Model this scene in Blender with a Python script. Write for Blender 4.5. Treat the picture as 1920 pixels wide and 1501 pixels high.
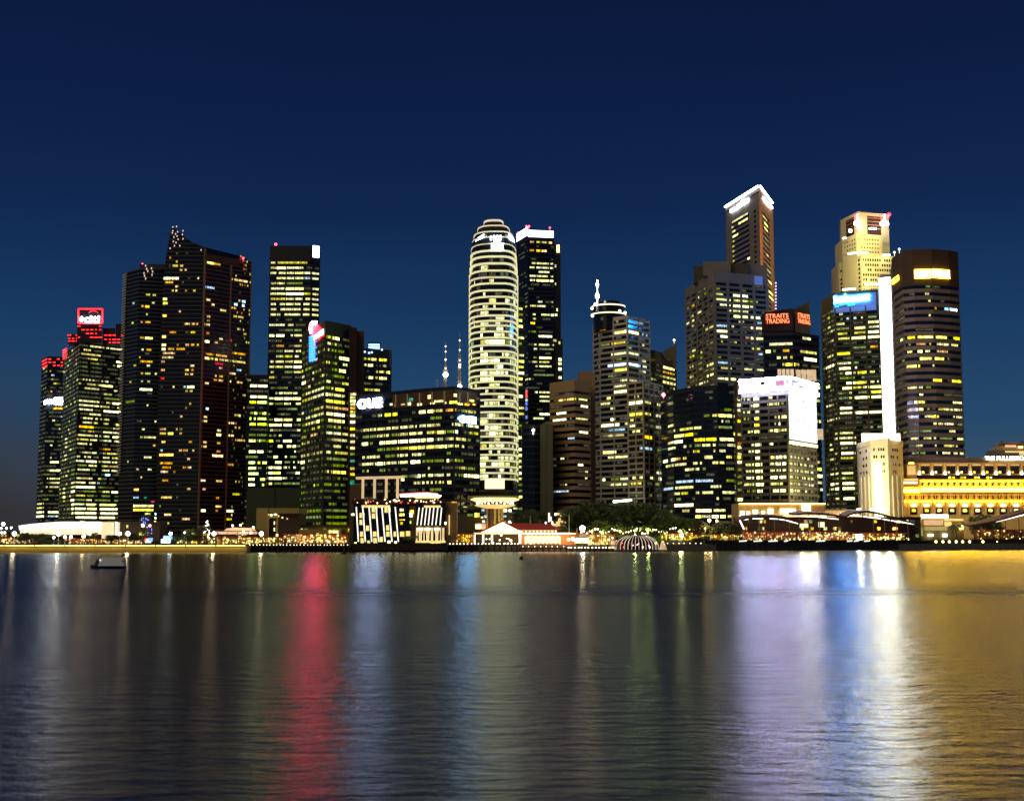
import bpy, bmesh, math, random, re
from mathutils import Vector, Matrix
for o in list(bpy.data.objects): bpy.data.objects.remove(o, do_unlink=True)
SC = bpy.context.scene
COL = SC.collection
random.seed(7)

# ------------------------------------------------------------------ camera, sky, exposure
F, CX, CY, CAMH = 2400.0, 960.0, 750.5, 8.0      # focal length in units of a 1920 px wide frame
TH = math.atan((1000.0 - CY) / F)                # horizon height in the frame
cam = bpy.data.objects.new('camera', bpy.data.cameras.new('camera'))
COL.objects.link(cam)
cam.location = (0, 0, CAMH)
cam.rotation_euler = (math.pi / 2 + TH, 0, 0)
cam.data.sensor_fit = 'HORIZONTAL'
cam.data.sensor_width = 36
cam.data.lens = 45
cam.data.clip_start = 0.5
cam.data.clip_end = 20000
SC.camera = cam
SC.view_settings.view_transform = 'Standard'
SC.view_settings.look = 'None'
SC.view_settings.exposure = 0
SC.view_settings.gamma = 1
SC.render.engine = 'CYCLES'
SC.cycles.use_denoising = True
SC.cycles.max_bounces = 5
SC.cycles.diffuse_bounces = 2
SC.cycles.glossy_bounces = 3
SC.cycles.sample_clamp_indirect = 8
SC.cycles.caustics_reflective = True

world = bpy.data.worlds.new('World'); SC.world = world; world.use_nodes = True
nt = world.node_tree; nt.nodes.clear()
def N(t, typ, **kw):
    n = t.nodes.new(typ)
    for k, v in kw.items():
        if k.startswith('i_'):
            key = k[2:]
            n.inputs[int(key) if key.isdigit() else key].default_value = v
        else: setattr(n, k, v)
    return n
def L(t, a, b): t.links.new(a, b)
def math_(t, op, a, b=None, c=None, clamp=False):
    n = t.nodes.new('ShaderNodeMath'); n.operation = op; n.use_clamp = clamp
    for i, v in enumerate((a, b, c)):
        if v is None: continue
        if isinstance(v, (int, float)): n.inputs[i].default_value = v
        else: t.links.new(v, n.inputs[i])
    return n.outputs[0]
tc = N(nt, 'ShaderNodeTexCoord'); sp = N(nt, 'ShaderNodeSeparateXYZ'); L(nt, tc.outputs['Generated'], sp.inputs[0])
rp = N(nt, 'ShaderNodeValToRGB'); L(nt, sp.outputs['Z'], rp.inputs[0])
cr = rp.color_ramp
stops = [(0.0, (.045, .060, .085)), (.035, (.045, .082, .130)), (.085, (.019, .067, .146)), (.165, (.0090, .040, .116)),
         (.245, (.0052, .0205, .077)), (.33, (.0038, .0125, .058)), (.42, (.0030, .0088, .042)), (1.0, (.002, .006, .03))]
while len(cr.elements) < len(stops): cr.elements.new(0.5)
for e, (p, c) in zip(cr.elements, stops): e.position = p; e.color = (*c, 1)
# brown city glow low in the left of the sky
gl = math_(nt, 'MULTIPLY', math_(nt, 'MULTIPLY_ADD', sp.outputs['X'], -4.5, -0.75, clamp=True),
           math_(nt, 'MULTIPLY_ADD', sp.outputs['Z'], -8.5, 1.15, clamp=True), clamp=True)
mx = N(nt, 'ShaderNodeMixRGB'); L(nt, gl, mx.inputs[0]); L(nt, rp.outputs[0], mx.inputs[1]); mx.inputs[2].default_value = (.030, .026, .028, 1)
bg = N(nt, 'ShaderNodeBackground'); L(nt, mx.outputs[0], bg.inputs[0]); bg.inputs[1].default_value = 1.0
sky = N(nt, 'ShaderNodeTexSky', sky_type='NISHITA', sun_disc=False)
sky.sun_elevation = math.radians(-5); sky.sun_rotation = math.radians(90)
bg2 = N(nt, 'ShaderNodeBackground'); L(nt, sky.outputs[0], bg2.inputs[0]); bg2.inputs[1].default_value = 0.05
mpp = N(nt, 'ShaderNodeMapping'); mpp.inputs['Scale'].default_value = (1.2, 1.2, 7); L(nt, tc.outputs['Generated'], mpp.inputs[0])
nzs = N(nt, 'ShaderNodeTexNoise'); nzs.inputs['Scale'].default_value = 2.2; nzs.inputs['Detail'].default_value = 5; L(nt, mpp.outputs[0], nzs.inputs['Vector'])
L(nt, math_(nt, 'MULTIPLY_ADD', nzs.outputs['Fac'], .30, .85), bg.inputs[1])      # faint uneven haze
ad = N(nt, 'ShaderNodeAddShader'); L(nt, bg.outputs[0], ad.inputs[0]); L(nt, bg2.outputs[0], ad.inputs[1])
wo = N(nt, 'ShaderNodeOutputWorld'); L(nt, ad.outputs[0], wo.inputs[0])

# added sun lamp standing in for city glow from behind the camera
sl = bpy.data.lights.new('city_glow_fill', 'SUN'); sl.energy = 0.62; sl.angle = math.radians(50); sl.color = (1.0, .80, .50)
so = bpy.data.objects.new('city_glow_fill', sl); COL.objects.link(so)
so.rotation_euler = (math.radians(50), 0, math.radians(-40))

# ------------------------------------------------------------------ pixel -> world
def ray(px, py):
    xr = (px - CX) / F; yr = (CY - py) / F
    return Vector((xr, math.cos(TH) - yr * math.sin(TH), math.sin(TH) + yr * math.cos(TH)))
def P(px, py, Y):
    d = ray(px, py); return Vector((0, 0, CAMH)) + d * (Y / d.y)
def PZ(px, py, Z):
    d = ray(px, py); return Vector((0, 0, CAMH)) + d * ((Z - CAMH) / d.z)

# ------------------------------------------------------------------ materials
MATS = {}
def new_mat(name):
    m = bpy.data.materials.new(name); m.use_nodes = True
    t = m.node_tree; b = t.nodes['Principled BSDF']; MATS[name] = m
    return m, t, b
def wall(name, col, rough=.75, var=.35, scale=.06, metal=0.0, spec=.3):
    """stained masonry / metal: large soft blotches plus fine grain"""
    m, t, b = new_mat(name)
    tc = N(t, 'ShaderNodeTexCoord'); mp = N(t, 'ShaderNodeMapping'); mp.inputs['Scale'].default_value = (1, 1, .35)
    L(t, tc.outputs['Object'], mp.inputs[0])
    n1 = N(t, 'ShaderNodeTexNoise'); n1.inputs['Scale'].default_value = scale; n1.inputs['Detail'].default_value = 6; L(t, mp.outputs[0], n1.inputs['Vector'])
    n2 = N(t, 'ShaderNodeTexNoise'); n2.inputs['Scale'].default_value = scale * 14; n2.inputs['Detail'].default_value = 3; L(t, mp.outputs[0], n2.inputs['Vector'])
    k = math_(t, 'ADD', math_(t, 'MULTIPLY', n1.outputs['Fac'], 1.3), math_(t, 'MULTIPLY', n2.outputs['Fac'], .7))
    k = math_(t, 'MULTIPLY_ADD', k, var, 1 - var)
    mxx = N(t, 'ShaderNodeMixRGB', blend_type='MULTIPLY'); mxx.inputs[0].default_value = 1
    mxx.inputs[1].default_value = (*col, 1); L(t, k, mxx.inputs[2])
    L(t, mxx.outputs[0], b.inputs['Base Color'])
    b.inputs['Roughness'].default_value = rough; b.inputs['Metallic'].default_value = metal
    b.inputs['Specular IOR Level'].default_value = spec
    return m
def glass(name, col, rough=.12):
    m, t, b = new_mat(name)
    tc = N(t, 'ShaderNodeTexCoord')
    n1 = N(t, 'ShaderNodeTexNoise'); n1.inputs['Scale'].default_value = .25; n1.inputs['Detail'].default_value = 4; L(t, tc.outputs['Object'], n1.inputs['Vector'])
    k = math_(t, 'MULTIPLY_ADD', n1.outputs['Fac'], 1.6, .2)
    mxx = N(t, 'ShaderNodeMixRGB', blend_type='MULTIPLY'); mxx.inputs[0].default_value = 1
    mxx.inputs[1].default_value = (*col, 1); L(t, k, mxx.inputs[2]); L(t, mxx.outputs[0], b.inputs['Base Color'])
    b.inputs['Roughness'].default_value = rough; b.inputs['Specular IOR Level'].default_value = .5
    bp = N(t, 'ShaderNodeBump'); bp.inputs['Strength'].default_value = .15; bp.inputs['Distance'].default_value = .3
    L(t, n1.outputs['Fac'], bp.inputs['Height']); L(t, bp.outputs[0], b.inputs['Normal'])
    return m
def win(name, col, s, bay=1.7, var=.75, mull=.3):
    """lit window: every bay between mullions shows its own brightness, blinds and furniture break it up"""
    m, t, b = new_mat(name)
    uv = N(t, 'ShaderNodeUVMap'); sx = N(t, 'ShaderNodeSeparateXYZ'); L(t, uv.outputs[0], sx.inputs[0])
    oi = N(t, 'ShaderNodeObjectInfo')
    ub = math_(t, 'DIVIDE', sx.outputs[0], bay)
    fl = math_(t, 'FLOOR', ub); fr = math_(t, 'FRACT', ub)
    wn = N(t, 'ShaderNodeTexWhiteNoise', noise_dimensions='1D'); L(t, math_(t, 'ADD', fl, math_(t, 'MULTIPLY', oi.outputs['Random'], 91.7)), wn.inputs['W'])
    pane = math_(t, 'MULTIPLY_ADD', wn.outputs['Value'], var, 1 - var * .6)
    cb = N(t, 'ShaderNodeCombineXYZ'); L(t, math_(t, 'MULTIPLY', sx.outputs[0], 1.1), cb.inputs[0]); L(t, math_(t, 'MULTIPLY', sx.outputs[1], 2.2), cb.inputs[1]); L(t, math_(t, 'MULTIPLY', oi.outputs['Random'], 37), cb.inputs[2])
    nz = N(t, 'ShaderNodeTexNoise'); nz.inputs['Scale'].default_value = 1.0; nz.inputs['Detail'].default_value = 2; L(t, cb.outputs[0], nz.inputs['Vector'])
    nn = math_(t, 'MULTIPLY_ADD', nz.outputs['Fac'], 3.2, -.75, clamp=False)
    nn = math_(t, 'MAXIMUM', nn, .18)
    ml = math_(t, 'MULTIPLY_ADD', math_(t, 'GREATER_THAN', fr, .14), 1 - mull, mull)
    st = math_(t, 'MULTIPLY', math_(t, 'MULTIPLY', pane, nn), math_(t, 'MULTIPLY', ml, s))
    hs = N(t, 'ShaderNodeHueSaturation'); hs.inputs['Color'].default_value = (*col, 1)
    L(t, math_(t, 'MULTIPLY_ADD', wn.outputs['Value'], .05, .475), hs.inputs['Hue'])
    L(t, math_(t, 'MULTIPLY_ADD', oi.outputs['Random'], .5, .8), hs.inputs['Saturation'])
    L(t, hs.outputs[0], b.inputs['Emission Color']); L(t, st, b.inputs['Emission Strength'])
    b.inputs['Base Color'].default_value = (.02, .02, .02, 1); b.inputs['Roughness'].default_value = .2
    m.cycles.emission_sampling = 'NONE'
    return m
def lamp(name, col, s, base=(.6, .6, .6), var=0.0, scale=.4):
    m, t, b = new_mat(name)
    b.inputs['Base Color'].default_value = (*base, 1); b.inputs['Roughness'].default_value = .4
    b.inputs['Emission Color'].default_value = (*col, 1); b.inputs['Emission Strength'].default_value = s
    if var:
        tc = N(t, 'ShaderNodeTexCoord'); nz = N(t, 'ShaderNodeTexNoise'); nz.inputs['Scale'].default_value = scale; nz.inputs['Detail'].default_value = 4
        L(t, tc.outputs['Object'], nz.inputs['Vector'])
        st = math_(t, 'MAXIMUM', math_(t, 'MULTIPLY_ADD', nz.outputs['Fac'], 3 * var * s, s * (1 - 1.5 * var)), s * .05)
        L(t, st, b.inputs['Emission Strength'])
    return m

WC = {'w': win('window_light', (1, .98, .42), 1.4), 'W': win('window_bright', (1, .985, .42), 3.6, var=.6), 'y': win('window_yellow', (1, .90, .22), 1.0),
      'Y': win('window_bright_yellow', (1, .93, .22), 2.2), 'o': win('window_orange', (1, .52, .13), 1.1), 'O': win('window_bright_orange', (1, .6, .13), 3.0),
      'b': win('window_blue', (.5, .78, 1), 1.3), 'B': win('window_bright_blue', (.45, .72, 1), 4), 'g': win('window_green', (.46, .64, .12), .55),
      'd': win('window_dim', (.50, .50, .26), .17), 'r': win('window_red', (1, .05, .05), 1.2), 'G': win('window_bright_green', (.74, 1, .16), 3.2), 'p': win('window_peach', (1, .72, .32), 1.5), 't': win('window_teal', (.1, .6, .4), .6)}
wall('concrete_grey', (.28, .25, .22)); wall('concrete_light', (.60, .52, .42)); wall('stone_pale', (.70, .63, .36)); wall('slab_olive', (.085, .080, .050)); wall('concrete_dark', (.12, .11, .075)); wall('stone_brown', (.42, .26, .12)); wall('stone_dark_brown', (.12, .08, .05))
wall('stone_pink', (.235, .165, .115)); wall('stone_olive', (.13, .125, .06)); wall('stone_cream', (.66, .56, .33)); wall('stone_gold', (.72, .50, .20))
wall('slab_maroon', (.24, .09, .06)); wall('metal_dark', (.045, .045, .045), rough=.45, metal=.5); wall('metal_grey', (.22, .22, .23), rough=.4, metal=.4); wall('wall_green', (.060, .080, .045))
wall('wall_navy', (.024, .028, .040), rough=.6, spec=.15); wall('wall_maroon', (.040, .017, .015)); wall('paint_white', (.75, .74, .70)); wall('roof_red', (.80, .07, .03))
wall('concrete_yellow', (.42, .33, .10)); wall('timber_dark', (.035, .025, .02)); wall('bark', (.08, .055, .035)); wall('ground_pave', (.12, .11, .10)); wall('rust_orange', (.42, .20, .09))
glass('glass_dark', (.012, .016, .016)); glass('glass_green', (.010, .024, .014)); glass('glass_blue', (.010, .018, .035)); glass('glass_brown', (.024, .017, .011)); glass('glass_black', (.006, .006, .008))
lamp('lamp_white', (1, .95, .8), 14); lamp('lamp_warm', (1, .75, .38), 9); lamp('lamp_gold', (1, .66, .2), 5); lamp('lamp_red', (1, .004, .012), 3); lamp('lamp_blue', (.12, .5, 1), 9)
lamp('sign_white', (.85, .92, 1), 32); lamp('sign_violet_white', (.50, .62, 1), 34)

# ------------------------------------------------------------------ mesh builder
class MB:
    def __init__(s): s.v = []; s.f = []; s.u = []; s.m = []
    def face(s, pts, uv=None, mi=0):
        i = len(s.v); s.v += [tuple(p) for p in pts]; s.f.append(tuple(range(i, i + len(pts))))
        s.u.append(uv or [(0, 0)] * len(pts)); s.m.append(mi)
    def prism(s, pts, z0, z1, mi=0):
        n = len(pts); i = len(s.v)
        s.v += [(p[0], p[1], z0) for p in pts] + [(p[0], p[1], z1) for p in pts]
        for k in range(n):
            j = (k + 1) % n; s.f.append((i + k, i + j, i + n + j, i + n + k)); w = (Vector(pts[j][:2]) - Vector(pts[k][:2])).length
            s.u.append([(0, 0), (w, 0), (w, 1), (0, 1)]); s.m.append(mi)
        s.f.append(tuple(range(i + n - 1, i - 1, -1))); s.u.append([(0, 0)] * n); s.m.append(mi)
        s.f.append(tuple(range(i + n, i + 2 * n))); s.u.append([(0, 0)] * n); s.m.append(mi)
    def hull8(s, a, mi=0):
        """box from 8 points: 4 bottom, 4 top"""
        i = len(s.v); s.v += [tuple(p) for p in a]
        for q in ((0, 1, 5, 4), (1, 2, 6, 5), (2, 3, 7, 6), (3, 0, 4, 7), (3, 2, 1, 0), (4, 5, 6, 7)):
            s.f.append(tuple(i + k for k in q)); w = (Vector(a[q[1]]) - Vector(a[q[0]])).length
            s.u.append([(0, 0), (w, 0), (w, 1), (0, 1)]); s.m.append(mi)
    def box(s, c, sx, sy, sz, rz=0, mi=0):
        """c = centre of the bottom"""
        ux = Vector((math.cos(rz), math.sin(rz), 0)) * sx / 2; uy = Vector((-math.sin(rz), math.cos(rz), 0)) * sy / 2; c = Vector(c)
        lo = [c - ux - uy, c + ux - uy, c + ux + uy, c - ux + uy]; s.hull8(lo + [p + Vector((0, 0, sz)) for p in lo], mi)
    def bar(s, p, q, w, h, mi=0):
        p = Vector(p); q = Vector(q); d = (q - p).normalized(); up = Vector((0, 0, 1)) if abs(d.z) < .95 else Vector((0, 1, 0))
        a = d.cross(up).normalized() * w / 2; b = a.cross(d).normalized() * h / 2
        lo = [p - a - b, p + a - b, p + a + b, p - a + b]; s.hull8(lo + [x + (q - p) for x in lo], mi)
    def tube(s, p, q, r, r2=None, n=8, mi=0):
        p = Vector(p); q = Vector(q); r2 = r if r2 is None else r2; d = (q - p).normalized(); up = Vector((0, 0, 1)) if abs(d.z) < .95 else Vector((0, 1, 0))
        a = d.cross(up).normalized(); b = a.cross(d); i = len(s.v)
        for c, rr in ((p, r), (q, r2)):
            for k in range(n): t = 2 * math.pi * k / n; s.v.append(tuple(c + (a * math.cos(t) + b * math.sin(t)) * rr))
        for k in range(n):
            j = (k + 1) % n; s.f.append((i + k, i + j, i + n + j, i + n + k)); s.u.append([(0, 0)] * 4); s.m.append(mi)
        s.f.append(tuple(range(i + n - 1, i - 1, -1))); s.u.append([(0, 0)] * n); s.m.append(mi); s.f.append(tuple(range(i + n, i + 2 * n))); s.u.append([(0, 0)] * n); s.m.append(mi)
    def lathe(s, c, prof, n=16, mi=0, sq=1.0):
        c = Vector(c); i = len(s.v)
        for r, z in prof:
            for k in range(n): t = 2 * math.pi * k / n; s.v.append((c.x + r * math.cos(t), c.y + r * math.sin(t) * sq, c.z + z))
        for a in range(len(prof) - 1):
            for k in range(n):
                j = (k + 1) % n; s.f.append((i + a * n + k, i + a * n + j, i + (a + 1) * n + j, i + (a + 1) * n + k)); s.u.append([(0, 0)] * 4); s.m.append(mi)
        s.f.append(tuple(range(i + n - 1, i - 1, -1))); s.u.append([(0, 0)] * n); s.m.append(mi)
        e = i + (len(prof) - 1) * n; s.f.append(tuple(range(e, e + n))); s.u.append([(0, 0)] * n); s.m.append(mi)
    def ball(s, c, r, n=8, mi=0):
        s.lathe(c, [(max(.001, r * math.sin(math.pi * k / 6)), -r * math.cos(math.pi * k / 6)) for k in range(7)], n, mi)
    def build(s, name, mat, parent=None, fix=True, smooth=False):
        me = bpy.data.meshes.new(name); me.from_pydata(s.v, [], s.f)
        ul = me.uv_layers.new(name='UVMap'); flat = [c for f in s.u for p in f for c in p]; ul.data.foreach_set('uv', flat)
        for mm in (mat if isinstance(mat, (list, tuple)) else [mat]): me.materials.append(MATS[mm] if isinstance(mm, str) else mm)
        me.polygons.foreach_set('material_index', s.m)
        if fix and len(s.f) > 1:
            bm = bmesh.new(); bm.from_mesh(me); bmesh.ops.recalc_face_normals(bm, faces=bm.faces); bm.to_mesh(me); bm.free()
        if smooth: me.polygons.foreach_set('use_smooth', [True] * len(me.polygons))
        o = bpy.data.objects.new(name, me); COL.objects.link(o); adopt(o, parent); return o
def adopt(o, parent):
    if parent is not None:
        o.parent = parent; o.matrix_parent_inverse = ROOTW[parent.name] if parent.name in ROOTW else Matrix.Identity(4)
ROOTW = {}
def thing(name, label, cat, loc, group=None):
    o = bpy.data.objects.new(name, None); COL.objects.link(o); o.location = loc; o.empty_display_size = 2
    o['label'] = label; o['category'] = cat
    if group: o['group'] = group
    ROOTW[o.name] = Matrix.Translation(-Vector(loc)); return o
def tag(o, label, cat, group=None):
    o['label'] = label; o['category'] = cat
    if group: o['group'] = group
    return o
def struct(o, kind='structure'): o['kind'] = kind; return o
def offset(pts, d):
    n = len(pts); out = []
    for i in range(n):
        a = Vector(pts[i - 1][:2]); b = Vector(pts[i][:2]); c = Vector(pts[(i + 1) % n][:2])
        e1 = (b - a).normalized(); e2 = (c - b).normalized(); n1 = Vector((e1.y, -e1.x)); n2 = Vector((e2.y, -e2.x))
        m = (n1 + n2); k = m.length_squared
        m = m * (2 * d / k) if k > .2 else n1 * d
        out.append(b + m)
    return out

# ------------------------------------------------------------------ high-rise builder
class Tower:
    """corners: left to right, (px, py) of the roof corner at the common roof height, or (px, py, Y)"""
    def __init__(s, name, label, cat, corners, ref, Y, fh=3.9, sp=.45, wallm='concrete_grey', glassm='glass_dark', spec='', base=3.0, depth=32, pier=0, pw=.5,
                 parapet=2.0, hw=None, fill=0, fillc='dg', top=None, band=True, group=None, bandmat=None, z_low=None, bandout=.35, seed=1, back=None):
        s.rnd = random.Random(seed * 77 + int(corners[0][0])); s.fh = fh
        rc = corners[ref]; s.zt = P(rc[0], rc[1], Y).z; s.base = base
        pts = []
        for i, c in enumerate(corners):
            p = P(c[0], c[1], c[2]) if len(c) > 2 else (P(c[0], c[1], Y) if i == ref else PZ(c[0], c[1], s.zt))
            pts.append(Vector((p.x, p.y)))
        s.front = pts
        a, b = pts[-1], pts[0]
        s.foot = pts + [Vector((a.x * 1.0 + a.x * depth / a.y * .9, a.y + depth)), Vector((b.x + b.x * depth / b.y * .9, b.y + depth))]
        if b.x < 0: s.foot[-1] = Vector((b.x + b.x * depth / b.y * .98 + .5, b.y + depth))
        m = sum(s.foot, Vector((0, 0))) / len(s.foot)
        s.root = thing(name, label, cat, (m.x, m.y, base), group)
        core = MB(); core.prism(s.foot, base, s.zt - .4); core.build('curtain_wall', glassm, s.root)
        w = MB(); s.hw = hw or (1 - sp) * .92
        s.nf = int((s.zt - parapet - base) / fh); s.z1 = s.zt - parapet
        if top:
            pm = MB(); pm.prism(offset(s.foot, bandout), s.z1, s.zt); pm.build('parapet', top, s.root)
        else: w.prism(offset(s.foot, bandout), s.z1, s.zt)
        zl = base if z_low is None else z_low
        if band:
            for k in range(s.nf + 1):
                zc = s.z1 - (k + 1) * fh
                if zc < zl: break
                w.prism(offset(s.foot, bandout), zc, zc + sp * fh)
        if pier:
            for a, b in zip(pts[:-1], pts[1:]):
                ln = (b - a).length; n = max(1, round(ln / pier)); rz = math.atan2((b - a).y, (b - a).x)
                for i in range(n + 1):
                    c = a.lerp(b, i / n); w.box((c.x, c.y, zl), pw, 1.1, s.z1 - zl, rz)
        w.build('wall', wallm, s.root)
        s.pool = []; s.used = set()
        s.read(spec)
        if fill: s.random_fill(fill, fillc); s.random_fill(min(.5, fill * 1.6 + .03), 'd', 1, 4)
    def face(s, i): return s.front[i], s.front[i + 1]
    def hit(s, i, px, py, off=0.0):
        a, b = s.face(i); d = (b - a); n = Vector((d.y, -d.x)).normalized(); a = a + n * off
        r = ray(px, py); den = r.x * n.x + r.y * n.y
        if abs(den) < 1e-6: return None
        t = (a.x * n.x + a.y * n.y) / den
        p = Vector((0, 0, CAMH)) + r * t
        return (Vector((p.x, p.y)) - a).dot(d) / d.length_squared, p.z
    def read(s, spec):
        for row in spec.split(';'):
            tk = row.split()
            if not tk: continue
            y0 = float(tk[0])
            for t in tk[1:]:
                m = re.match(r'([\d.]+)-([\d.]+)([a-zA-Z])(?:@([\d.]+))?$', t)
                x0, x1, c = float(m[1]), float(m[2]), m[3]; y = float(m[4]) if m[4] else y0
                s.run(x0, x1, y, c)
    def run(s, x0, x1, y, c):
        for i in range(len(s.front) - 1):
            ss = []; zz = []
            for k in range(9):
                h = s.hit(i, x0 + (x1 - x0) * k / 8, y)
                if h and -.01 <= h[0] <= 1.01: ss.append(h[0]); zz.append(h[1])
            if len(ss) < 2: continue
            ln = (s.face(i)[1] - s.face(i)[0]).length
            if (max(ss) - min(ss)) * ln < .5: continue
            z = sum(zz) / len(zz); k = math.floor((s.z1 - z) / s.fh)
            if k < 0 or k > s.nf: continue
            s.add(i, max(0, min(ss)), min(1, max(ss)), k, c)
    def add(s, i, s0, s1, k, c):
        ln = (s.face(i)[1] - s.face(i)[0]).length
        for q in range(int(s0 * ln / 2.5), int(s1 * ln / 2.5) + 1): s.used.add((i, q, k))
        s.pool.append((i, s0, s1, k, c))
    def random_fill(s, p, cs, smin=1, smax=3):
        for i in range(len(s.front) - 1):
            ln = (s.face(i)[1] - s.face(i)[0]).length; n = max(1, int(ln / 2.5))
            for k in range(s.nf):
                q = 0
                while q < n:
                    if s.rnd.random() < p and (i, q, k) not in s.used:
                        w = s.rnd.randint(smin, smax); s.pool.append((i, q / n, min(1, (q + w - .15) / n), k, s.rnd.choice(cs))); q += w
                    q += 1
    def quad_on(s, mb, i, s0, s1, z0, z1, off, th=.12, mi=0):
        a, b = s.face(i); d = b - a; n = Vector((d.y, -d.x)).normalized(); ln = d.length
        p = a + d * s0 + n * (off - th); q = a + d * s1 + n * (off - th); p2 = a + d * s0 + n * off; q2 = a + d * s1 + n * off
        V = lambda v, z: (v.x, v.y, z)
        uv = [(s0 * ln, 0), (s1 * ln, 0), (s1 * ln, 1), (s0 * ln, 1)]
        mb.face([V(p2, z0), V(q2, z0), V(q2, z1), V(p2, z1)], uv, mi)
        for f in ([V(p, z0), V(p2, z0), V(p2, z1), V(p, z1)], [V(q2, z0), V(q, z0), V(q, z1), V(q2, z1)], [V(p2, z1), V(q2, z1), V(q, z1), V(p, z1)], [V(p, z0), V(q, z0), V(q2, z0), V(p2, z0)],
                  [V(q, z0), V(p, z0), V(p, z1), V(q, z1)]): mb.face(f, uv, mi)
    def finish(s, limit=100):
        lst = []
        for (i, s0, s1, k, c) in s.pool:
            ln = (s.face(i)[1] - s.face(i)[0]).length
            h = s.hw * s.fh * (.84 if c in 'WYOBG' else .70)
            zt = s.z1 - k * s.fh - .06 * s.fh; lst.append(((s1 - s0) * ln * (1.5 if c in 'WYOBG' else 1) * (.3 if c in 'dg' else 1), i, s0, s1, zt - h, zt, c))
        lst.sort(key=lambda e: -e[0])
        for e in lst[:limit]:
            mb = MB(); s.quad_on(mb, e[1], e[2], e[3], e[4], e[5], .14); mb.build('window', WC[e[6]], s.root, fix=False)
        rest = lst[limit:]
        if rest:
            mb = MB(); keys = sorted(set(e[6] for e in rest)); ix = {k: i for i, k in enumerate(keys)}
            for e in rest: s.quad_on(mb, e[1], e[2], e[3], e[4], e[5], .14, mi=ix[e[6]])
            o = mb.build('small_windows', [WC[k] for k in keys], s.root, fix=False); o['kind'] = 'stuff'
        return s
    def rect(s, i, px0, px1, py0, py1):
        pm = (px0 + px1) / 2
        a = s.hit(i, px0, (py0 + py1) / 2); b = s.hit(i, px1, (py0 + py1) / 2); t = s.hit(i, pm, py0); u = s.hit(i, pm, py1)
        return a[0], b[0], u[1], t[1]
    def panel(s, i, px0, px1, py0, py1, mat, name, off=.6, th=.5):
        s0, s1, z0, z1 = s.rect(i, px0, px1, py0, py1)
        mb = MB(); s.quad_on(mb, i, s0, s1, z0, z1, off, th); return mb.build(name, mat, s.root)
    def text(s, i, txt, px0, px1, py0, py1, mat, name='sign', off=.7, bold=.02, parent=None, tilt=0):
        s0, s1, z0, z1 = s.rect(i, px0, px1, py0, py1)
        a, b = s.face(i); d = b - a; n = Vector((d.y, -d.x)).normalized(); c = a + d * ((s0 + s1) / 2) + n * off
        return put_text(txt, Vector((c.x, c.y, (z0 + z1) / 2)), Vector((d.x, d.y, 0)).normalized(), abs(s1 - s0) * d.length, z1 - z0, mat, name, parent or s.root, bold, tilt)
    def roof_box(s, px0, px1, py0, mat, name='roof_block', depth=14, dy=4, Y=None, py1=None):
        Y = Y or s.front[len(s.front) // 2].y + dy
        a = P(px0, py0, Y); b = P(px1, py0, Y); zl = s.zt - .5 if py1 is None else P(px0, py1, Y).z
        mb = MB(); k = (Y + depth) / Y
        mb.prism([(a.x, Y), (b.x, Y), (b.x * k, Y + depth), (a.x * k, Y + depth)], zl, a.z); return mb.build(name, mat, s.root)
def put_text(txt, c, ux, w, h, mat, name, parent, bold=.02, tilt=0):
    cu = bpy.data.curves.new(name, 'FONT'); cu.body = txt; cu.size = 1; cu.align_x = 'CENTER'; cu.align_y = 'CENTER'; cu.extrude = .12; cu.offset = bold; cu.resolution_u = 3
    cu.space_line = .8
    t0 = bpy.data.objects.new('tmp', cu); COL.objects.link(t0); bpy.context.view_layer.update()
    me = bpy.data.meshes.new_from_object(t0.evaluated_get(bpy.context.evaluated_depsgraph_get())); bpy.data.objects.remove(t0)
    xs = [v.co.x for v in me.vertices]; ys = [v.co.y for v in me.vertices]; x0, x1, y0, y1 = min(xs), max(xs), min(ys), max(ys)
    up = Vector((0, 0, 1)); nz = ux.cross(up)
    kx = w / (x1 - x0); ky = h / (y1 - y0)
    for v in me.vertices:
        X = (v.co.x - (x0 + x1) / 2) * kx; Yv = (v.co.y - (y0 + y1) / 2) * ky
        v.co = c + ux * X + up * (Yv + tilt * X) + nz * v.co.z * 2
    me.materials.clear(); me.materials.append(MATS[mat])
    o = bpy.data.objects.new(name, me); COL.objects.link(o); adopt(o, parent); return o

# ================================================================== THE TOWERS
# window lists read "floor height in the frame, then lit stretches of that floor"; every stretch is snapped to a real floor of the facade plane
lamp('red_lamp_small', (1, .05, .10), 6)
def beacon(root, p, r=.9, mat='red_lamp_small', name='beacon_lamp'):
    mb = MB(); mb.tube(Vector(p) - Vector((0, 0, 2.5)), p, .12); mb.ball(p, r); mb.build(name, mat, root)

# ---- low tower with the red louvred crown at the far left
T = Tower('office_tower', 'dark office tower with a red lit crown, leftmost of the skyline', 'office tower', [(79, 674), (90, 668), (125, 669)], 1, 1200, fh=3.9, sp=.42,
          wallm='wall_navy', glassm='glass_blue', parapet=9, fill=.2, fillc='ddg', seed=1, spec='''
695 81-83w 93-96o 118-122w;703 96-102b;712 96-100o;717 87-89d 106-114d;724 100-109y 117-121d;734 95-98o 83-93d;768 100-123O;780 114-117b;787 98-103w 106-109d;804 110-113w;
818 103-108d;827 117-120w;834 94-98w 109-114g;850 101-105d;858 94-97w 102-106d 116-119d;866 94-110W 113-118d;870 78-84d;882 93-118W;885 75-86d;899 88-90w 93-117w;906 93-117w;914 86-89w 93-116y 80-83d;
926 91-98g;934 70-80d;942 92-110d;945 68-82w;952 68-82w 100-116d;958 90-114W;962 67-82W;967 104-118w;971 68-82W 90-118b''').finish()
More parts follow.
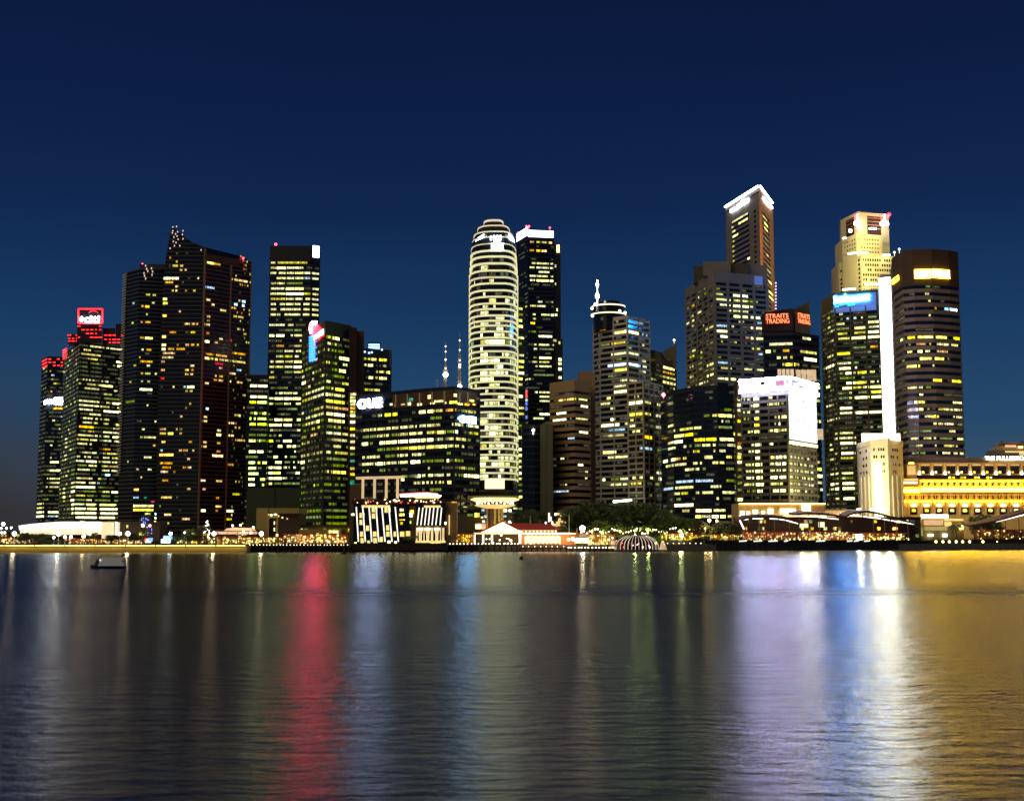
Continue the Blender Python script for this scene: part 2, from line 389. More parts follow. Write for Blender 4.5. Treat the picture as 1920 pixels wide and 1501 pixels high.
for k, yy in enumerate((671, 677, 683)):
    for x0, x1 in ((80, 89), (91, 96), (99, 104), (107, 112), (114, 118)):
        i = 0 if x0 < 90 else 1
        if (k + x0) % 3 or i == 0: T.panel(i, x0 + k * .3, x1, yy + (1 if i else 3), yy + (3.2 if i else 5.5), 'lamp_red', 'crown_light')
T.panel(0, 84, 89.6, 750, 757, 'sign_white', 'sign'); T.panel(1, 92, 97, 749, 757, 'sign_white', 'sign'); T.panel(1, 100, 123, 747, 757, 'sign_white', 'sign'); T.panel(1, 103, 119, 745, 759, 'sign_white', 'sign')

# ---- stepped tower with red crown and the round white letters
T = Tower('office_tower', 'brightly lit stepped office tower with red crown and white citi sign on top', 'office tower', [(121, 663), (150, 641), (234, 651)], 1, 1050, fh=3.55, sp=.4,
          wallm='wall_green', glassm='glass_dark', parapet=1.5, fill=.24, fillc='ddggy', seed=2, spec='''
646 152-190W 192-195w@649 198-217W@649 219-230W@652;655 157-164y 169-190w 192-195w@657 199-204w@658 207-230w@660;664 152-189y 192-215d@668;675 165-183y;678 218-229W;687 212-216g 220-229W;
688 172-190d;694 150-165d 180-190d;704 150-167d 180-190d;712 148-175d;717 155-158y 161-163w 167-170w 173-177w 178-187d 190-193w 197-203w;727 159-186y 190-211W;738 148-160d 170-186d 214-220w;
751 148-186w 195-225g;761 148-185w 187-205y 211-227W;770 148-174w 178-190d 194-226W@773;780 168-189w 200-217d;787 156-162w 164-174w 179-183w 188-191w 195-205y;797 155-172w 176-183y 194-203y 217-223Y;
805 148-175O 212-225y;815 146-175w 178-183w 193-223w;823 150-166y 169-182w 186-189w 194-205w 211-223W;832 145-163w 168-172w 194-208w 214-223w;842 168-173d 193-207o 212-225d;850 154-170y 172-181w 193-228y;
859 144-150w 158-161w 164-170w 193-205y 210-221y;867 142-158w 161-181W 185-188w 191-207w 210-220w;877 145-162g 166-181w 191-203y 205-221y;885 145-168w 171-179g 191-205y 209-221w;895 143-173y 197-206B;
903 142-160w 167-179w;911 142-178W 182-187b;922 163-180g 192-205w 209-221W;930 142-159y 163-175g 190-206g;938 141-160g 162-172w 187-207g;944 134-139w 161-180w 187-215W;950 134-139W 140-158w 163-178W 187-218w;
957 134-160W 163-181W 187-220W;964 134-158W 160-180W 188-222W;970 136-181W 186-215W;775 127-130d 136-142g;762 138-145d;790 126-129d;822 122-126w 131-134d;832 123-126w;842 122-126w 131-134w;855 121-125w;865 121-124w 131-133g;
880 134-140g;892 134-139g 123-126w;905 133-140w;915 133-140w 118-122w;925 133-140W 117-122w;935 133-139W 118-122W''')
T.finish(); cx = T.front[1]
for (a, b, y) in ((128, 150, 626), (146, 193, 577), (193, 216, 615), (217, 235, 607)): T.roof_box(a, b, y, 'wall_navy', 'setback', Y=1056 if a != 146 else 1052)
def crown_mark(root, pts, mat, name, w=1.6):
    mb = MB()
    for p, q in pts: mb.bar(p, q, w, w)
    mb.build(name, mat, root)
def frame_sign(root, px0, py0, px1, py1, Y, mat, name, w=1.4):
    a, b, c, d = P(px0, py0, Y), P(px1, py0, Y), P(px1, py1, Y), P(px0, py1, Y)
    crown_mark(root, [(a, b), (b, c), (c, d), (d, a)], mat, name, w)
frame_sign(T.root, 147, 579, 192, 606, 1050.5, 'lamp_red', 'sign_frame', 1.0)
lamp('sign_citi', (.80, .84, 1), 7)
put_text('citi', P(172, 598, 1049.5), Vector((1, 0, 0)), 13.5, 5.8, 'sign_citi', 'sign_lettering', T.root, .035)
mb = MB()
for k in range(12):
    t0, t1 = math.pi * k / 12, math.pi * (k + 1) / 12; c = P(175, 586.5, 1049.5); mb.bar(c + Vector((-3.6 * math.cos(t0), 0, 1.5 * math.sin(t0))), c + Vector((-3.6 * math.cos(t1), 0, 1.5 * math.sin(t1))), .5, .45)
mb.build('sign_arc', 'lamp_red', T.root)
put_text('c', P(152.5, 598, 1049.5), Vector((1, 0, 0)), 2.6, 4.6, 'sign_citi', 'sign_lettering', T.root, .05)
rr = random.Random(5)
for (x, y, Yd) in [(x, y, 1049) for y in (612, 619, 626, 633) for x in range(148, 192, 8)] + [(x, y, 1053.5) for y in (629, 635, 640) for x in (130, 137, 144)] + [(x, y, 1054) for y in (629, 637, 643) for x in range(198, 231, 8)]:
    if rr.random() < .72:
        mb = MB(); mb.box(P(x, y, Yd), rr.uniform(1.2, 3), .4, .8); mb.build('crown_light', 'lamp_red', T.root)
for k in range(5): mb = MB(); mb.bar(P(118, 657 + k * 4, 1079), P(125, 653 + k * 4, 1072), .7, .8); mb.build('crown_light', 'lamp_red', T.root)

# ---- residential sail towers
T = Tower('residential_tower', 'dark residential tower with ribbed balconies down its left edge, beside the sail tower', 'residential tower', [(235, 506, 1000), (262, 503), (312, 506)], 1, 985, fh=3.1, sp=.3,
          wallm='concrete_dark', glassm='glass_black', parapet=1, fill=0, fillc='ddgo', bandout=.12, seed=3, spec='''
557 273-281y 286-292y;569 285-290w;574 265-270o 272-280O;594 274-277y;604 264-268o 272-282o;633 263-270y 272-286W;656 265-269w 275-284o;668 272-280d;678 263-286o;673 261-263y;690 275-281w;701 264-268o 272-282w 290-294w;
716 264-268y 276-281y;731 262-285W;738 276-285d;760 275-278w;792 290-293w 256-265d;808 266-271w;822 263-268y 270-292w;838 287-292o;859 270-284w;884 277-284w;899 263-266o;916 251-260O;931 250-260b;937 270-275t;939 283-290r;
948 250-288Y;954 250-288Y;961 272-282w;963 290-302B;971 290-302W;978 289-301W;986 293-301W;573 249-252b;610 247-250y;688 251-255y;721 243-246y;757 236-252g;870 239-241y;884 255-260o''').finish()
T.roof_box(262, 311, 495, 'metal_dark', 'roof_block', Y=987)
mb = MB()
for k in range(74):                                   # projecting balconies up the left edge
    z = T.zt - 3 - k * 2.15
    if z < 12: break
    a = T.front[0]; mb.hull8([(a.x - 1.6, a.y - 1, z), (a.x + 2.4, a.y - 4.5, z + .9), (a.x + 2.6, a.y - 1, z + .9), (a.x - 1.4, a.y + 2, z)] + [(a.x - 1.6, a.y - 1, z + .55), (a.x + 2.4, a.y - 4.5, z + 1.45), (a.x + 2.6, a.y - 1, z + 1.45), (a.x - 1.4, a.y + 2, z + .55)])
mb.build('balconies', 'paint_white', T.root)
beacon(T.root, P(267, 495, 988), .8)
for x, y in ((273, 500), (275, 506), (277, 510), (270, 514), (271, 519), (284, 505), (285, 517), (273, 524), (286, 511)):
    mb = MB(); mb.box(P(x, y, 984), .7, .3, 1.6); mb.build('roof_lamp', 'lamp_warm_dim' if 'lamp_warm_dim' in MATS else lamp('lamp_warm_dim', (1, .75, .65), .8), T.root)

T = Tower('residential_tower', 'tall sail shaped residential tower with a pointed curved top', 'residential tower', [(296, 700, 931), (375, 700, 930), (471, 700, 962)], 1, 930, fh=3.1, sp=.32, wallm='wall_maroon', glassm='glass_black',
          parapet=0, fill=.02, fillc='ddo', bandout=.12, band=True)
# the tower's real roof is a sloped sail: rebuild height from the measured corners
for ch in list(T.root.children): bpy.data.objects.remove(ch)
Tz = P(383, 463, 930).z; T.zt = T.z1 = Tz
def sail(root):
    Y = 930
    def pt(px, py, y=Y): p = P(px, py, y); return p
    left = [(293, 1000), (294, 850), (297, 700), (302, 600), (308, 503), (314, 465), (322, 423)]
    top = [(322, 423), (334, 434), (348, 446), (364, 456), (383, 463)]
    C0 = pt(366, 1000)
    face = [pt(*q) for q in left] + [pt(*q) for q in top[1:]]
    cxp = face[-1].x
    face = [Vector((min(p.x, cxp), p.y, p.z)) for p in face] + [Vector((cxp, Y, 3.0))]
    face[0].z = 3.0
    mb = MB(); n = len(face); bk = [p + Vector((p.x * .0275, 26, 0)) for p in face]
    mb.face(face); mb.face(list(reversed(bk)))
    for k in range(n): j = (k + 1) % n; mb.face([face[j], face[k], bk[k], bk[j]])
    R = PZ(472, 492, P(460, 483, 957).z - 2); 
    rz = R.z; rx, ry = R.x, 962
    R = P(472, 492, 962)
    m1 = P(455, 481, 956)
    A = Vector((cxp, Y, 3)); A1 = Vector((cxp, Y, face[-2].z)); B1 = Vector((R.x, R.y, R.z)); B = Vector((R.x, R.y, 3)); M1 = Vector(m1); 
    K = Vector((-6.0, 26, 0))
    mb.face([A, B, B1, M1, A1]); mb.face([A1, M1, M1 + K, A1 + K]); mb.face([M1, B1, B1 + K, M1 + K]); mb.face([B, B + K, B1 + K, B1]); mb.face([B + K, A + K, A1 + K, M1 + K, B1 + K])
    mb.build('curtain_wall', 'glass_dark', root, fix=True)
    T.front = [Vector((face[0].x, Y)), Vector((cxp, Y)), Vector((R.x, R.y))]
    # floor lines and piers
    w = MB(); w2 = MB(); rows = int((face[6].z - 4) / 3.1)
    for k in range(rows + 1):
        z = face[6].z - 1.5 - k * 3.1
        if z < 6: break
        xs = None
        if z < face[-2].z: xr = cxp
        else:
            seg = face[6:]; xr = cxp
            for p, q in zip(seg[:-2], seg[1:-1]):
                if p.z >= z >= q.z: xr = p.x + (q.x - p.x) * (p.z - z) / (p.z - q.z)
        xl = face[0].x
        for p, q in zip(face[:6], face[1:7]):
            if p.z <= z <= q.z: xl = p.x + (q.x - p.x) * (z - p.z) / (q.z - p.z)
        if xr - xl > .5: w.hull8([(xl, Y - .15, z), (xr, Y - .15, z), (xr, Y + .2, z), (xl, Y + .2, z), (xl, Y - .15, z + .8), (xr, Y - .15, z + .8), (xr, Y + .2, z + .8), (xl, Y + .2, z + .8)])
        ztr = face[-2].z - 1
        if z < R.z - 1: T.quad_on(w2, 1, 0, 1, z, z + .9, .15, .3)
    w.build('floor_slabs', 'slab_olive', root); w2.build('floor_slabs', 'slab_maroon', root)
    w = MB()
    for s_ in (0.0, .985): T.quad_on(w, 1, s_, s_ + .015 if s_ else .035, 4, (Tz if not s_ else R.z) - 1, .5, .8)
    for s_ in (.55, ): T.quad_on(w, 1, s_, s_ + .03, 4, Tz - 10, .3, .8)
    w.build('corner_rib', 'stone_brown', root)
    # brown crown panel under the roof on the right face
    w = MB(); T.quad_on(w, 1, .05, .72, Tz - 9, Tz - 4.5, .3, .3); w.build('crown_band', 'stone_dark_brown', root)
sail(T.root)
T.nf = int(Tz / 3.1)
T.z1 = Tz + 8 * 3.1 + 2.3; T.nf += 8
T.pool = []; T.used = set(); T.hw = .66
T.read('''498 317-320d 324-334y 338-343p 388-401Y@496 401-413o@498 456-460d@501;506 337-342y 346-350p 458-463d@509;520 307-320W 322-335W;529 310-325o;525 434-436p;527 439-448y 448-464p@530;532 468-470y;535 329-334p;544 322-326y 329-333p 362-367y;
523 353-357d 370-373p;540 382-386b 388-402b;564 305-313W;561 387-394p;570 397-402p;563 447-450p 454-460B;569 439-445B;574 454-458B;573 303-314Y;595 301-312O;588 335-339p;580 413-419p;582 433-436o 438-443o;587 413-424y;591 388-394o 438-444y;598 446-449p 452-456p;
605 360-365p 368-371o 388-393g 380-384y@608;612 348-356p 360-366o 368-371o 386-393p@614;627 348-355d 358-366y;625 318-330o;633 297-311O;628 387-392o;622 445-450y 457-462y@624;640 403-408p 411-417p;642 430-434r;645 384-392W;648 298-311W;650 348-354o 358-364o;
657 297-310W 315-326o 331-347o;667 298-328o;673 297-325y;679 301-309o;668 386-400o 405-425o 436-460o;675 384-392Y 395-400y 403-408Y 411-420y 422-433y@677 436-460y@679;683 403-418r;691 411-417r;695 300-309o;701 429-432p 434-441p;696 444-452b;696 347-354y 359-363o;704 347-354o 357-362p;706 403-406p 411-418o;
714 401-407o 410-418p;717 431-433p 444-448p 450-454p;721 378-380p 384-391p;709 299-308r;725 300-305d 324-327p 344-348b 351-364W;735 348-352y 356-361y;689 357-364p;740 455-460y;766 386-391B;781 375-378p 382-388p;789 376-379p 382-388p;777 440-443p 447-451Y;793 428-431p 433-439p;800 440-443p 447-450p;
805 407-414p;813 406-414W;815 427-431p 433-438p;825 444-459o;828 381-387p;829 407-413y;836 375-378p 381-387p;844 406-413o;852 398-418O;876 426-437o;898 374-385p;906 405-416o;921 372-375p 380-385p;931 436-449y;937 405-410o;952 404-415p;961 372-374p 377-385W 404-408o 423-437W;976 424-434y;
760 355-358y;780 338-342p;803 300-311o 330-333y 337-342g;811 300-311y 315-325Y 337-341y;827 303-310p 354-360o;842 301-305b 336-341p 343-352o 361-364p;850 299-325O;865 351-356p;873 300-323o;874 343-349o 352-359p;881 304-320o;888 301-315p;904 304-315o;920 351-357y;936 302-322p;968 308-321p;976 341-356p;985 311-317y''')
T.pool = [p for p in T.pool if not (p[0] == 0 and False)]
r3 = random.Random(9)
for k in range(9, T.nf - 3):
    for q in range(int(14)):
        if r3.random() < .07: T.pool.append((1, .66 + q * .023, .66 + q * .023 + .02, k, r3.choice('ddgyo')))
    for q in range(11):
        if r3.random() < .035: T.pool.append((0, q / 12 + .05, q / 12 + .09, k, r3.choice('ddgo')))
T.finish()
for x, y in ((324, 427), (331, 426), (323, 438), (333, 436), (326, 446), (332, 444), (334, 450), (325, 454), (330, 456), (343, 434), (342, 441), (343, 449), (337, 462), (319, 467), (327, 462), (324, 434), (329, 440), (377, 470)):
    mb = MB(); mb.box(P(x, y, 929.3), .7, .3, 1.1); mb.build('roof_lamp', 'lamp_warm_dim', T.root)
beacon(T.root, P(456, 484, 954), .9)

# ---- slim dark tower with bright white floors
T = Tower('office_tower', 'slim dark office tower with white lit floors and a pale lamp panel top right', 'office tower', [(507, 461), (583, 461), (599, 463)], 1, 960, fh=4.0, sp=.42,
          wallm='metal_dark', glassm='glass_green', parapet=12, fill=.16, fillc='ddgg', seed=4, spec='''
496 508-516w 521-576y;506 508-518y 519-536W 538-552w 553-569w 575-585d;516 507-518w 523-536w 538-551w 553-569w 571-583w 585-598w;526 519-536w 538-551w 553-569w 571-583b 585-597w;536 508-517y 519-534y 538-567g;
546 508-533w 536-551W 553-569W 571-583d 586-597w;555 507-518w 519-534w 536-569W 571-582y 586-597y;566 508-534y 536-551w 553-567w 573-582w 585-597w;575 508-517w 525-534w 536-551w 553-563w 569-582w 585-597w;
585 508-518w 526-534w 535-564w 569-582w 585-597w;594 507-517w 519-526w 533-563w 568-582w 585-597w;613 505-534w 540-550w;624 535-549g 552-565g;633 505-514W 518-533W 545-549w 552-566w;644 562-565w;653 518-532o 552-565y;
663 518-530g 534-550w 555-564w;674 518-531y 534-548y 553-560w;684 507-513w 517-532w 535-550y 552-565W;693 505-514y 516-531y 534-548w 551-565W;703 508-513y 534-548g 551-565w;712 505-514y 540-547d;
735 517-520w 523-531w 533-548w 550-558w;746 505-513w 515-531W 533-547W 549-564W;756 505-512w 516-530g 533-545w 555-564w;786 505-512g 515-529W 532-548Y 557-564G;796 505-513G 515-528W 532-547W;804 507-512w 524-527w 557-563w;
815 505-510g 523-528w;826 504-512G 517-525g 531-547W;837 521-529W 538-546W 549-555W;845 504-510g 552-555w;856 513-521W 534-538w;866 516-528W 534-544g 550-552w 558-561w;877 504-511W 513-527W 532-538w 541-543w 550-555w;
888 504-511W 513-526G 554-562W;898 504-511W 513-528W 530-538w;908 504-510Y 514-527g 530-545g 547-562g''').finish()
lamp('sign_cyan_white', (.7, .95, 1), 5)
T.panel(1, 586, 598, 461, 483, 'sign_cyan_white', 'lamp_panel'); beacon(T.root, P(517, 458, 960), 1.1)
T = Tower('office_block', 'lower dark office wing with white windows left of the slim tower', 'office block', [(464, 702), (503, 703)], 1, 930, fh=4.0, sp=.42, wallm='metal_dark', glassm='glass_green', parapet=3, fill=.14, fillc='dgg', seed=5, spec='''
719 494-502g;729 469-482W 484-501W;750 469-481W 483-500W;761 468-480G 483-500G;772 469-479g 485-498g;781 470-472o 477-482G 492-499G;791 468-471G 476-479G 483-499G;802 468-479G 483-499G;813 467-480g 482-499g;823 467-479W 486-488G;
833 467-480g 482-498g;844 467-479W 482-494W;865 466-478G 483-488G 492-501G;876 466-480W 484-490g;887 466-484G;897 466-477W 488-497G;907 466-478W 491-495G''').finish()
mb = MB(); a = P(463, 914, 900); b = P(566, 912, 900); mb.prism([(a.x, 900), (b.x, 900), (b.x, 925), (a.x, 925)], 3, a.z)
mb.box(((a.x + b.x) / 2, 899.6, 3), .5, .6, a.z - 3); tag(mb.build('podium', 'wall_green'), 'plain dark green podium block below the slim white lit tower', 'building')

# ---- tower with the red and blue neon
T = Tower('office_tower', 'dark tower with a red neon mark above a tall blue neon strip', 'office tower', [(568, 623), (611, 601), (657, 610), (660, 614)], 1, 800, fh=4.05, sp=.4,
          wallm='wall_green', glassm='glass_green', parapet=9, fill=.18, fillc='ddggy', seed=6, pier=7, pw=.35, spec='''
641 614-620w 624-636W;664 615-617w 622-630g 634-645g;678 616-618w 624-632g 636-657W;690 623-632g 643-651w;702 624-634g 636-648W;713 612-620w 630-645g;727 622-626w 629-645Y 650-657w;738 611-615W 617-646w;752 611-646Y;
764 611-620y 622-655o;776 612-619Y 620-646W;789 616-646Y;802 625-629w;814 612-640w 642-655y;826 622-650y;838 625-640y;852 612-620w 628-655y;861 613-650g;875 622-645g;889 613-616w 621-648Y;911 628-634g 638-642g;
703 572-585g@698 600-603w@698 586-589w@706;712 567-571w 604-608w@711 586-590y@713;725 566-573W 592-596d;730 578-582w;748 567-574g 574-583w@744 585-595w@741 596-608w@737;758 567-575y 576-585y@755 587-597w@751 598-608w@747;764 594-599w 601-606y@765;
782 566-571w 574-583w@780 585-596w@777 598-608w@773;797 567-573g 574-582w@793 584-590w@791 593-599W@788;803 585-590y 594-600y@801;820 570-576g 583-595o@823;833 577-580o;858 565-572y 576-580y@856 586-590y@854 594-598y@853 601-604y@851;
867 564-571W;883 566-570w;955 566-606g@960;964 566-606g@968;973 566-606g@977;956 612-655g;965 612-655g;974 612-655g;983 612-650g''').finish()
T.roof_box(655, 683, 620, 'stone_dark_brown', 'rear_wing', Y=820, py1=1000)
T.roof_box(655, 669, 614, 'wall_maroon', 'rear_wing', Y=812, py1=1000)
for i, (yy, c, x1) in enumerate(((741, 'w', 668), (747, 'y', 668), (754, 'W', 668), (760, 'y', 668), (767, 'o', 668), (774, 'y', 668), (781, 'W', 668), (793, 'W', 668), (806, 'Y', 666), (818, 'w', 668), (830, 'w', 668), (842, 'Y', 668), (853, 'g', 668), (866, 't', 667), (880, 'y', 667), (891, 'Y', 667), (904, 't', 678))):
    a = P(656.5, yy, 811); b = P(x1, yy, 811); mb = MB(); mb.hull8([(a.x, 810.6, a.z), (b.x, 810.6, a.z), (b.x, 811.9, a.z), (a.x, 811.9, a.z), (a.x, 810.6, a.z + 1.5), (b.x, 810.6, a.z + 1.5), (b.x, 811.9, a.z + 1.5), (a.x, 811.9, a.z + 1.5)]); mb.build('window', WC[c], T.root)
lamp('neon_red', (1, .0005, .003), 30); lamp('neon_pale', (1, .72, .80), 6); lamp('neon_blue', (.01, .14, 1), 5)
def face_pt(T, i, px, py, off):
    h = T.hit(i, px, py); a, b = T.face(i); d = b - a; n = Vector((d.y, -d.x)).normalized(); q = a + d * h[0] + n * off; return Vector((q.x, q.y, h[1]))
mb = MB(); arc = [(597, 604), (590, 604), (586, 608), (584.5, 616), (586, 624)]
for p, q in zip(arc[:-1], arc[1:]): mb.bar(face_pt(T, 0, *p, 1.2), face_pt(T, 0, *q, 1.2), 1.0, 1.7)
mb.build('neon_crescent', 'neon_pale', T.root)
mb = MB(); arc = [(600, 600), (588, 600), (580, 607), (577, 616), (580, 624), (586, 629)]
for p, q in zip(arc[:-1], arc[1:]): mb.bar(face_pt(T, 0, *p, .8), face_pt(T, 0, *q, .8), .5, .6)
mb.bar(face_pt(T, 0, 608, 612, .8), face_pt(T, 0, 609, 632, .8), .5, .6); mb.bar(face_pt(T, 0, 609, 632, .8), face_pt(T, 0, 593, 642, .8), .5, .6)
pass
lamp('red_glow', (1, .0002, .0022), 95)  # red panel added for the mark's halo and its streak on the water
mb = MB(); pf = [face_pt(T, 0, *q, .55) for q in ((581, 609), (588, 604), (595, 607), (603, 616), (607, 629), (594, 637), (585, 627), (580, 618))]; pb = [face_pt(T, 0, *q, .25) for q in ((581, 609), (588, 604), (595, 607), (603, 616), (607, 629), (594, 637), (585, 627), (580, 618))]
mb.face(pf); mb.face(pb[::-1])
for k in range(8): mb.face([pf[k], pb[k], pb[(k + 1) % 8], pf[(k + 1) % 8]])
mb.build('red_glow_panel', 'red_glow', T.root)
mb = MB(); mb.hull8([face_pt(T, 0, 590, 637, 1), face_pt(T, 0, 608, 626, 1), face_pt(T, 0, 608, 626, .3), face_pt(T, 0, 590, 637, .3), face_pt(T, 0, 592, 629, 1), face_pt(T, 0, 608, 617, 1), face_pt(T, 0, 608, 617, .3), face_pt(T, 0, 592, 629, .3)]); mb.build('neon_wedge', 'neon_pale', T.root)
for k in range(9): a = 630 + k * 5.4; mb = MB(); mb.hull8([face_pt(T, 0, 582, a + 5, 1), face_pt(T, 0, 592, a + 2, 1), face_pt(T, 0, 592, a + 2, .3), face_pt(T, 0, 582, a + 5, .3), face_pt(T, 0, 582, a + .7, 1), face_pt(T, 0, 592, a - 2.3, 1), face_pt(T, 0, 592, a - 2.3, .3), face_pt(T, 0, 582, a + .7, .3)]); mb.build('neon_strip', 'neon_blue', T.root)

# ---- tower with a small blue sign behind
T = Tower('office_tower', 'dark tower with a small blue white roof sign, just right of the neon tower', 'office tower', [(664, 655), (683, 653), (733, 656)], 1, 860, fh=4.2, sp=.45, wallm='wall_navy', glassm='glass_blue', parapet=6, fill=.05, fillc='dg', seed=7, spec='''
676 678-687y 690-694y 696-706Y 711-725Y;689 683-687y 690-699Y 705-708d 712-714d 718-724y;701 688-692d 705-708y 711-720y 724-731Y;711 686-689d 691-699Y 704-708y 711-725Y;733 684-690y 692-700y 702-712y''').finish()
T.roof_box(690, 714, 642, 'wall_navy', 'roof_block', Y=870)
lamp('sign_blue_white', (.35, .62, 1), 2.6)
for k in range(3): mb = MB(); a = P(691, 645.5 + k * 4.4, 868.5); mb.box((a.x + 3.8, a.y, a.z - .8), 7.6, .5, 1.1); mb.build('sign_bar', 'sign_blue_white', T.root)
for x, y in ((684, 661), (692, 663), (697, 662), (716, 657)): mb = MB(); mb.box(P(x, y, 859), 1.2, .5, 1.2); mb.build('facade_lamp', 'sign_blue_white', T.root)
mb = MB(); mb.bar(P(731, 650, 861), P(732, 690, 861), .5, .5); mb.bar(P(716, 651, 861), P(732, 650, 861), .5, .5); mb.build('roof_frame', 'metal_grey', T.root)

# ---- broad dark block with roof terrace and white letters
T = Tower('office_block', 'broad dark glass block with white OUE letters and a warm lit roof terrace', 'office block', [(668, 741), (735, 734), (800, 727.5), (852, 724), (899, 731)], 3, 690, fh=3.9, sp=.42,
          wallm='wall_navy', glassm='glass_black', parapet=4, z_low=3, fill=.10, fillc='ddgg', seed=8, pier=6.2, pw=.3, spec='''
775 709-716w@776 722-745Y@774 786-812W@769 812-830y@769 836-855o@767 873-892y@771;803 678-700y@805 701-722w@804 724-747w@803 750-775w@801 779-783w@800 787-800w@798 801-825y@797 848-850w@797 851-868w@796 875-897w@800;
817 680-705g@819 707-722y@818 724-729w@818 735-745g@817 747-766y@815 768-792w@813 801-818y@812 820-835Y@811 838-848g@810 850-858W@810 880-896y@814;830 678-690W@832 694-699g@831 712-722W@830 724-744W@828 747-765W@827 768-788W@825 790-812W@824 821-830w@823 838-853w@823 855-873w@824 875-882g@825;
842 708-722g@843 725-744g@842 745-765y@841 767-789Y@840 791-815Y@839 817-838Y@838 840-860y@838 866-870w@839;855 679-684w@857 688-712w@857 723-741g@856 745-757w@854 759-766w@855 773-790w@854 793-797g@854 838-845g@850;
869 678-700w@871 704-722W@870 725-743w@869 747-766w@868 770-788W@867 793-812g@866 814-832g@865 838-842W@864 852-856y@865;883 688-692y@885 712-722g@884 803-806w@882 861-872y@880 874-890g@880;
896 770-779w@895 780-788W@895 791-800w 803-812w 814-832w 838-844w 852-856g 860-868g 870-882W@895 884-898W@896;907 776-788y 792-796w 800-804w 808-811w 815-819y 823-827w 830-833y 839-846Y''').finish()
T.text(0, 'OUE', 672, 717, 747, 765, 'sign_violet_white', 'sign_lettering', bold=.05)
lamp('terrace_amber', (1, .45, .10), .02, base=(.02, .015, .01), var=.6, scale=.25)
lamp('sign_ice', (.26, .58, 1), 42)
T.text(3, 'OUE', 860, 890, 780, 793, 'sign_ice', 'sign_lettering', bold=.07)
for i, (a, b) in enumerate(((736, 800), (800, 852), (852, 893))):        # roof terrace: amber light behind the columns put into the panel's emission
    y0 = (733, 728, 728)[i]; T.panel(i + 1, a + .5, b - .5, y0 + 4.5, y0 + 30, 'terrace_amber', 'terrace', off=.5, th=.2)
for x, y in ((744, 0), (766, 0), (789, 0), (812, 0), (835, 0), (860, 0), (875, 0)):
    i = 1 if x < 800 else (2 if x < 852 else 3); yy = 738 - (x - 740) * .07 if x < 852 else 733
    T.panel(i, x - 1, x + 1, yy + 2, yy + 25, 'stone_cream', 'terrace_column', off=1.1, th=.6)
for x, y, w, h, c in ((735, 758, 4, 4, 'W'), (743, 760, 3, 3, 'o'), (757, 758, 7, 3, 'o'), (769, 757, 5, 5, 'W'), (772, 749, 7, 6, 't'), (788, 758, 8, 4, 'O'), (806, 744, 5, 7, 'O'), (812, 756, 8, 3, 'W'), (824, 752, 16, 4, 'Y'), (836, 755, 4, 3, 'W'), (851, 754, 14, 5, 'Y'), (852, 741, 5, 6, 'Y'), (861, 757, 8, 3, 'W'), (874, 758, 8, 4, 'O'), (883, 751, 8, 4, 'Y'), (887, 758, 4, 3, 'O')):
    i = 1 if x < 800 else (2 if x < 852 else 3); T.panel(i, x - w / 2, x + w / 2, y - h / 2, y + h / 2, WC[c], 'terrace_lamp', off=.75, th=.3)

# ---- masts behind
def mast(label, px, y0, lights, Y, flare=None):
    t = thing('radio_mast', label, 'radio mast', (P(px, 800, Y).x, Y, 3), 'lit radio masts behind the broad block')
    a = P(px, y0, Y); base = Vector((a.x, Y, 3)); mb = MB()
    for dx, dy in ((-1, -1), (1, -1), (0, 1)): mb.bar((a.x + dx * 1.4, Y + dy * 1.4, 3), (a.x + dx * .5, Y + dy * .5, a.z - 14), .35, .35)
    k = 3
    while k < a.z - 16: mb.bar((a.x - 1.3, Y - 1, k), (a.x + 1.3, Y - 1, k + 3), .2, .2); mb.bar((a.x + 1.3, Y - 1, k), (a.x - 1.3, Y - 1, k + 3), .2, .2); k += 3
    mb.tube((a.x, Y, a.z - 15), (a.x, Y, a.z), .4, .12); mb.build('lattice', 'stone_cream', t)
    for y, r in lights: m2 = MB(); m2.ball(P(px, y, Y - 1.5), r); m2.build('lamp', 'lamp_white' if r > 1.2 else 'lamp_mast', t)
lamp('lamp_mast', (1, .9, .72), 2.5)
mast('left radio mast with a starry bright lamp low on it', 835.5, 641, [(649, .5), (659, .5), (674, .6), (690, .5), (702, 1.5)], 760)
mast('right and taller radio mast beside the round tower', 862, 622, [(638, .5), (656, .5), (675, .5), (684, .8), (688, .6), (724, 1.25)], 770)
mb = MB(); mb.tube(P(820, 740, 740), P(820, 712, 740), .3); mb.ball(P(820, 713, 740), .6); tag(mb.build('roof_mast', 'paint_white'), 'short white pole left of the two radio masts', 'pole')

# ---- round banded tower
t = thing('round_tower', 'tall rounded tower ringed by pale lit bands with a tiered crown', 'office tower', (P(925, 900, 800).x, 815, 3))
RT = t
def ring_pts(sc=1.0, out=0.0):
    Y = 800; off = [(877, 26), (877.5, 18), (881, 11), (889, 5.5), (900, 2), (916, 0), (947, 0), (956, 2), (963, 6), (968, 12), (970.5, 20)]
    pts = [Vector(((x - 960) / F * Y * 1.0, Y + d)) for x, d in off]
    c = Vector(((924 - 960) / F * Y, 817)); pts += [Vector((pts[-1].x + .2, 838)), Vector((pts[0].x - .2, 838))]
    pts = [c + (p - c) * sc for p in pts]
    return offset(pts, out) if out else pts
Z = lambda y: P(930, y, 800).z
core = MB(); core.prism(ring_pts(.99), 22, Z(508)); core.prism(ring_pts(.915), Z(508), Z(468)); core.build('curtain_wall', 'glass_dark', t)
lamp('band_glow', (1, .96, .50), .72, base=(.6, .55, .4), var=.22, scale=.12); lamp('band_glow_dim', (1, .93, .60), .6, base=(.6, .55, .4), var=.25, scale=.1)  # lit cream bands: the light on them put in as emission
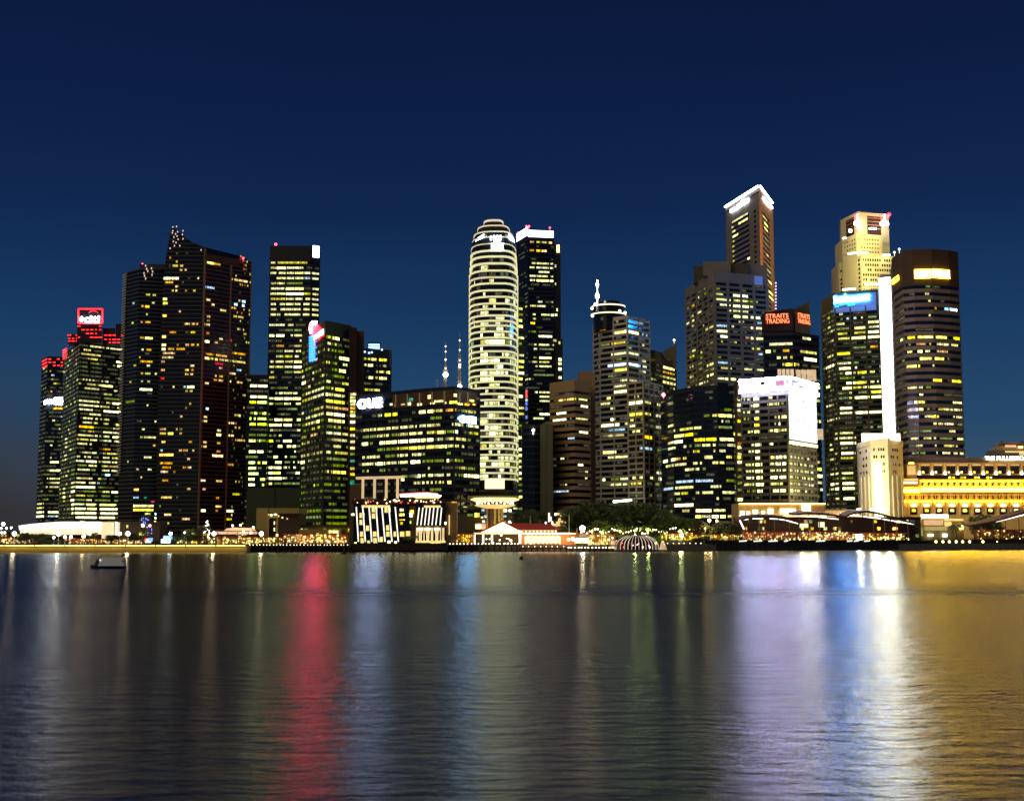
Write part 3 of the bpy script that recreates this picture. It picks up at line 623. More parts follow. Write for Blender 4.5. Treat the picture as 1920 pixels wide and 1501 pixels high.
ys = [468, 479, 492, 506, 518.6, 530, 543, 555, 567.6, 578, 590, 600, 609, 620, 631.6, 645.5, 657]
while ys[-1] < 890: ys.append(ys[-1] + 11.4)
ring_rows = []
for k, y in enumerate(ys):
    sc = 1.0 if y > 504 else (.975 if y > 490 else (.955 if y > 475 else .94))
    z = Z(y) - 1.0; mb = MB(); mb.prism(ring_pts(sc, .5), z, z + 1.1); mb.build('lit_band', 'band_glow_dim' if k in (4, 15) else 'band_glow', t)
    ring_rows.append((z, sc))
for i, (sc, y0, y1, m) in enumerate(((.925, 456, 468, 'glass_dark'), (.945, 455.2, 457, 'band_glow_dim'), (.90, 444, 456, 'wall_navy'), (.90, 442, 444, 'band_glow_dim'), (.82, 433, 443, 'glass_dark'), (.84, 430.8, 433, 'band_glow_dim'), (.66, 420, 431, 'wall_maroon'), (.68, 417.6, 420, 'band_glow_dim'), (.40, 408, 418, 'wall_maroon'), (.42, 404, 407, 'band_glow_dim'))):
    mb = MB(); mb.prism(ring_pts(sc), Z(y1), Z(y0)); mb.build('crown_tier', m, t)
pts = ring_pts(1.0); r4 = random.Random(4)
wins = []
for k, (z, sc) in enumerate(ring_rows[:-1]):
    zn = ring_rows[k + 1][0]; h = z - zn - 1.25
    for i in range(10):
        a, b = pts[i], pts[i + 1]; d = b - a; n = Vector((d.y, -d.x)).normalized(); ln = d.length
        dens = .3 if k < 3 or k in (5,) else (.5 if k < 9 else .68)
        if i < 4: dens *= .35 if k < 12 else .5
        if k in (15, 25): dens *= .15
        q = 0.02
        while q < .97:
            w = min(.96 - q, r4.uniform(1.2, 4.5) / ln)
            if r4.random() < dens and w > .04:
                c = r4.choice('wwwWyWd' if k > 10 else 'wwydd') if i in (4, 5) else r4.choice('wygddw' if k > 12 else 'gddwd')
                wins.append((w * ln * (2 if c in 'WY' else 1), i, q, q + w, zn + 1.3, zn + 1.3 + h * .8, c, sc))
            q += w + .3 / ln
wins.sort(key=lambda e: -e[0]); keys = 'wWyYgd'; rest = MB()
for j, (_, i, s0, s1, z0, z1, c, sc) in enumerate(wins):
    pp = ring_pts(sc * .99); a, b = pp[i], pp[i + 1]; d = b - a; n = Vector((d.y, -d.x)).normalized(); p = a + d * s0 + n * .12; q = a + d * s1 + n * .12; pi, qi = p - n * .1, q - n * .1
    ln = d.length; uv = [(s0 * ln + i * 7, 0), (s1 * ln + i * 7, 0), (s1 * ln + i * 7, 1), (s0 * ln + i * 7, 1)]
    mb = MB() if j < 100 else rest; mi = 0 if j < 100 else keys.index(c)
    mb.face([(p.x, p.y, z0), (q.x, q.y, z0), (q.x, q.y, z1), (p.x, p.y, z1)], uv, mi)
    if j < 100: mb.build('window', WC[c], t, fix=False)
o = rest.build('small_windows', [WC[k] for k in keys], t, fix=False); o['kind'] = 'stuff'
def blob(px0, px1, py0, py1, Y, mat, name, root, th=.6):
    a = P(px0, py1, Y); b = P(px1, py0, Y); mb = MB(); mb.hull8([(a.x, Y, a.z), (b.x, Y, a.z), (b.x, Y + th, a.z), (a.x, Y + th, a.z), (a.x, Y, b.z), (b.x, Y, b.z), (b.x, Y + th, b.z), (a.x, Y + th, b.z)]); return mb.build(name, mat, root)
lamp('sign_soft', (.74, .9, 1), 8)
blob(921, 944, 456, 468, 799, 'sign_soft', 'sign', t); mb = MB(); mb.lathe(P(932, 453, 799.2), [(2.4, -2.2), (1.9, .6), (.1, 3.6)], 8); mb.build('sign_emblem', 'sign_soft', t)
for x0, x1, y0, y1, Y in ((919, 922, 442, 450, 800), (925, 928, 441, 450, 800), (931, 934, 441, 449, 800), (937, 940, 441, 450, 800)): blob(x0, x1, y0, y1, Y, 'sign_soft', 'crown_lamp', t)
mb = MB(); mb.hull8([P(891, 453, 808), P(906, 446, 802), P(906, 446, 802.8), P(891, 453, 808.8), P(894, 447, 808), P(908, 438, 802), P(908, 438, 802.8), P(894, 447, 808.8)]); mb.build('sign', 'sign_soft', t)
mb = MB(); mb.hull8([P(955, 449, 803), P(965, 455, 810), P(965, 455, 810.8), P(955, 449, 803.8), P(953, 438, 803), P(963, 446, 810), P(963, 446, 810.8), P(953, 438, 803.8)]); mb.build('sign', 'sign_soft', t)
lamp('sign_gold_soft', (1, .88, .5), 1.4); blob(909, 946, 898, 916, 798.6, 'sign_gold_soft', 'sign', t)
mb = MB(); a = P(911, 940, 800)
for x in (900, 912, 926, 940, 950): mb.tube((P(x, 940, 806).x, 806, 3), (P(x, 940, 806).x, 806, 24), .9)
mb.build('column', 'stone_cream', t)
# green service core with bright windows on its right
T = Tower('service_core', 'narrow dark tower edge with bright greenish windows, tucked against the round tower', 'office tower', [(968, 556), (984, 558)], 0, 840, fh=3.9, sp=.42, wallm='wall_green', glassm='glass_green', parapet=3, seed=9)
rr = random.Random(3)
for k in range(1, T.nf - 1):
    if rr.random() < .8: T.pool.append((0, .2 + rr.random() * .1, rr.uniform(.6, .92), k, rr.choice('WWwwyYg')))
T.finish()

# ---- dark tower with the white glowing crown
T = Tower('office_tower', 'dark tower with a glowing white crown band, directly right of the round tower', 'office tower', [(969, 444), (990, 431), (1038, 433)], 1, 1150, fh=3.95, sp=.4, wallm='wall_navy', glassm='glass_black', parapet=10, fill=.04, fillc='dd', seed=10, spec='''
454 994-1001o 1006-1013y 1016-1025y 1029-1035O;470 993-1001o 1006-1013O 1016-1025O;496 997-1004w 1006-1029w 1032-1037w;503 993-1002w 1006-1029w 1031-1037w;513 1010-1030w;520 993-1004w 1006-1027w 1033-1037w;529 994-1003w 1006-1029W 1031-1037W;
571 1009-1017w 1034-1037w;578 981-988y 994-1005y 1007-1023w;589 1015-1030w 1033-1038W;595 999-1004w;603 999-1005y;611 995-1003O;621 997-1005g 1010-1037d;636 1010-1035W;645 1002-1006w 1010-1030w 1036-1039w;653 1001-1007w 1012-1038g;671 1000-1006g 1011-1034W;
679 998-1007w 1011-1030y;688 1004-1008w 1011-1034w;705 1001-1038g;713 981-995w;738 1003-1008w 1011-1032w;747 1012-1030w;756 1012-1030w;782 1012-1033W;790 1000-1020w''').finish()
lamp('crown_violet_white', (.82, .78, 1), 5)
T.panel(0, 969.5, 990, 432, 447, 'crown_violet_white', 'crown_light'); T.panel(1, 990, 1037.5, 432.5, 445, 'crown_violet_white', 'crown_light')
T.roof_box(1036, 1051, 457, 'wall_navy', 'side_wing', Y=1156, py1=1000); T.roof_box(1040, 1055, 635, 'wall_navy', 'side_wing', Y=1150, py1=1000)
blob(1044, 1049, 459, 473, 1155, 'lamp_gold', 'lamp', T.root)
for x, y in ((972, 436), (987, 424), (992, 424), (1031, 427)): beacon(T.root, P(x, y, 1160), .9)
for y0, y1, x0, x1, c in ((496, 501, 1040, 1043, 'w'), (530, 534, 1040, 1043, 'w'), (578, 583, 1043, 1046, 'w'), (640, 645, 1047, 1051, 'y'), (671, 676, 1047, 1053, 'W'), (679, 684, 1047, 1053, 'Y'), (689, 694, 1047, 1053, 'W'), (705, 710, 1047, 1053, 'w'), (588, 592, 1040, 1045, 'w'), (636, 640, 1037, 1043, 'w')): blob(x0, x1, y0, y1, 1149, WC[c], 'window', T.root)
for y0, y1, m in ((731, 737, 'neon_red2'), (738, 746, 'neon_red2'), (748, 752, 'sign_soft2'), (754, 760, 'lamp_blue2'), (763, 769, 'lamp_blue2'), (779, 785, 'lamp_blue2')):
    if m not in MATS: lamp(m, {'neon_red2': (1, .08, .12), 'sign_soft2': (.8, .85, 1), 'lamp_blue2': (.1, .2, .8)}[m], 1.0)
    T.panel(0, 983.5, 989.5, y0, y1, m, 'screen')

# ---- dark and brown slabs
def slab(name, label, px0, px1, py, Y, mat, depth=25, cat='building'):
    a = P(px0, py, Y); b = P(px1, py, Y); mb = MB(); k = (Y + depth) / Y
    mb.prism([(a.x, Y), (b.x, Y), (b.x * k, Y + depth), (a.x * k, Y + depth)], 3, a.z)
    n = int((b.x - a.x) / 4) + 1
    for q in range(n + 1): x = a.x + (b.x - a.x) * q / n; mb.box((x, Y - .15, 3), .35, .5, a.z - 3)
    mb.box(((a.x + b.x) / 2, Y + 1, a.z), (b.x - a.x) * .6, 2, .8)
    o = mb.build(name, mat); tag(o, label, cat); return o
T = Tower('office_block', 'narrow plain dark glass block left of the brown banded building', 'office block', [(979, 796), (1003, 796), (1012, 797)], 1, 745, fh=3.8, sp=.3, wallm='metal_dark', glassm='glass_black', parapet=2, seed=11); T.finish()
beacon(T.root, P(1000, 806, 742), .8, 'lamp_white')
slab('office_slab', 'windowless grey green slab between the dark glass block and the brown banded building', 1013, 1036, 795, 748, 'stone_olive')
slab('office_slab', 'tall plain brown slab rising behind the brown banded building', 1084, 1115, 698, 790, 'stone_brown', 22)
T = Tower('office_block', 'brown stone office block with broad horizontal bands and a few white windows', 'office block', [(1033, 718), (1077, 712), (1105, 716)], 1, 755, fh=3.9, sp=.56, wallm='stone_brown', glassm='glass_black', parapet=6.5, base=14, bandout=.8, fill=.015, fillc='dd', seed=12, hw=.36, spec='''
727 1052-1055d;752 1047-1056O 1058-1062o 1064-1080Y@751 1085-1101w@753;764 1089-1102W;783 1044-1062W;793 1037-1062W 1069-1072g 1080-1102w@793;803 1060-1063d;811 1086-1102W@812;820 1065-1078b@821;842 1060-1064d;863 1038-1043d 1051-1058w 1064-1066d;
872 1084-1093W;883 1098-1102w;893 1097-1102w;903 1097-1101w;923 1039-1067b;912 1060-1063w''').finish()
mb = MB(); mb.prism(offset(T.foot, -4), 3, 14.2); mb.build('recessed_base', 'stone_dark_brown', T.root)

# ---- tower with round top and white spire
T = Tower('office_tower', 'grey office tower with a lit round top and a bright white spire', 'office tower', [(1113, 603), (1125, 599), (1176, 591), (1217, 601)], 2, 905, fh=3.9, sp=.38, wallm='concrete_light', glassm='glass_black', parapet=2.5, fill=.03, fillc='dg', seed=13, pier=17, pw=1.0, spec='''
612 1126-1131w;621 1125-1136o 1151-1170y@620;629 1153-1174W 1179-1197W@629 1204-1206b@631 1211-1214b@631;640 1160-1168y;650 1127-1143g 1147-1173y@649 1176-1184g;653 1204-1208w;661 1146-1174w 1179-1199w;675 1204-1211w;683 1140-1174B@683 1179-1200B@681;686 1205-1212w;
692 1153-1175Y@692 1179-1196Y@690;696 1205-1210w;712 1162-1177w@713 1180-1194y@712;726 1152-1174w@725;736 1152-1178W;748 1138-1145Y;760 1127-1144w@759;769 1145-1153w;790 1145-1153W;801 1128-1161W@802 1172-1178w@800;812 1142-1172b@811;823 1132-1170y@822;
846 1131-1155W;855 1140-1177w@854;889 1143-1145d;899 1130-1135W;897 1146-1160g 1163-1178w;909 1145-1165w 1168-1176w;912 1128-1145d''').finish()
mb = MB(); c = P(1141, 600, 925); c.z = T.zt
mb.lathe(c, [(11.2, -8), (11.2, 2), (12.8, 2.6), (12.8, 4.4), (11.2, 4.8), (11.0, 8.4), (12.2, 8.8), (12.2, 10.4), (9.5, 11), (8.5, 13), (.1, 13.4)], 28); RTP = mb.build('round_top', 'glass_dark', T.root)
lamp('ring_light', (1, .97, .62), 1.3, var=.3, scale=.15)
for z, r in ((3.0, 12.95), (9.0, 12.4)): mb = MB(); mb.lathe(c + Vector((0, 0, z)), [(r, 0), (r, 1.0)], 28); mb.build('ring_light', 'ring_light', RTP)
for x, y in ((1110, 578), (1111, 592), (1162, 583), (1172, 586), (1116, 570)): mb = MB(); mb.ball(P(x, y, 911), 1.1); mb.build('lamp', 'lamp_mast', T.root)
mb = MB(); s0 = P(1120, 573, 912); s1 = P(1120, 524, 912); mb.tube(s0 - Vector((0, 0, 4)), s1, .9, .2); SPI = mb.build('spire', 'paint_white', T.root)
for y, r in ((532, 1.0), (554, 1.5)): mb = MB(); mb.lathe(P(1120, y, 912), [(.3, -3), (r, -.8), (r * .8, .8), (.2, 3)], 10); mb.build('lamp', 'lamp_white', SPI)
mb = MB(); mb.tube(P(1120, 573, 911.5), P(1120, 536, 911.5), .45, .35); mb.build('spire_light', 'lamp_spire' if 'lamp_spire' in MATS else lamp('lamp_spire', (1, .97, .9), 3), T.root)
T = Tower('office_tower', 'lower gridded grey tower standing against the spire tower', 'office tower', [(1178, 717), (1206, 713), (1243, 722)], 1, 865, fh=3.95, sp=.34, wallm='concrete_light', glassm='glass_black', parapet=1.5, fill=.03, fillc='dg', seed=14, pier=9, pw=.9, spec='''
743 1190-1192w 1196-1198w;754 1180-1205W@753 1209-1220y@754;765 1232-1239w;777 1181-1205Y@775 1209-1220y 1230-1240w;787 1182-1188y;800 1181-1192w 1230-1240w;809 1186-1200w;818 1207-1222O;842 1200-1205b 1208-1222b 1233-1241g;866 1235-1240g;886 1231-1241w;
896 1186-1193w 1199-1205w 1218-1224w 1235-1242W;908 1183-1203y''').finish()
mb = MB(); mb.bar(P(1150, 940, 858), P(1184, 937, 858), 1.2, 1.2); tag(mb.build('light_line', 'lamp_white'), 'bright white light line at the foot of the spire tower', 'light')
T = Tower('office_tower', 'grey office tower with an angular roof fin and a white lamp at its tip', 'office tower', [(1217, 654), (1241, 661), (1267, 668)], 1, 1000, fh=3.9, sp=.38, wallm='concrete_grey', glassm='glass_dark', parapet=10, fill=.12, fillc='dgy', seed=15, pier=7, pw=.6, spec='''
690 1241-1264W;703 1243-1265o;711 1243-1266y;718 1243-1266Y;724 1245-1265y''').finish()
mb = MB(); pf = [P(1241, 664, 997), P(1241, 660, 997), P(1265, 645, 1003), P(1267, 645, 1003), P(1267, 690, 1003), P(1262, 690, 1002), P(1262, 672, 1002), P(1250, 674, 999)]
bk = [p + Vector((1, 4, 0)) for p in pf]; n = len(pf); mb.face(pf); mb.face(list(reversed(bk)))
for k in range(n): mb.face([pf[k], pf[(k + 1) % n], bk[(k + 1) % n], bk[k]])
mb.build('roof_fin', 'concrete_grey', T.root); beacon(T.root, P(1264, 637.5, 1003), 1.0, 'lamp_mast')

# ---- dark blue curved glass block
T = Tower('office_block', 'dark navy glass block with a curved front and yellow strips of windows', 'office block', [(1239, 741), (1262, 731.5), (1300, 724.5), (1345, 722), (1374, 723.5), (1386, 730)], 2, 800, fh=3.68, sp=.34, wallm='wall_navy', glassm='glass_blue', parapet=3, fill=.004, fillc='dg', seed=16, bandout=.1, spec='''
766 1358-1371g;778 1320-1330g 1336-1348y 1348-1372Y@777 1376-1379w;790 1353-1356w 1360-1368g;804 1253-1266w 1275-1300y@801 1302-1315w@800 1344-1372g@799;824 1265-1283Y 1285-1300Y@822 1302-1322Y@821 1324-1343Y@820 1345-1380Y@820;
836 1253-1265w@837 1265-1280W@835 1282-1287w 1293-1297g 1303-1314g@834 1322-1332w@832 1337-1342w@832;846 1253-1267w 1300-1312y@844 1317-1332w@842 1338-1341w@842 1349-1360w@842 1364-1382w@841;857 1266-1276o 1281-1287y 1328-1332y;868 1244-1252W@869 1259-1267W@868 1271-1278w 1283-1287w 1300-1308w@866 1313-1316w 1321-1336Y@863 1362-1372y@862;
878 1249-1257w 1260-1283w 1285-1311w@877 1318-1323g@876 1336-1358w@875;886 1362-1376g@885;898 1362-1376g;909 1268-1300b@910 1300-1337b@908;921 1245-1262b@922 1262-1300w@921 1305-1311y 1320-1330w 1333-1352w@919;932 1265-1275w 1278-1290y 1317-1337w@931 1344-1348w 1355-1384w@930;
953 1265-1300W;960 1280-1293y 1305-1334W 1338-1360w;970 1304-1315Y 1317-1332w 1335-1360W 1365-1378w''').finish()
beacon(T.root, P(1244, 740, 812), 1.3, 'lamp_pink' if 'lamp_pink' in MATS else lamp('lamp_pink', (1, .25, .4), 4))

# ---- stepped grey tower
T = Tower('office_tower', 'grey concrete office tower with vertical piers and stepped roof blocks', 'office tower', [(1286, 541), (1339, 509), (1437, 517)], 1, 950, fh=4.0, sp=.44, wallm='concrete_grey', glassm='glass_dark', parapet=8, fill=.05, fillc='dgw', seed=17, pier=13, pw=2.2, spec='''
529 1341-1370W;560 1343-1370w 1375-1402W;571 1350-1370w 1376-1403w;580 1367-1371w 1375-1404W 1407-1416w;590 1375-1403y;593 1408-1425W;600 1365-1368w 1376-1402W;610 1385-1395o;609 1342-1365b;612 1420-1428b;619 1344-1368W 1372-1376w;622 1408-1430O;
629 1351-1365W;640 1352-1355y 1377-1381y 1398-1405o 1408-1431Y;661 1410-1425y;671 1422-1430b;679 1346-1370b 1378-1395d;688 1352-1372y 1396-1410w@691;699 1396-1408w 1416-1433w@700;716 1360-1380W 1385-1400w;708 1345-1372w;
577 1298-1302o;592 1297-1300w 1306-1315w;614 1297-1300w;620 1323-1338y;662 1298-1304w;665 1314-1320y;673 1294-1302y;680 1307-1316g;693 1294-1300w 1326-1338Y@690;710 1294-1300w 1311-1322w@716 1326-1338Y@709''').finish()
T.roof_box(1318, 1370, 490, 'concrete_grey', 'roof_block', Y=962, depth=12); T.roof_box(1300, 1320, 498, 'concrete_dark', 'roof_block', Y=985, depth=8, py1=530)
T.roof_box(1370, 1404, 494, 'concrete_dark', 'roof_block', Y=966, depth=12); T.roof_box(1404, 1437, 497, 'concrete_grey', 'roof_block', Y=970, depth=12)
lamp('sign_dark_blue', (.03, .08, .5), .5); T.panel(1, 1414, 1429, 518, 534, 'sign_dark_blue', 'sign')

# ---- the tallest tower, triangular with lit roof edges
T = Tower('skyscraper', 'tallest grey tower with a sharp corner and glowing white roof edges', 'skyscraper', [(1361, 389), (1423, 350), (1449, 385)], 1, 1060, fh=4.1, sp=.55, wallm='concrete_grey', glassm='concrete_grey', parapet=4, band=False, seed=18).finish()
dk = MB()
for k in range(36):
    z = T.zt - 20 - k * 4.4
    if z < 90: break
    T.quad_on(dk, 0, .18, .70, z, z + 2.0, .08)
    T.quad_on(dk, 0, .84, .9, z, z + 2.0, .08)
    T.quad_on(dk, 1, .2, .72, z, z + 2.0, .08)
dk.build('window_slots', 'glass_black', T.root)
mb = MB(); T.quad_on(mb, 1, .0, 1, 90, T.zt - 4, .04, .1); mb.build('side_wall', 'rust_orange', T.root)  # orange light on this face put into the wall colour
T.fh = 4.4; T.z1 = T.zt - 16; T.hw = .5; T.pool = []; T.nf = 60
T.read('''408 1373-1402w@411;415 1385-1402Y;427 1372-1375w;435 1373-1379w;441 1374-1384Y;454 1374-1377y;464 1374-1377y;473 1374-1377y;480 1374-1377y;488 1374-1377y;484 1402-1406W;405 1430-1434y@408 1433-1439Y@420;428 1433-1439Y;412 1432-1438y@414;484 1437-1441y;500 1438-1445g;516 1439-1445y;530 1441-1447Y;548 1441-1449Y;558 1442-1450Y;452 1434-1440g;466 1435-1441g''')
T.finish()
lamp('edge_light', (.80, .88, 1), 14)
for i, (p, q) in enumerate((((1361, 388), (1423, 349)), ((1423, 349), (1447, 381)))):
    mb = MB(); mb.bar(face_pt(T, i, *p, 1), face_pt(T, i, *q, 1), 1.0, 1.2); mb.build('edge_light', 'edge_light', T.root)
l = bpy.data.lights.new('side_fill_light', 'POINT'); l.energy = 16000; l.color = (1, .5, .2); l.shadow_soft_size = 2; lo = bpy.data.objects.new('side_fill_light', l); COL.objects.link(lo); lo.location = P(1462, 520, 1045); adopt(lo, T.root)  # unseen point lights added to brighten the orange side wall
l = bpy.data.lights.new('side_fill_light', 'POINT'); l.energy = 16000; l.color = (1, .42, .16); l.shadow_soft_size = 2; lo = bpy.data.objects.new('side_fill_light', l); COL.objects.link(lo); lo.location = P(1460, 430, 1045); adopt(lo, T.root)
for (i, p, q, w) in ((0, (1371, 396), (1386, 388), 2.2), (0, (1384, 387), (1405, 375), 2.4), (0, (1392, 379), (1399, 375), 1.8), (1, (1429, 371), (1434, 378), 1.8), (1, (1434, 378), (1446, 390), 2.0)):
    mb = MB(); mb.bar(face_pt(T, i, *p, 1), face_pt(T, i, *q, 1), .8, w); mb.build('sign', 'edge_light', T.root)
for k in range(9): blob(1453.5, 1456, 529 + k * 6, 531.5 + k * 6, 1040, 'lamp_pinkish' if 'lamp_pinkish' in MATS else lamp('lamp_pinkish', (1, .6, .9), 1.6), 'lamp', T.root)
mb = MB(); mb.bar(P(1454.7, 526, 1041), P(1456, 620, 1041), .5, .5); mb.build('lamp_pole', 'metal_grey', T.root)

# ---- tower with red letters
T = Tower('office_tower', 'dark office tower with red STRAITS TRADING letters on two faces', 'office tower', [(1433, 624), (1487, 622), (1535, 629)], 1, 790, fh=4.3, sp=.42, wallm='wall_navy', glassm='glass_black', parapet=2, fill=.04, fillc='dg', seed=19, spec='''
628 1471-1486Y 1489-1530Y;645 1443-1486w 1505-1520w@643;660 1436-1445W 1450-1455g 1468-1480o;672 1457-1464w 1469-1476w 1482-1486y 1501-1531y@669;684 1467-1471y 1473-1486Y 1489-1491Y 1493-1498y 1508-1531W@682;
725 1527-1543W;738 1526-1543W;752 1527-1537w;795 1527-1534w 1536-1543Y;866 1529-1537y;879 1530-1546Y;894 1530-1546W;907 1533-1546y;923 1538-1545w''').finish()
mb = MB(); a, b = P(1433, 586, 800), P(1487, 577, 791); c = P(1486, 577, 791); zb = T.zt - .5
mb.hull8([(a.x, a.y, zb), (b.x, b.y, zb), (b.x + .5, b.y + 9, zb), (a.x, a.y + 9, zb), (a.x, a.y, a.z), (b.x, b.y, b.z), (b.x + .5, b.y + 9, b.z), (a.x, a.y + 9, a.z)]); mb.build('sign_block', 'wall_maroon', T.root)
mb = MB(); b2 = P(1519, 612, 800); c1 = P(1490, 579, 792); c2 = P(1518, 565, 800)
mb.hull8([(c1.x, c1.y, zb), (c2.x, c2.y, zb), (c2.x, c2.y + 6, zb), (c1.x, c1.y + 6, zb), (c1.x, c1.y, c1.z), (c2.x, c2.y, c2.z), (c2.x, c2.y + 6, c2.z), (c1.x, c1.y + 6, c1.z)]); mb.build('roof_fin', 'concrete_dark', T.root)
mb = MB(); T.quad_on(mb, 0, .02, 1, T.zt + 1, T.zt + 12, .1, .2); mb.build('sign_board', 'wall_maroon', T.root)
lamp('letters_red', (1, .09, .02), 5); lamp('letters_gold', (1, .26, .06), 1.8)
for (txt, x0, x1, y0, y1, Y, ti) in (('STRAITS', 1436, 1478, 588, 596, 790, .03), ('TRADING', 1436, 1480, 597.5, 606, 790, .03), ('STRAITS', 1496, 1518, 588, 597, 790, -.2), ('TRADING', 1496, 1519, 598.5, 607, 790, -.2)):
    a = P(x0, y1, Y); b = P(x1, y0, Y); put_text(txt, (a + b) / 2, Vector((1, 0, 0)), b.x - a.x, b.z - a.z, 'letters_gold', 'sign_lettering', T.root, .0, ti)
    mb = MB(); w = (b.x - a.x) / 2 + .5; h = (b.z - a.z) / 2 + .4; m = (a + b) / 2
    mb.hull8([(m.x - w, Y + .5, m.z - h - ti * w), (m.x + w, Y + .5, m.z - h + ti * w), (m.x + w, Y + 9.3 - 8.3, m.z - h + ti * w), (m.x - w, Y + 1, m.z - h - ti * w), (m.x - w, Y + .5, m.z + h - ti * w), (m.x + w, Y + .5, m.z + h + ti * w), (m.x + w, Y + 1, m.z + h + ti * w), (m.x - w, Y + 1, m.z + h - ti * w)]); mb.build('sign_glow_panel', 'panel_red' if 'panel_red' in MATS else lamp('panel_red', (1, .015, .01), .10, base=(.03, .005, .004)), T.root)
lamp('column_lit', (1, .66, .35), .6, var=.3, scale=.3)  # lit cream columns, their brightness put in as emission
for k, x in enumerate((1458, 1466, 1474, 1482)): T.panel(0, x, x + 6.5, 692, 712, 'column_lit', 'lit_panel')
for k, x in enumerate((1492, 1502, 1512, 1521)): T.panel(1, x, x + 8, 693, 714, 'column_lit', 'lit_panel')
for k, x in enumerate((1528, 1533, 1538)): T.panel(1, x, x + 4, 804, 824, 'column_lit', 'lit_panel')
slab('office_slab', 'narrow brown side block with yellow windows left of the white crowned tower', 1377, 1400, 716, 760, 'stone_dark_brown', 20)
sd = bpy.context.view_layer.objects.active
mbs = [o for o in bpy.data.objects if o.get('label', '').startswith('narrow brown side block')][0]
ROOTW[mbs.name] = Matrix.Identity(4)
for yy, c in ((748, 'W'), (759, 'W'), (769, 'w'), (789, 'Y'), (814, 'w'), (831, 'o'), (838, 'Y'), (851, 'w'), (857, 'Y'), (866, 'W'), (936, 'W'), (778, 'd'), (880, 'g'), (893, 'g'), (905, 'g'), (918, 'g')): blob(1383, 1396, yy - 2.5, yy + 2.5, 759.3, WC[c], 'window', mbs)

# ---- white crowned tower with the big screen
T = Tower('office_tower', 'office tower with a glowing white crown and a huge white screen on its right face', 'office tower', [(1390, 716), (1475, 709), (1527, 723)], 1, 690, fh=3.62, sp=.44, wallm='concrete_dark', glassm='glass_black', parapet=9, fill=.03, fillc='dg', seed=20, pier=5.5, pw=.5, spec='''
751 1395-1397w 1401-1407w 1413-1424W 1440-1448w@750 1456-1460g;764 1406-1411w 1413-1425W@763 1439-1450w@762 1452-1461w@762 1465-1470g;777 1394-1397w 1401-1407w 1416-1425w@776 1440-1460d;789 1395-1398y 1401-1405g 1415-1425Y@788 1453-1456w@785 1459-1462W@785 1466-1475W@784;
801 1415-1425Y@800 1453-1455w 1459-1463W@798;814 1402-1412w 1415-1425Y@813 1441-1450w@811 1452-1461W@811 1464-1475w@811;827 1440-1470d;838 1409-1414w 1416-1427W 1443-1450w@837;850 1404-1414w 1417-1427W;863 1417-1427W 1445-1452Y@861 1455-1467W@861 1470-1474W@860;
876 1398-1414w 1417-1429W@875 1443-1452w@875 1455-1464W@875 1467-1474W@874;889 1399-1414w 1417-1430W@888 1443-1453w@887 1456-1464w@887 1468-1474w@887;902 1400-1414w 1419-1430W@901 1445-1458W@900 1461-1474W@900;914 1396-1414w 1418-1432W 1445-1468w@913;926 1401-1406g 1410-1417g 1420-1430W 1450-1462W 1464-1474W;
838 1485-1489w@837 1492-1496w@838 1499-1505w@839;850 1480-1520d;865 1482-1486w@863 1489-1493w@863 1496-1500w@864 1503-1507w@865 1512-1517w@866;877 1480-1486w@875 1489-1495w@876 1499-1504w@877 1508-1513w@878 1517-1524w@879;889 1480-1487w@887 1490-1497w@888 1500-1506w@889 1509-1516w@890 1519-1525w@891;
901 1480-1488w@899 1491-1497y@900 1504-1510w@901 1513-1518w@902 1520-1526w@903;914 1480-1490y 1492-1500y 1505-1515w 1517-1525w;926 1480-1488W 1490-1500w 1510-1514w 1520-1525g''').finish()
mb = MB(); T.quad_on(mb, 1, .0, 1, 20, T.zt - 34, .9, .75); 
for k in range(26):
    z = 20 + k * 3.62
    if z > T.zt - 36: break
mb2 = MB()
mb = MB(); cr = offset(T.foot, 1.6); zt = T.zt + .8; zb = P(1475, 731, 690).z
mb.prism(cr, zb, zt); CRN = mb.build('crown', 'paint_white', T.root)
lamp('crown_panel', (.62, .58, 1), 9, var=.12, scale=.1); lamp('crown_edge', (.56, .55, 1), 150)
for i, (x0, x1) in enumerate(((1391, 1474.5), (1475.5, 1526))):
    yT = (714, 715)[i]; h = 19
    s0, s1, z0, z1 = T.rect(i, x0, x1, 712, 735); z0 = zb + .8; z1 = zt - .8
    mb = MB(); T.quad_on(mb, i, 0.0, 1.0, z0, z1, 1.9, .25); mb.build('panel', 'crown_panel', CRN)
    for z in (zb, zt - .6): mb = MB(); T.quad_on(mb, i, -.02, 1.02, z, z + .7, 2.3, .6); mb.build('edge_light', 'crown_edge', CRN)
lamp('logo_yellow', (.8, .25, .6), .8); lamp('logo_blue', (.12, .14, .45), .8)
T.panel(0, 1430, 1437, 716, 722, 'wall_navy', 'crown_emblem', off=2.5, th=.4); T.panel(0, 1458, 1474, 713, 724, 'logo_yellow', 'crown_emblem', off=2.4, th=.4)
T.panel(1, 1477, 1497, 714, 726, 'logo_blue', 'crown_emblem', off=2.4, th=.4)
for k in range(5): T.panel(1, 1479 + k * 3.6, 1481.4 + k * 3.6, 716.5 + (k % 2), 723.5, 'sign_soft2', 'emblem_stroke', off=2.7, th=.2)
lamp('screen_white', (.86, .96, .92), 1.35, base=(.02, .02, .02), var=.6, scale=.22)
s0, s1, z0, z1 = T.rect(1, 1476, 1525, 745, 823); mb = MB(); T.quad_on(mb, 1, .02, .97, z0 - 1, zb - .3, 1.4, .9); mb.build('screen', 'screen_white', T.root)
mb = MB(); T.quad_on(mb, 1, .0, .98, z0 - 3.6, z0 - 2, 1.5, 1); mb.build('ledge_light', 'sign_gold_soft', T.root)
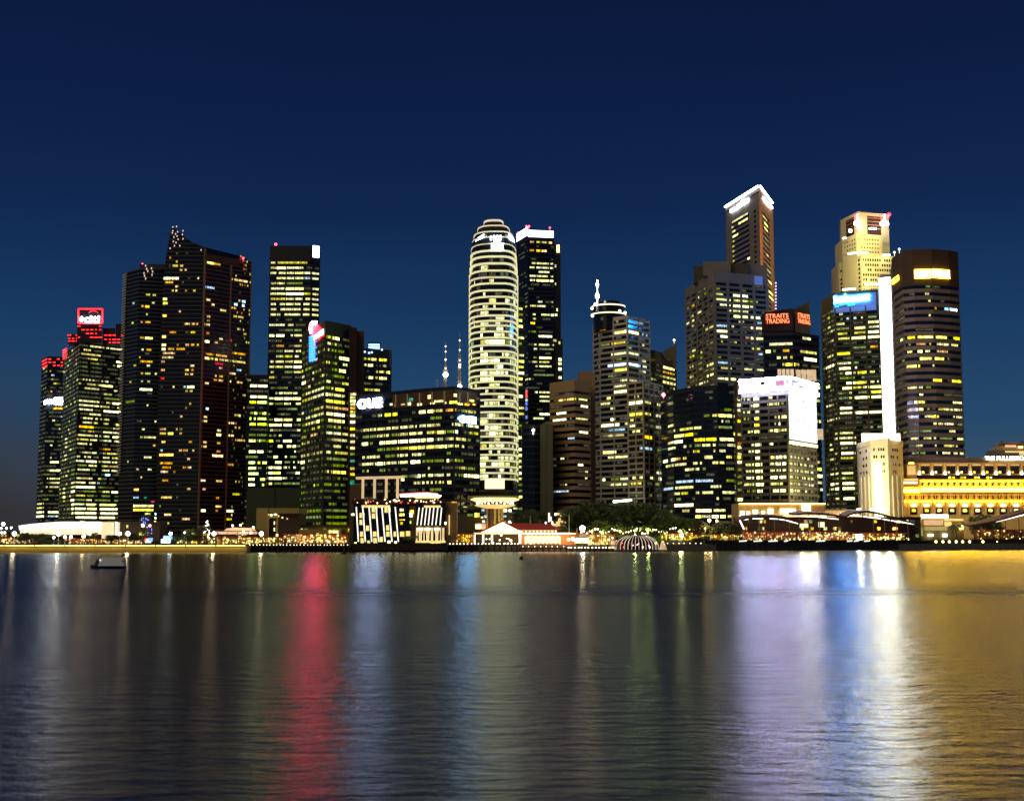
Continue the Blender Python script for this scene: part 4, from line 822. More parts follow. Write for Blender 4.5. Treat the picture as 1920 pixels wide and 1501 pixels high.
for x, y in ((1490, 930), (1515, 900), (1500, 860)): l = bpy.data.lights.new('facade_fill_light', 'POINT'); l.energy = 7000; l.color = (1, .9, .35); l.shadow_soft_size = 1; lo = bpy.data.objects.new('facade_fill_light', l); COL.objects.link(lo); lo.location = P(x + 14, y, 682); adopt(lo, T.root)  # added point lights without fixtures, brighten the lower right face
# gold curved podium
lamp('podium_lamp', (1, .86, .5), 7); lamp('strip_gold', (1, .7, .25), 8)
t = thing('podium_building', 'low gold lit curved building at the foot of the white crowned tower', 'building', (P(1460, 960, 668).x, 675, 4)); mb = MB()
pts = []
for k in range(13): x = 1385 + 162 * k / 12; pts.append(Vector((P(x, 950, 668).x, 668 - 3.5 * math.sin(math.pi * k / 12))))
Zp = P(1450, 943, 668).z; Zq = P(1450, 968, 668).z
mb.prism(pts + [Vector((pts[-1].x, 690)), Vector((pts[0].x, 690))], 4, Zp); mb.build('wall', 'stone_gold', t)
mb = MB()
for k in range(12):
    for q in range(4): p = pts[k].lerp(pts[k + 1], q / 4); mb.box((p.x, p.y - .25, Zq), .3, .5, Zp - Zq - .8)
mb.build('fins', 'stone_gold', t)
mb = MB()
for k in range(12): a, b = pts[k], pts[k + 1]; mb.bar((a.x, a.y - .9, Zp - .3), (b.x, b.y - .9, Zp - .3), .3, .3); mb.bar((a.x, a.y - 1.6, Zq + .2), (b.x, b.y - 1.6, Zq + .2), .35, .35)
mb.build('light_strip', 'strip_gold', t)
for x0, x1, y0, y1 in ((1388, 1396, 957, 965), (1400, 1406, 958, 965), (1412, 1421, 955, 964), (1428, 1434, 957, 963), (1440, 1450, 953, 963), (1463, 1492, 953, 963), (1504, 1520, 946, 958)): blob(x0, x1, y0, y1, 662.8, 'podium_lamp2' if 'podium_lamp2' in MATS else lamp('podium_lamp2', (1, .93, .6), 2.6, var=.2), 'window', t)

# ---- dark green tower with the blue sign
T = Tower('office_tower', 'dark green glass tower with a glowing blue lettered sign at its top', 'office tower', [(1541, 563), (1565, 549), (1651, 542)], 1, 965, fh=3.78, sp=.38, wallm='stone_olive', glassm='glass_green', parapet=12, fill=.15, fillc='ddgg', seed=21, pier=11.5, pw=1.0, spec='''
588 1546-1554d;598 1552-1556y;592 1574-1580w;600 1576-1580g 1587-1592b 1601-1606b 1615-1618w;595 1628-1644g;606 1628-1648Y@605;613 1567-1584y@612;617 1602-1623Y@618 1630-1648w@616;622 1567-1592g;617 1553-1557w;625 1557-1561w;631 1571-1589y 1602-1623y@628 1628-1648W@626;641 1572-1593y 1597-1624W@638 1628-1650W@636;
644 1557-1563y;650 1615-1624g;661 1569-1594Y 1599-1623g@658 1632-1646o@656;667 1552-1563y;681 1570-1596w 1600-1610g;686 1549-1564W;691 1573-1595W 1603-1607w;698 1576-1581y@700 1585-1597W@700 1600-1604w 1608-1627Y 1631-1640w@697;686 1650-1654W;711 1575-1603g;720 1587-1604W 1605-1625Y 1626-1628w 1632-1640w@718 1645-1648w@718;
731 1580-1598W 1600-1615y@730 1618-1630w 1632-1655W@728;728 1550-1556W;738 1633-1656Y@739 1610-1628g;742 1593-1597w;751 1573-1590g 1592-1600w 1603-1630W@749 1634-1656W@748;765 1550-1557w 1559-1563w;758 1555-1558w;773 1575-1600W@771 1603-1607w;780 1575-1600w 1605-1656W@779;786 1552-1564w 1568-1575y;
812 1566-1572w 1575-1600w;822 1567-1605w;833 1555-1560w 1576-1605W;843 1577-1590g;848 1555-1563w;853 1567-1570w 1578-1604W;864 1577-1604y;867 1556-1563w;885 1567-1575w 1578-1600w;895 1557-1564w 1580-1586w;906 1558-1564W 1567-1575w 1580-1605W;916 1556-1564w 1567-1575W 1580-1605W@914;938 1567-1575w 1582-1605W;900 1570-1600g;875 1570-1600d;801 1570-1605d''').finish()
lamp('sign_blue_letters', (.015, .28, 1), 120); lamp('sign_blue_glow', (.0, .16, .9), .55)
T.panel(1, 1563, 1643, 551, 584, 'sign_blue_glow', 'sign_board', off=.35, th=.2)  # blue glow around the letters put into the board as emission
lamp('sign_cyan', (.0, .7, .8), 1.5)
for x0, x1, y0, y1 in ((1563, 1568, 555, 569), (1568, 1573, 558, 568), (1573, 1576, 557, 568), (1577, 1582, 556, 567), (1583, 1585, 551, 566), (1586, 1591, 556, 567), (1592, 1596, 556, 566), (1597, 1602, 555, 566), (1603, 1607, 555, 565), (1608, 1612, 554, 565), (1613, 1618, 554, 564), (1619, 1622, 553, 564), (1623, 1629, 552, 563)):
    T.panel(1, x0 + 1, x1 + 1.6, y0, y1, 'sign_blue_letters', 'sign_stroke', off=.9)
for x0, x1, y0, y1 in ((1566, 1573, 573, 576), (1574, 1581, 570, 573), (1582, 1588, 568, 571), (1590, 1595, 569, 574), (1597, 1603, 568, 573)): T.panel(1, x0, x1, y0, y1, 'sign_cyan', 'sign_stroke', off=.9)

# ---- cream stepped tower with red and white marks
T = Tower('skyscraper', 'cream floodlit stepped skyscraper with small dark windows and red marks at its top', 'skyscraper', [(1576, 413), (1608, 397), (1666, 402)], 1, 1120, fh=4.1, sp=.5, wallm='stone_pale', glassm='stone_pale', parapet=2, band=False, seed=22, depth=40).finish()
UB = T
def tier(cs, ref, Y, z0, z1, name='tier'):
    c = cs[ref]; z = P(c[0], c[1], Y).z; pts = [P(q[0], q[1], Y) if i == ref else PZ(q[0], q[1], z) for i, q in enumerate(cs)]; pts = [Vector((p.x, p.y)) for p in pts]
    ft = pts + [Vector((pts[-1].x, pts[-1].y + 30)), Vector((pts[0].x + 1, pts[0].y + 30))]; mb = MB(); mb.prism(ft, z0, z1 or z); mb.build(name, 'stone_pale', T.root); return pts, z
m1, z1_ = tier([(1579, 448), (1606, 438), (1653, 441)], 1, 1114, 100, None)
m2, z2_ = tier([(1572, 494), (1615, 478), (1676, 480)], 1, 1108, 10, None)
dk = MB()
def dark_grid(pts, i, z0, z1, cols, rows, w=.5, h=.5, s0=.05, s1=.95, skip=0):
    sv = T.front; T.front = pts
    for r in range(rows):
        for c in range(cols):
            if rr.random() < skip: continue
            a = s0 + (s1 - s0) * (c + .5 - w / 2) / cols; b = s0 + (s1 - s0) * (c + .5 + w / 2) / cols; z = z0 + (z1 - z0) * (r + .5) / rows; T.quad_on(dk, i, a, b, z - (z1 - z0) / rows * h / 2, z + (z1 - z0) / rows * h / 2, .1)
    T.front = sv
up = T.front; z430 = z1_
dark_grid(up, 0, z1_ - 6, T.zt - 22, 4, 3, .3, .35, .1, .95, .3); dark_grid(up, 1, z1_ - 8, T.zt - 26, 7, 3, .4, .35, .62, .98, .1)
dark_grid(m1, 0, z2_ + 3, z1_ - 3, 5, 4, .34, .4, .1, .95, .15); dark_grid(m1, 1, z2_ + 3, z1_ - 3, 8, 4, .34, .4, .03, .9, .25)
dark_grid(m2, 0, z2_ - 33, z2_ - 2, 7, 8, .5, .5, .04, .96, .1); dark_grid(m2, 1, z2_ - 33, z2_ - 2, 13, 7, .58, .5, .02, .97, .1)
dk.build('dark_windows', 'glass_black', T.root)
mb = MB(); T.quad_on(mb, 0, .32, .78, T.zt - 22, T.zt - 3, .15); mb.build('crown_recess', 'wall_maroon', T.root); mb = MB(); T.quad_on(mb, 1, .3, .74, T.zt - 21, T.zt - 3, .15); mb.build('crown_recess', 'wall_maroon', T.root)
mb = MB()
for k in range(4): T.quad_on(mb, 0, .3, .8, T.zt - 5 - k * 3.2, T.zt - 4.4 - k * 3.2, .5); T.quad_on(mb, 1, .28, .76, T.zt - 5 - k * 3.2, T.zt - 4.4 - k * 3.2, .5)
mb.build('crown_louvre', 'stone_brown', T.root)
lamp('mark_red', (1, .002, .012), 14); lamp('mark_core', (1, .75, .7), 7)
for i, (a, b) in enumerate(((1603, 1612), (1652, 1665))):
    c0 = (a + b) / 2; Yq = 1116
    for k in range(3): x = c0 + (k - 1) * 2.6; mb = MB(); mb.tube(P(x, 414, Yq), P(x, 402, Yq), .95, .95); mb.build('emblem_bar', 'mark_red' if k != 1 else 'mark_core', T.root)
    blob(a - 1, b + 1, 416, 422, Yq, 'sign_white', 'sign', T.root)
lamp('flood_white', (1, .97, .72), 14)
for p, q in ((P(1590, 476, 1100), P(1612, 473, 1098)), (P(1612, 473, 1098), P(1628, 475, 1100)), (P(1656, 478, 1104), P(1668, 478, 1108)), (P(1580, 543, 1098), P(1604, 541, 1095)), (P(1622, 533, 1095), P(1645, 533, 1098)), (P(1580, 447, 1106), P(1586, 446, 1104))):
    mb = MB(); mb.bar(p, q, 1.2, 1.0); mb.build('floodlight', 'flood_white', T.root)
blob(1630, 1643, 427, 430, 1112, 'lamp_white', 'lamp', T.root); blob(1592, 1597, 430, 435, 1116, 'lamp_white', 'lamp', T.root)
beacon(T.root, P(1667, 402, 1120), 1.6, 'mark_red')
def flood(root, p, e, col=(1, .9, .55), r=1.5, name='floodlight_glow'):
    l = bpy.data.lights.new(name, 'POINT'); l.energy = e; l.color = col; l.shadow_soft_size = r; lo = bpy.data.objects.new(name, l); COL.objects.link(lo); lo.location = p; adopt(lo, root)
for x, y, Y, e in ((1588, 540, 1085, 26000), (1610, 535, 1080, 26000), (1640, 528, 1082, 30000), (1666, 520, 1088, 16000), (1590, 470, 1092, 22000), (1618, 468, 1086, 22000), (1648, 470, 1090, 18000), (1625, 430, 1098, 14000), (1600, 425, 1100, 9000), (1658, 430, 1100, 12000), (1640, 415, 1098, 7000)): flood(T.root, P(x, y, Y), e * .5, (1, .86, .32))

# ---- white glowing slab and the old bank building below it
T = Tower('slim_tower', 'slim tower whose narrow front glows solid white from top to bottom', 'office tower', [(1647, 519), (1669, 517), (1677, 517)], 1, 900, fh=4.2, sp=.5, wallm='concrete_grey', glassm='concrete_grey', parapet=2, band=False, seed=23, depth=18).finish()
lamp('wall_wash', (1, .98, .80), 13, var=.05, scale=.05); lamp('wall_wash_grey', (.55, .6, .8), .32, var=.3, scale=.2)  # floodlit white and grey put into the walls as emission
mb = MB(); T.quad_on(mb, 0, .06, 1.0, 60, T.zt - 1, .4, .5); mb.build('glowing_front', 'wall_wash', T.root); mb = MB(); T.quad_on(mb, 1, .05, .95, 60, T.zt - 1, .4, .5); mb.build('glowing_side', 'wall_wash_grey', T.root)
T.roof_box(1668, 1677, 505, 'concrete_grey', 'roof_fin', Y=903, depth=10); T.roof_box(1650, 1668, 514, 'paint_white', 'roof_block', Y=905, depth=10)
T = Tower('bank_building', 'floodlit cream stone building with a bright roof slab below the slim glowing tower', 'building', [(1608, 831), (1632, 823), (1664, 822), (1692, 826)], 2, 700, fh=3.8, sp=.5, wallm='stone_cream', glassm='stone_cream', parapet=3, band=False, seed=24, depth=25).finish()
T.roof_box(1615, 1688, 812, 'wall_glow' if 'wall_glow' in MATS else lamp('wall_glow', (1, .95, .75), 1.4), 'roof_slab', Y=702, depth=16)  # floodlit brightness of the slab put in as emission
dk = MB(); r5 = random.Random(8)
for i, c in ((0, 3), (1, 5), (2, 5)):
    for r in range(4):
        for q in range(c):
            if r5.random() < .7: T.quad_on(dk, i, .15 + q * .7 / c, .15 + q * .7 / c + .09, T.zt - 6.6 - r * 4, T.zt - 5 - r * 4, .1)
dk.build('dark_windows', 'glass_brown', T.root)
mb = MB()
for i, s_ in ((0, .2), (0, .5), (0, .8), (1, .1), (1, .35), (2, .2), (2, .5), (2, .8)): T.quad_on(mb, i, s_, s_ + .06, 4, T.zt - 20, .8, .8)
mb.build('pilasters', 'stone_cream', T.root)
lamp('flood_warm', (1, .93, .62), 16)
for p, q in ((P(1607, 955, 690), P(1614, 955, 688)), (P(1632, 955, 684), P(1652, 955, 682)), (P(1656, 955, 684), P(1664, 955, 684))): mb = MB(); mb.bar(p, q, .9, .9); mb.build('floodlight', 'flood_warm', T.root)
mb = MB(); T.quad_on(mb, 1, .12, .62, 6, T.zt - 13, .35, .3); mb.build('lit_recess', 'recess_glow' if 'recess_glow' in MATS else lamp('recess_glow', (1, .96, .8), .9, var=.25, scale=.1), T.root)  # floodlight inside the recess put into its emission

for x, y, Y, e in ((1612, 945, 684, 9000), (1642, 940, 678, 9000), (1668, 940, 680, 5000), (1640, 870, 676, 5000), (1672, 850, 678, 4000)): flood(T.root, P(x, y, Y), e * 2.2, (1, .90, .62), 1)
# ---- brown banded tower at the right
Yb = 762
wall('stone_unlit', (.085, .05, .022))  # darker than the bands: the unlit top put into its colour
T = Tower('office_tower', 'brown banded office tower with a long yellow sign, rightmost of the skyline', 'office tower', [(1675, 473, Yb + 22), (1692, 467, Yb + 2), (1712, 467, Yb - 2), (1745, 467, Yb - 3), (1776, 467, Yb + 1), (1793, 467.5, Yb + 5)], 3, Yb - 3, fh=4.35, sp=.5, wallm='stone_pink', glassm='glass_blue', parapet=22, top='stone_unlit', bandout=.9, fill=.02, fillc='dg', hw=.42, seed=25, spec='''
546 1736-1744g;558 1735-1742y;573 1741-1745w;586 1753-1756y 1700-1703d 1713-1716d 1771-1798B@585;599 1742-1745w;639 1689-1693Y@644 1697-1735Y@641 1735-1775Y@638 1788-1799Y@640;654 1704-1708g 1718-1736o@653 1743-1746y 1757-1779w@652 1784-1796w@653;668 1702-1711w@669 1721-1730W 1735-1744w@667 1757-1777o@664;
682 1700-1725Y@684 1725-1770Y@681 1777-1780g;695 1749-1752w;725 1702-1730w 1736-1745g@724 1750-1766Y@722 1785-1808Y@723;738 1724-1731w;752 1715-1734Y;766 1704-1709y 1718-1731Y@767 1738-1743g 1770-1777w@765 1787-1809w@765;780 1706-1712w 1716-1718y 1734-1745w 1745-1760Y@778 1760-1780y@777 1782-1800w@777 1802-1809w@779;
792 1750-1756w 1759-1768w 1771-1790w 1793-1808w;806 1722-1747g@807 1780-1791w 1796-1808g;822 1708-1722w@823 1732-1746w@822 1751-1755w 1762-1785g 1795-1812w@822;835 1718-1730w 1753-1756w 1770-1795y@834 1806-1811g;850 1710-1735g 1756-1759w 1767-1782w@849 1788-1795w 1800-1812w''').finish()
lamp('sign_yellow', (1, .60, .008), 22); lamp('sign_yellow_core', (1, .9, .5), 5)
for i, (x0, x1) in ((2, (1714, 1744.5)), (3, (1745.5, 1778))): T.panel(i, x0, x1, 506, 522, 'sign_yellow', 'sign', off=1.4); T.panel(i, x0 + 1, x1 - 1, 508, 520, 'sign_yellow_core', 'sign_face', off=1.9)
T.panel(0, 1677, 1688, 520, 529, 'sign_yellow', 'sign', off=1.4)
for x, y in ((1677, 473), (1686, 467)): beacon(T.root, P(x, y, Yb + 5), .7, 'lamp_mast')

# ================================================================== THE SETTING: water, quays, ground
def water_material():
    m, t, b = new_mat('bay_water')
    b.inputs['Base Color'].default_value = (.004, .009, .013, 1); b.inputs['IOR'].default_value = 1.33
    tc = N(t, 'ShaderNodeTexCoord')
    def noise(sx, sy, det, rough=.6, w=0):
        mp = N(t, 'ShaderNodeMapping'); mp.inputs['Scale'].default_value = (sx, sy, 1); mp.inputs['Location'].default_value = (w, w * .7, 0); L(t, tc.outputs['Object'], mp.inputs[0])
        n = N(t, 'ShaderNodeTexNoise'); n.inputs['Scale'].default_value = 1; n.inputs['Detail'].default_value = det; n.inputs['Roughness'].default_value = rough; L(t, mp.outputs[0], n.inputs['Vector']); return n.outputs['Fac']
    big = noise(.004, .022, 4, .55, 13)            # long calm and ruffled stretches
    mid = noise(.03, .16, 4, .6, 5)
    sp = N(t, 'ShaderNodeSeparateXYZ'); L(t, tc.outputs['Object'], sp.inputs[0])
    calm = math_(t, 'MULTIPLY_ADD', sp.outputs[1], 1 / 25, -190 / 25, clamp=True)   # sheltered water near the far quay
    r = math_(t, 'MULTIPLY_ADD', big, .06, .19); r = math_(t, 'MULTIPLY_ADD', mid, .03, r)
    wl = math_(t, 'MULTIPLY_ADD', noise(.006, .02, 3, .5, 77), 70, sp.outputs[1]); wl = math_(t, 'SUBTRACT', wl, 215)      # a ruffled lane of wind at the edge of the sheltered water
    wl = math_(t, 'MULTIPLY_ADD', math_(t, 'ABSOLUTE', wl), -1 / 34, 1, clamp=True); wl = math_(t, 'SMOOTH_MIN', math_(t, 'MULTIPLY', math_(t, 'MULTIPLY', wl, wl), math_(t, 'MULTIPLY_ADD', wl, -2, 3)), .7, .3); r = math_(t, 'MULTIPLY_ADD', math_(t, 'MULTIPLY', wl, noise(.012, .05, 2, .5, 31)), .10, r)
    g = N(t, 'ShaderNodeBsdfAnisotropic', distribution='BECKMANN'); L(t, r, g.inputs['Roughness'])
    g.inputs['Anisotropy'].default_value = .46       # wave crests run across the view, so the slopes spread along it
    g.inputs['Color'].default_value = (.93, .97, 1, 1)
    tg = N(t, 'ShaderNodeCombineXYZ'); tg.inputs[0].default_value = 1.0; L(t, tg.outputs[0], g.inputs['Tangent'])
    rip = noise(.34, .80, 8, .55)
    b1 = N(t, 'ShaderNodeBump'); b1.inputs['Distance'].default_value = .155; L(t, rip, b1.inputs['Height'])
    st = math_(t, 'MULTIPLY_ADD', big, .5, .75); st = math_(t, 'MULTIPLY', st, math_(t, 'MULTIPLY_ADD', calm, -.45, 1)); L(t, st, b1.inputs['Strength'])
    L(t, b1.outputs[0], g.inputs['Normal'])
    b.inputs['Specular IOR Level'].default_value = 0; b.inputs['Roughness'].default_value = 1
    fr = N(t, 'ShaderNodeFresnel'); fr.inputs['IOR'].default_value = 1.40
    mxs = N(t, 'ShaderNodeMixShader'); L(t, math_(t, 'MINIMUM', fr.outputs[0], .37), mxs.inputs[0]); L(t, b.outputs[0], mxs.inputs[1]); L(t, g.outputs[0], mxs.inputs[2])
    L(t, mxs.outputs[0], t.nodes['Material Output'].inputs['Surface'])
    return m
water_material()
mb = MB(); mb.face([(-1600, -300, 0), (1600, -300, 0), (1600, 900, 0), (-1600, 900, 0)]); o = mb.build('water', 'bay_water', fix=False); struct(o); o['label'] = 'dark rippled bay water with coloured reflections'

QL = [(-900, 548), (P(462, 1034, 556).x, 556), (P(462, 1034, 556).x, 572), (-20, 590), (95, 600), (P(1320, 1030, 620).x, 620), (P(1320, 1030, 620).x + 1, 640), (900, 668)]
mb = MB()
top = [Vector((x, y, 2.9)) for x, y in QL] + [Vector((2600, 1500, 2.9)), Vector((2600, 5000, 2.9)), Vector((-2600, 5000, 2.9)), Vector((-2600, 1500, 2.9))]
mb.face(top); mb.face(list(reversed([Vector((p.x, p.y, -2)) for p in top])))
for k in range(len(top)): a, b = top[k], top[(k + 1) % len(top)]; mb.face([(a.x, a.y, -2), (b.x, b.y, -2), tuple(b), tuple(a)])
o = mb.build('ground', 'ground_pave'); struct(o)

def tub(mb, a, b, r): mb.bar(a, b, r, r)
# left embankment: sloped golden wall with a light rail on top
lamp('rail_light', (1, .66, .14), 6.5, var=.1, scale=.1)
xa, xb = -420, P(465, 1030, 552).x
mb = MB(); mb.hull8([(xa, 540, -1), (xb, 548, -1), (xb, 556, -1), (xa, 549, -1), (xa, 544, 2.55), (xb, 551, 2.55), (xb, 556, 2.55), (xa, 549, 2.55)])
mb.hull8([(xa, 543.4, 2.55), (xb, 550.4, 2.55), (xb, 551.4, 2.55), (xa, 544.4, 2.55), (xa, 543.4, 2.95), (xb, 550.4, 2.95), (xb, 551.4, 2.95), (xa, 544.4, 2.95)])
for k in range(52): x = xa + (xb - xa) * k / 52; y = 540 + 8 * k / 52; mb.hull8([(x, y - .25, -.5), (x + .5, y - .25, -.5), (x + .5, y + 2, -.5), (x, y + 2, -.5), (x, y + 3.6, 2.5), (x + .5, y + 3.6, 2.5), (x + .5, y + 4.2, 2.5), (x, y + 4.2, 2.5)])
t = thing('embankment_wall', 'long low sloped embankment wall lit golden at the left waterline', 'wall', (xa, 548, 0)); mb.build('wall', 'concrete_yellow', t)
for k in range(24):
    x0 = xa + (xb - xa) * k / 24; x1 = xa + (xb - xa) * (k + .94) / 24; y0 = 543 + 7 * k / 24; y1 = 543 + 7 * (k + .94) / 24
    mb = MB(); mb.bar((x0, y0 - .5, 2.95), (x1, y1 - .5, 2.95), .25, .3); mb.build('rail_light', 'rail_light', t)
mb = MB(); p0 = P(38, 1022, 545)
for x in range(-418, int(xb), 4): mb.tube((x, 546 + (x - xa) * .02, 2.9), (x, 546 + (x - xa) * .02, 3.9), .05, n=5)
mb.bar((xa, 545, 3.9), (xb, 552.5, 3.9), .08, .08); mb.build('railing', 'metal_dark', t)

# timber boardwalks with bulbs: one thing per deck, every bulb its own part
lamp('bulb', (1, .78, .52), 4); lamp('bulb_gold', (1, .78, .25), 7); lamp('lantern_white', (.9, .92, .7), 1.6)
def boardwalk(label, x0, x1, py, Y, n, bulb='bulb', r=.28, drop=0, h=2.6, fade=None):
    a = P(x0, py, Y).x; b = P(x1, py, Y).x; z = P(x0, py, Y).z
    t = thing('boardwalk', label, 'boardwalk', ((a + b) / 2, Y, 0)); mb = MB(); mb.box(((a + b) / 2, Y + 3, z - .9), b - a, 7, .45)
    k = a
    while k < b: mb.box((k, Y + .2, -1), .7, .5, z + .1); mb.box((k, Y + 4, -1), .7, .5, z + .1); k += 2.6
    mb.build('deck', 'timber_dark', t)
    mb = MB(); k = a
    while k < b: mb.tube((k, Y, z - .45), (k, Y, z + .55), .05, n=5); k += 2.2
    mb.bar((a, Y, z + .55), (b, Y, z + .55), .07, .07); mb.build('railing', 'metal_dark', t)
    for q in range(n):
        x = a + (b - a) * (q + .5) / n + random.uniform(-.2, .2); mb = MB(); mb.ball((x, Y - .3, z), r, 6); mb.build('bulb', bulb, t)
    return t
boardwalk('dark boardwalk on piles with a row of small bulbs, left of the striped building', 466, 655, 1021, 566, 30, r=.2)
boardwalk('dark boardwalk with pink bulbs between the striped building and the gabled pier', 840, 975, 1019, 580, 20, r=.28)
boardwalk('boardwalk with a string of bulbs in front of the trees, left of the ribbed dome', 1062, 1152, 1026, 576, 14, r=.34)
boardwalk('dim boardwalk in front of the red roofed pier hall', 975, 1062, 1024, 578, 8, r=.2)
boardwalk('short boardwalk right of the ribbed dome', 1246, 1320, 1018, 600, 7, r=.22)
# right sea wall, dark, with lamps
def seawall(label, x0, x1, py, Y0, Y1):
    a = P(x0, py, Y0); b = P(x1, py, Y1); t = thing('sea_wall', label, 'wall', ((a.x + b.x) / 2, Y0, 0))
    mb = MB(); mb.hull8([(a.x, Y0, -1), (b.x, Y1, -1), (b.x, Y1 + 9, -1), (a.x, Y0 + 9, -1), (a.x, Y0, a.z - .2), (b.x, Y1, a.z - .2), (b.x, Y1 + 9, a.z - .2), (a.x, Y0 + 9, a.z - .2)])
    mb.bar((a.x, Y0 - .2, a.z), (b.x, Y1 - .2, a.z), .9, .35); n = 40
    for k in range(n): x = a.x + (b.x - a.x) * k / n; y = Y0 + (Y1 - Y0) * k / n; mb.box((x, y - .1, -.5), .5, .3, a.z)
    mb.build('wall', 'metal_dark', t)
    mb = MB(); z = a.z + .2
    for k in range(60): x = a.x + (b.x - a.x) * k / 60; y = Y0 + (Y1 - Y0) * k / 60; mb.tube((x, y, z), (x, y, z + 1), .06, n=5)
    mb.bar((a.x, Y0, z + 1), (b.x, Y1, z + 1), .08, .08); mb.build('railing', 'metal_dark', t); return t
t = seawall('long dark sea wall under the arched canopies', 1322, 1745, 1014, 618, 648)
for x0, x1 in ((1386, 1400), (1413, 1429), (1441, 1458), (1470, 1478), (1530, 1547), (1588, 1598), (1601, 1610), (1620, 1631)):
    Y = 618 + (x0 - 1322) / 423 * 30; a = P(x0, 1014, Y - .9); b = P(x1, 1014, Y - .9); mb = MB(); mb.bar(a, (b.x, a.y, a.z + .2), .2, .55); mb.build('wall_lamp', 'lantern_white', t)
t = seawall('dark sea wall with round golden lamps at the far right', 1745, 1990, 1012, 648, 664)
for x in (1755, 1768, 1780, 1793, 1805, 1818, 1843, 1869, 1882, 1895, 1909): Y = 648 + (x - 1745) / 245 * 16; mb = MB(); mb.ball(P(x, 1015, Y - .6), .62, 8); mb.build('wall_lamp', 'bulb_gold', t)

# ---- foliage
def leaf_mesh(name, n, rx, ry, rz, size, seed, mats, lumps=7, droop=0):
    r = random.Random(seed); mb = MB(); cl = []
    for k in range(lumps): u = r.random() * 6.28; q = math.sqrt(r.random()) * .68; cl.append(Vector((q * math.cos(u) * rx, q * math.sin(u) * ry, r.uniform(-.3, .55) * rz)))
    for k in range(n):
        c = r.choice(cl); v = Vector((r.gauss(0, 1), r.gauss(0, 1), r.gauss(0, 1))).normalized() * (r.random() ** .45)
        p = c + Vector((v.x * rx * .42, v.y * ry * .42, v.z * rz * .5)); s = size * r.uniform(.5, 1.3)
        a = Vector((r.gauss(0, 1), r.gauss(0, 1), r.gauss(0, 1))).normalized(); b = a.cross(Vector((r.gauss(0, 1), r.gauss(0, 1), r.gauss(0, 1)))).normalized()
        mb.face([p - a * s, p + b * s * .5, p + a * s, p - b * s * .5], mi=r.randrange(len(mats)))
    me = mb.build(name, mats, fix=False); return me
def leafmat(name, col, tr=.25):
    m, t, b = new_mat(name); tc = N(t, 'ShaderNodeTexCoord'); nz = N(t, 'ShaderNodeTexNoise'); nz.inputs['Scale'].default_value = .7; L(t, tc.outputs['Object'], nz.inputs['Vector'])
    rp = N(t, 'ShaderNodeValToRGB'); rp.color_ramp.elements[0].color = (col[0] * .45, col[1] * .45, col[2] * .45, 1); rp.color_ramp.elements[1].color = (*[min(1, c * 1.6) for c in col], 1); L(t, nz.outputs['Fac'], rp.inputs[0]); L(t, rp.outputs[0], b.inputs['Base Color'])
    b.inputs['Roughness'].default_value = .6; b.inputs['Transmission Weight'].default_value = 0; return m
leafmat('leaf_dark', (.035, .060, .020)); leafmat('leaf_mid', (.11, .17, .03)); leafmat('leaf_olive', (.09, .09, .03))
TREES = []
def big_tree(label, px, py_top, Y, w, group=None, proto=[None] * 3, k=0, name='tree', base=3.0):
    """w = crown width in metres"""
    x = P(px, 1000, Y).x; zt = P(px, py_top, Y).z; h = zt - base; t = thing(name, label, 'tree', (x, Y, base), group)
    if proto[k] is None:
        me = leaf_mesh('crown', 2600, 1, 1, 1, .085, 40 + k, ['leaf_dark', 'leaf_mid', 'leaf_olive'], 9); proto[k] = me.data
        c = me
    else: c = bpy.data.objects.new('crown', proto[k]); COL.objects.link(c)
    c.parent = t; c.location = (0, 0, h * .62); c.scale = (w / 2, w / 2 * .8, h * .44); c.rotation_euler = (0, 0, random.random() * 6)
    mb = MB(); mb.tube((0, 0, 0), (0, 0, h * .4), .5, .32, 7)
    for q in range(5): u = q * 1.26; mb.tube((0, 0, h * (.3 + .04 * q)), (math.cos(u) * w * .25, math.sin(u) * w * .2, h * (.55 + .06 * q)), .2, .06, 5)
    o = mb.build('trunk', 'bark'); o.parent = t; return t
def palm(label, px, py_top, Y, group=None, proto=[None], cat='palm tree', base=3.0):
    x = P(px, 1000, Y).x; zt = P(px, py_top, Y).z; h = zt - base; t = thing('palm_tree', label, cat, (x, Y, base), group)
    if proto[0] is None:
        r = random.Random(3); mb = MB()
        for q in range(15):
            u = q * 2.4; prev = Vector((0, 0, 0)); el = r.uniform(.1, 1.1); d = Vector((math.cos(u), math.sin(u), 0)); L_ = r.uniform(1.9, 2.5); sd = Vector((-d.y, d.x, 0))
            for s_ in range(6):
                f = (s_ + 1) / 6; nx = d * (L_ * f) + Vector((0, 0, L_ * (el * f - 1.0 * f * f))); w = .42 * (1 - f * .8)
                for sg in (-1, 1): mb.face([prev, nx, nx + sd * sg * w + Vector((0, 0, -.35)), prev + sd * sg * (w + .05) + Vector((0, 0, -.35))], mi=q % 2)
                prev = nx
        o = mb.build('crown', ['leaf_mid', 'leaf_olive'], fix=False); proto[0] = o.data
    else: o = bpy.data.objects.new('crown', proto[0]); COL.objects.link(o)
    o.parent = t; o.location = (0, 0, h - .8); o.rotation_euler = (0, 0, random.random() * 6); s_ = min(1.6, h / 6); o.scale = (s_, s_, s_)
    mb = MB(); mb.tube((0, 0, 0), (0, 0, h - .7), .22, .14, 7); o = mb.build('trunk', 'bark'); o.parent = t; return t

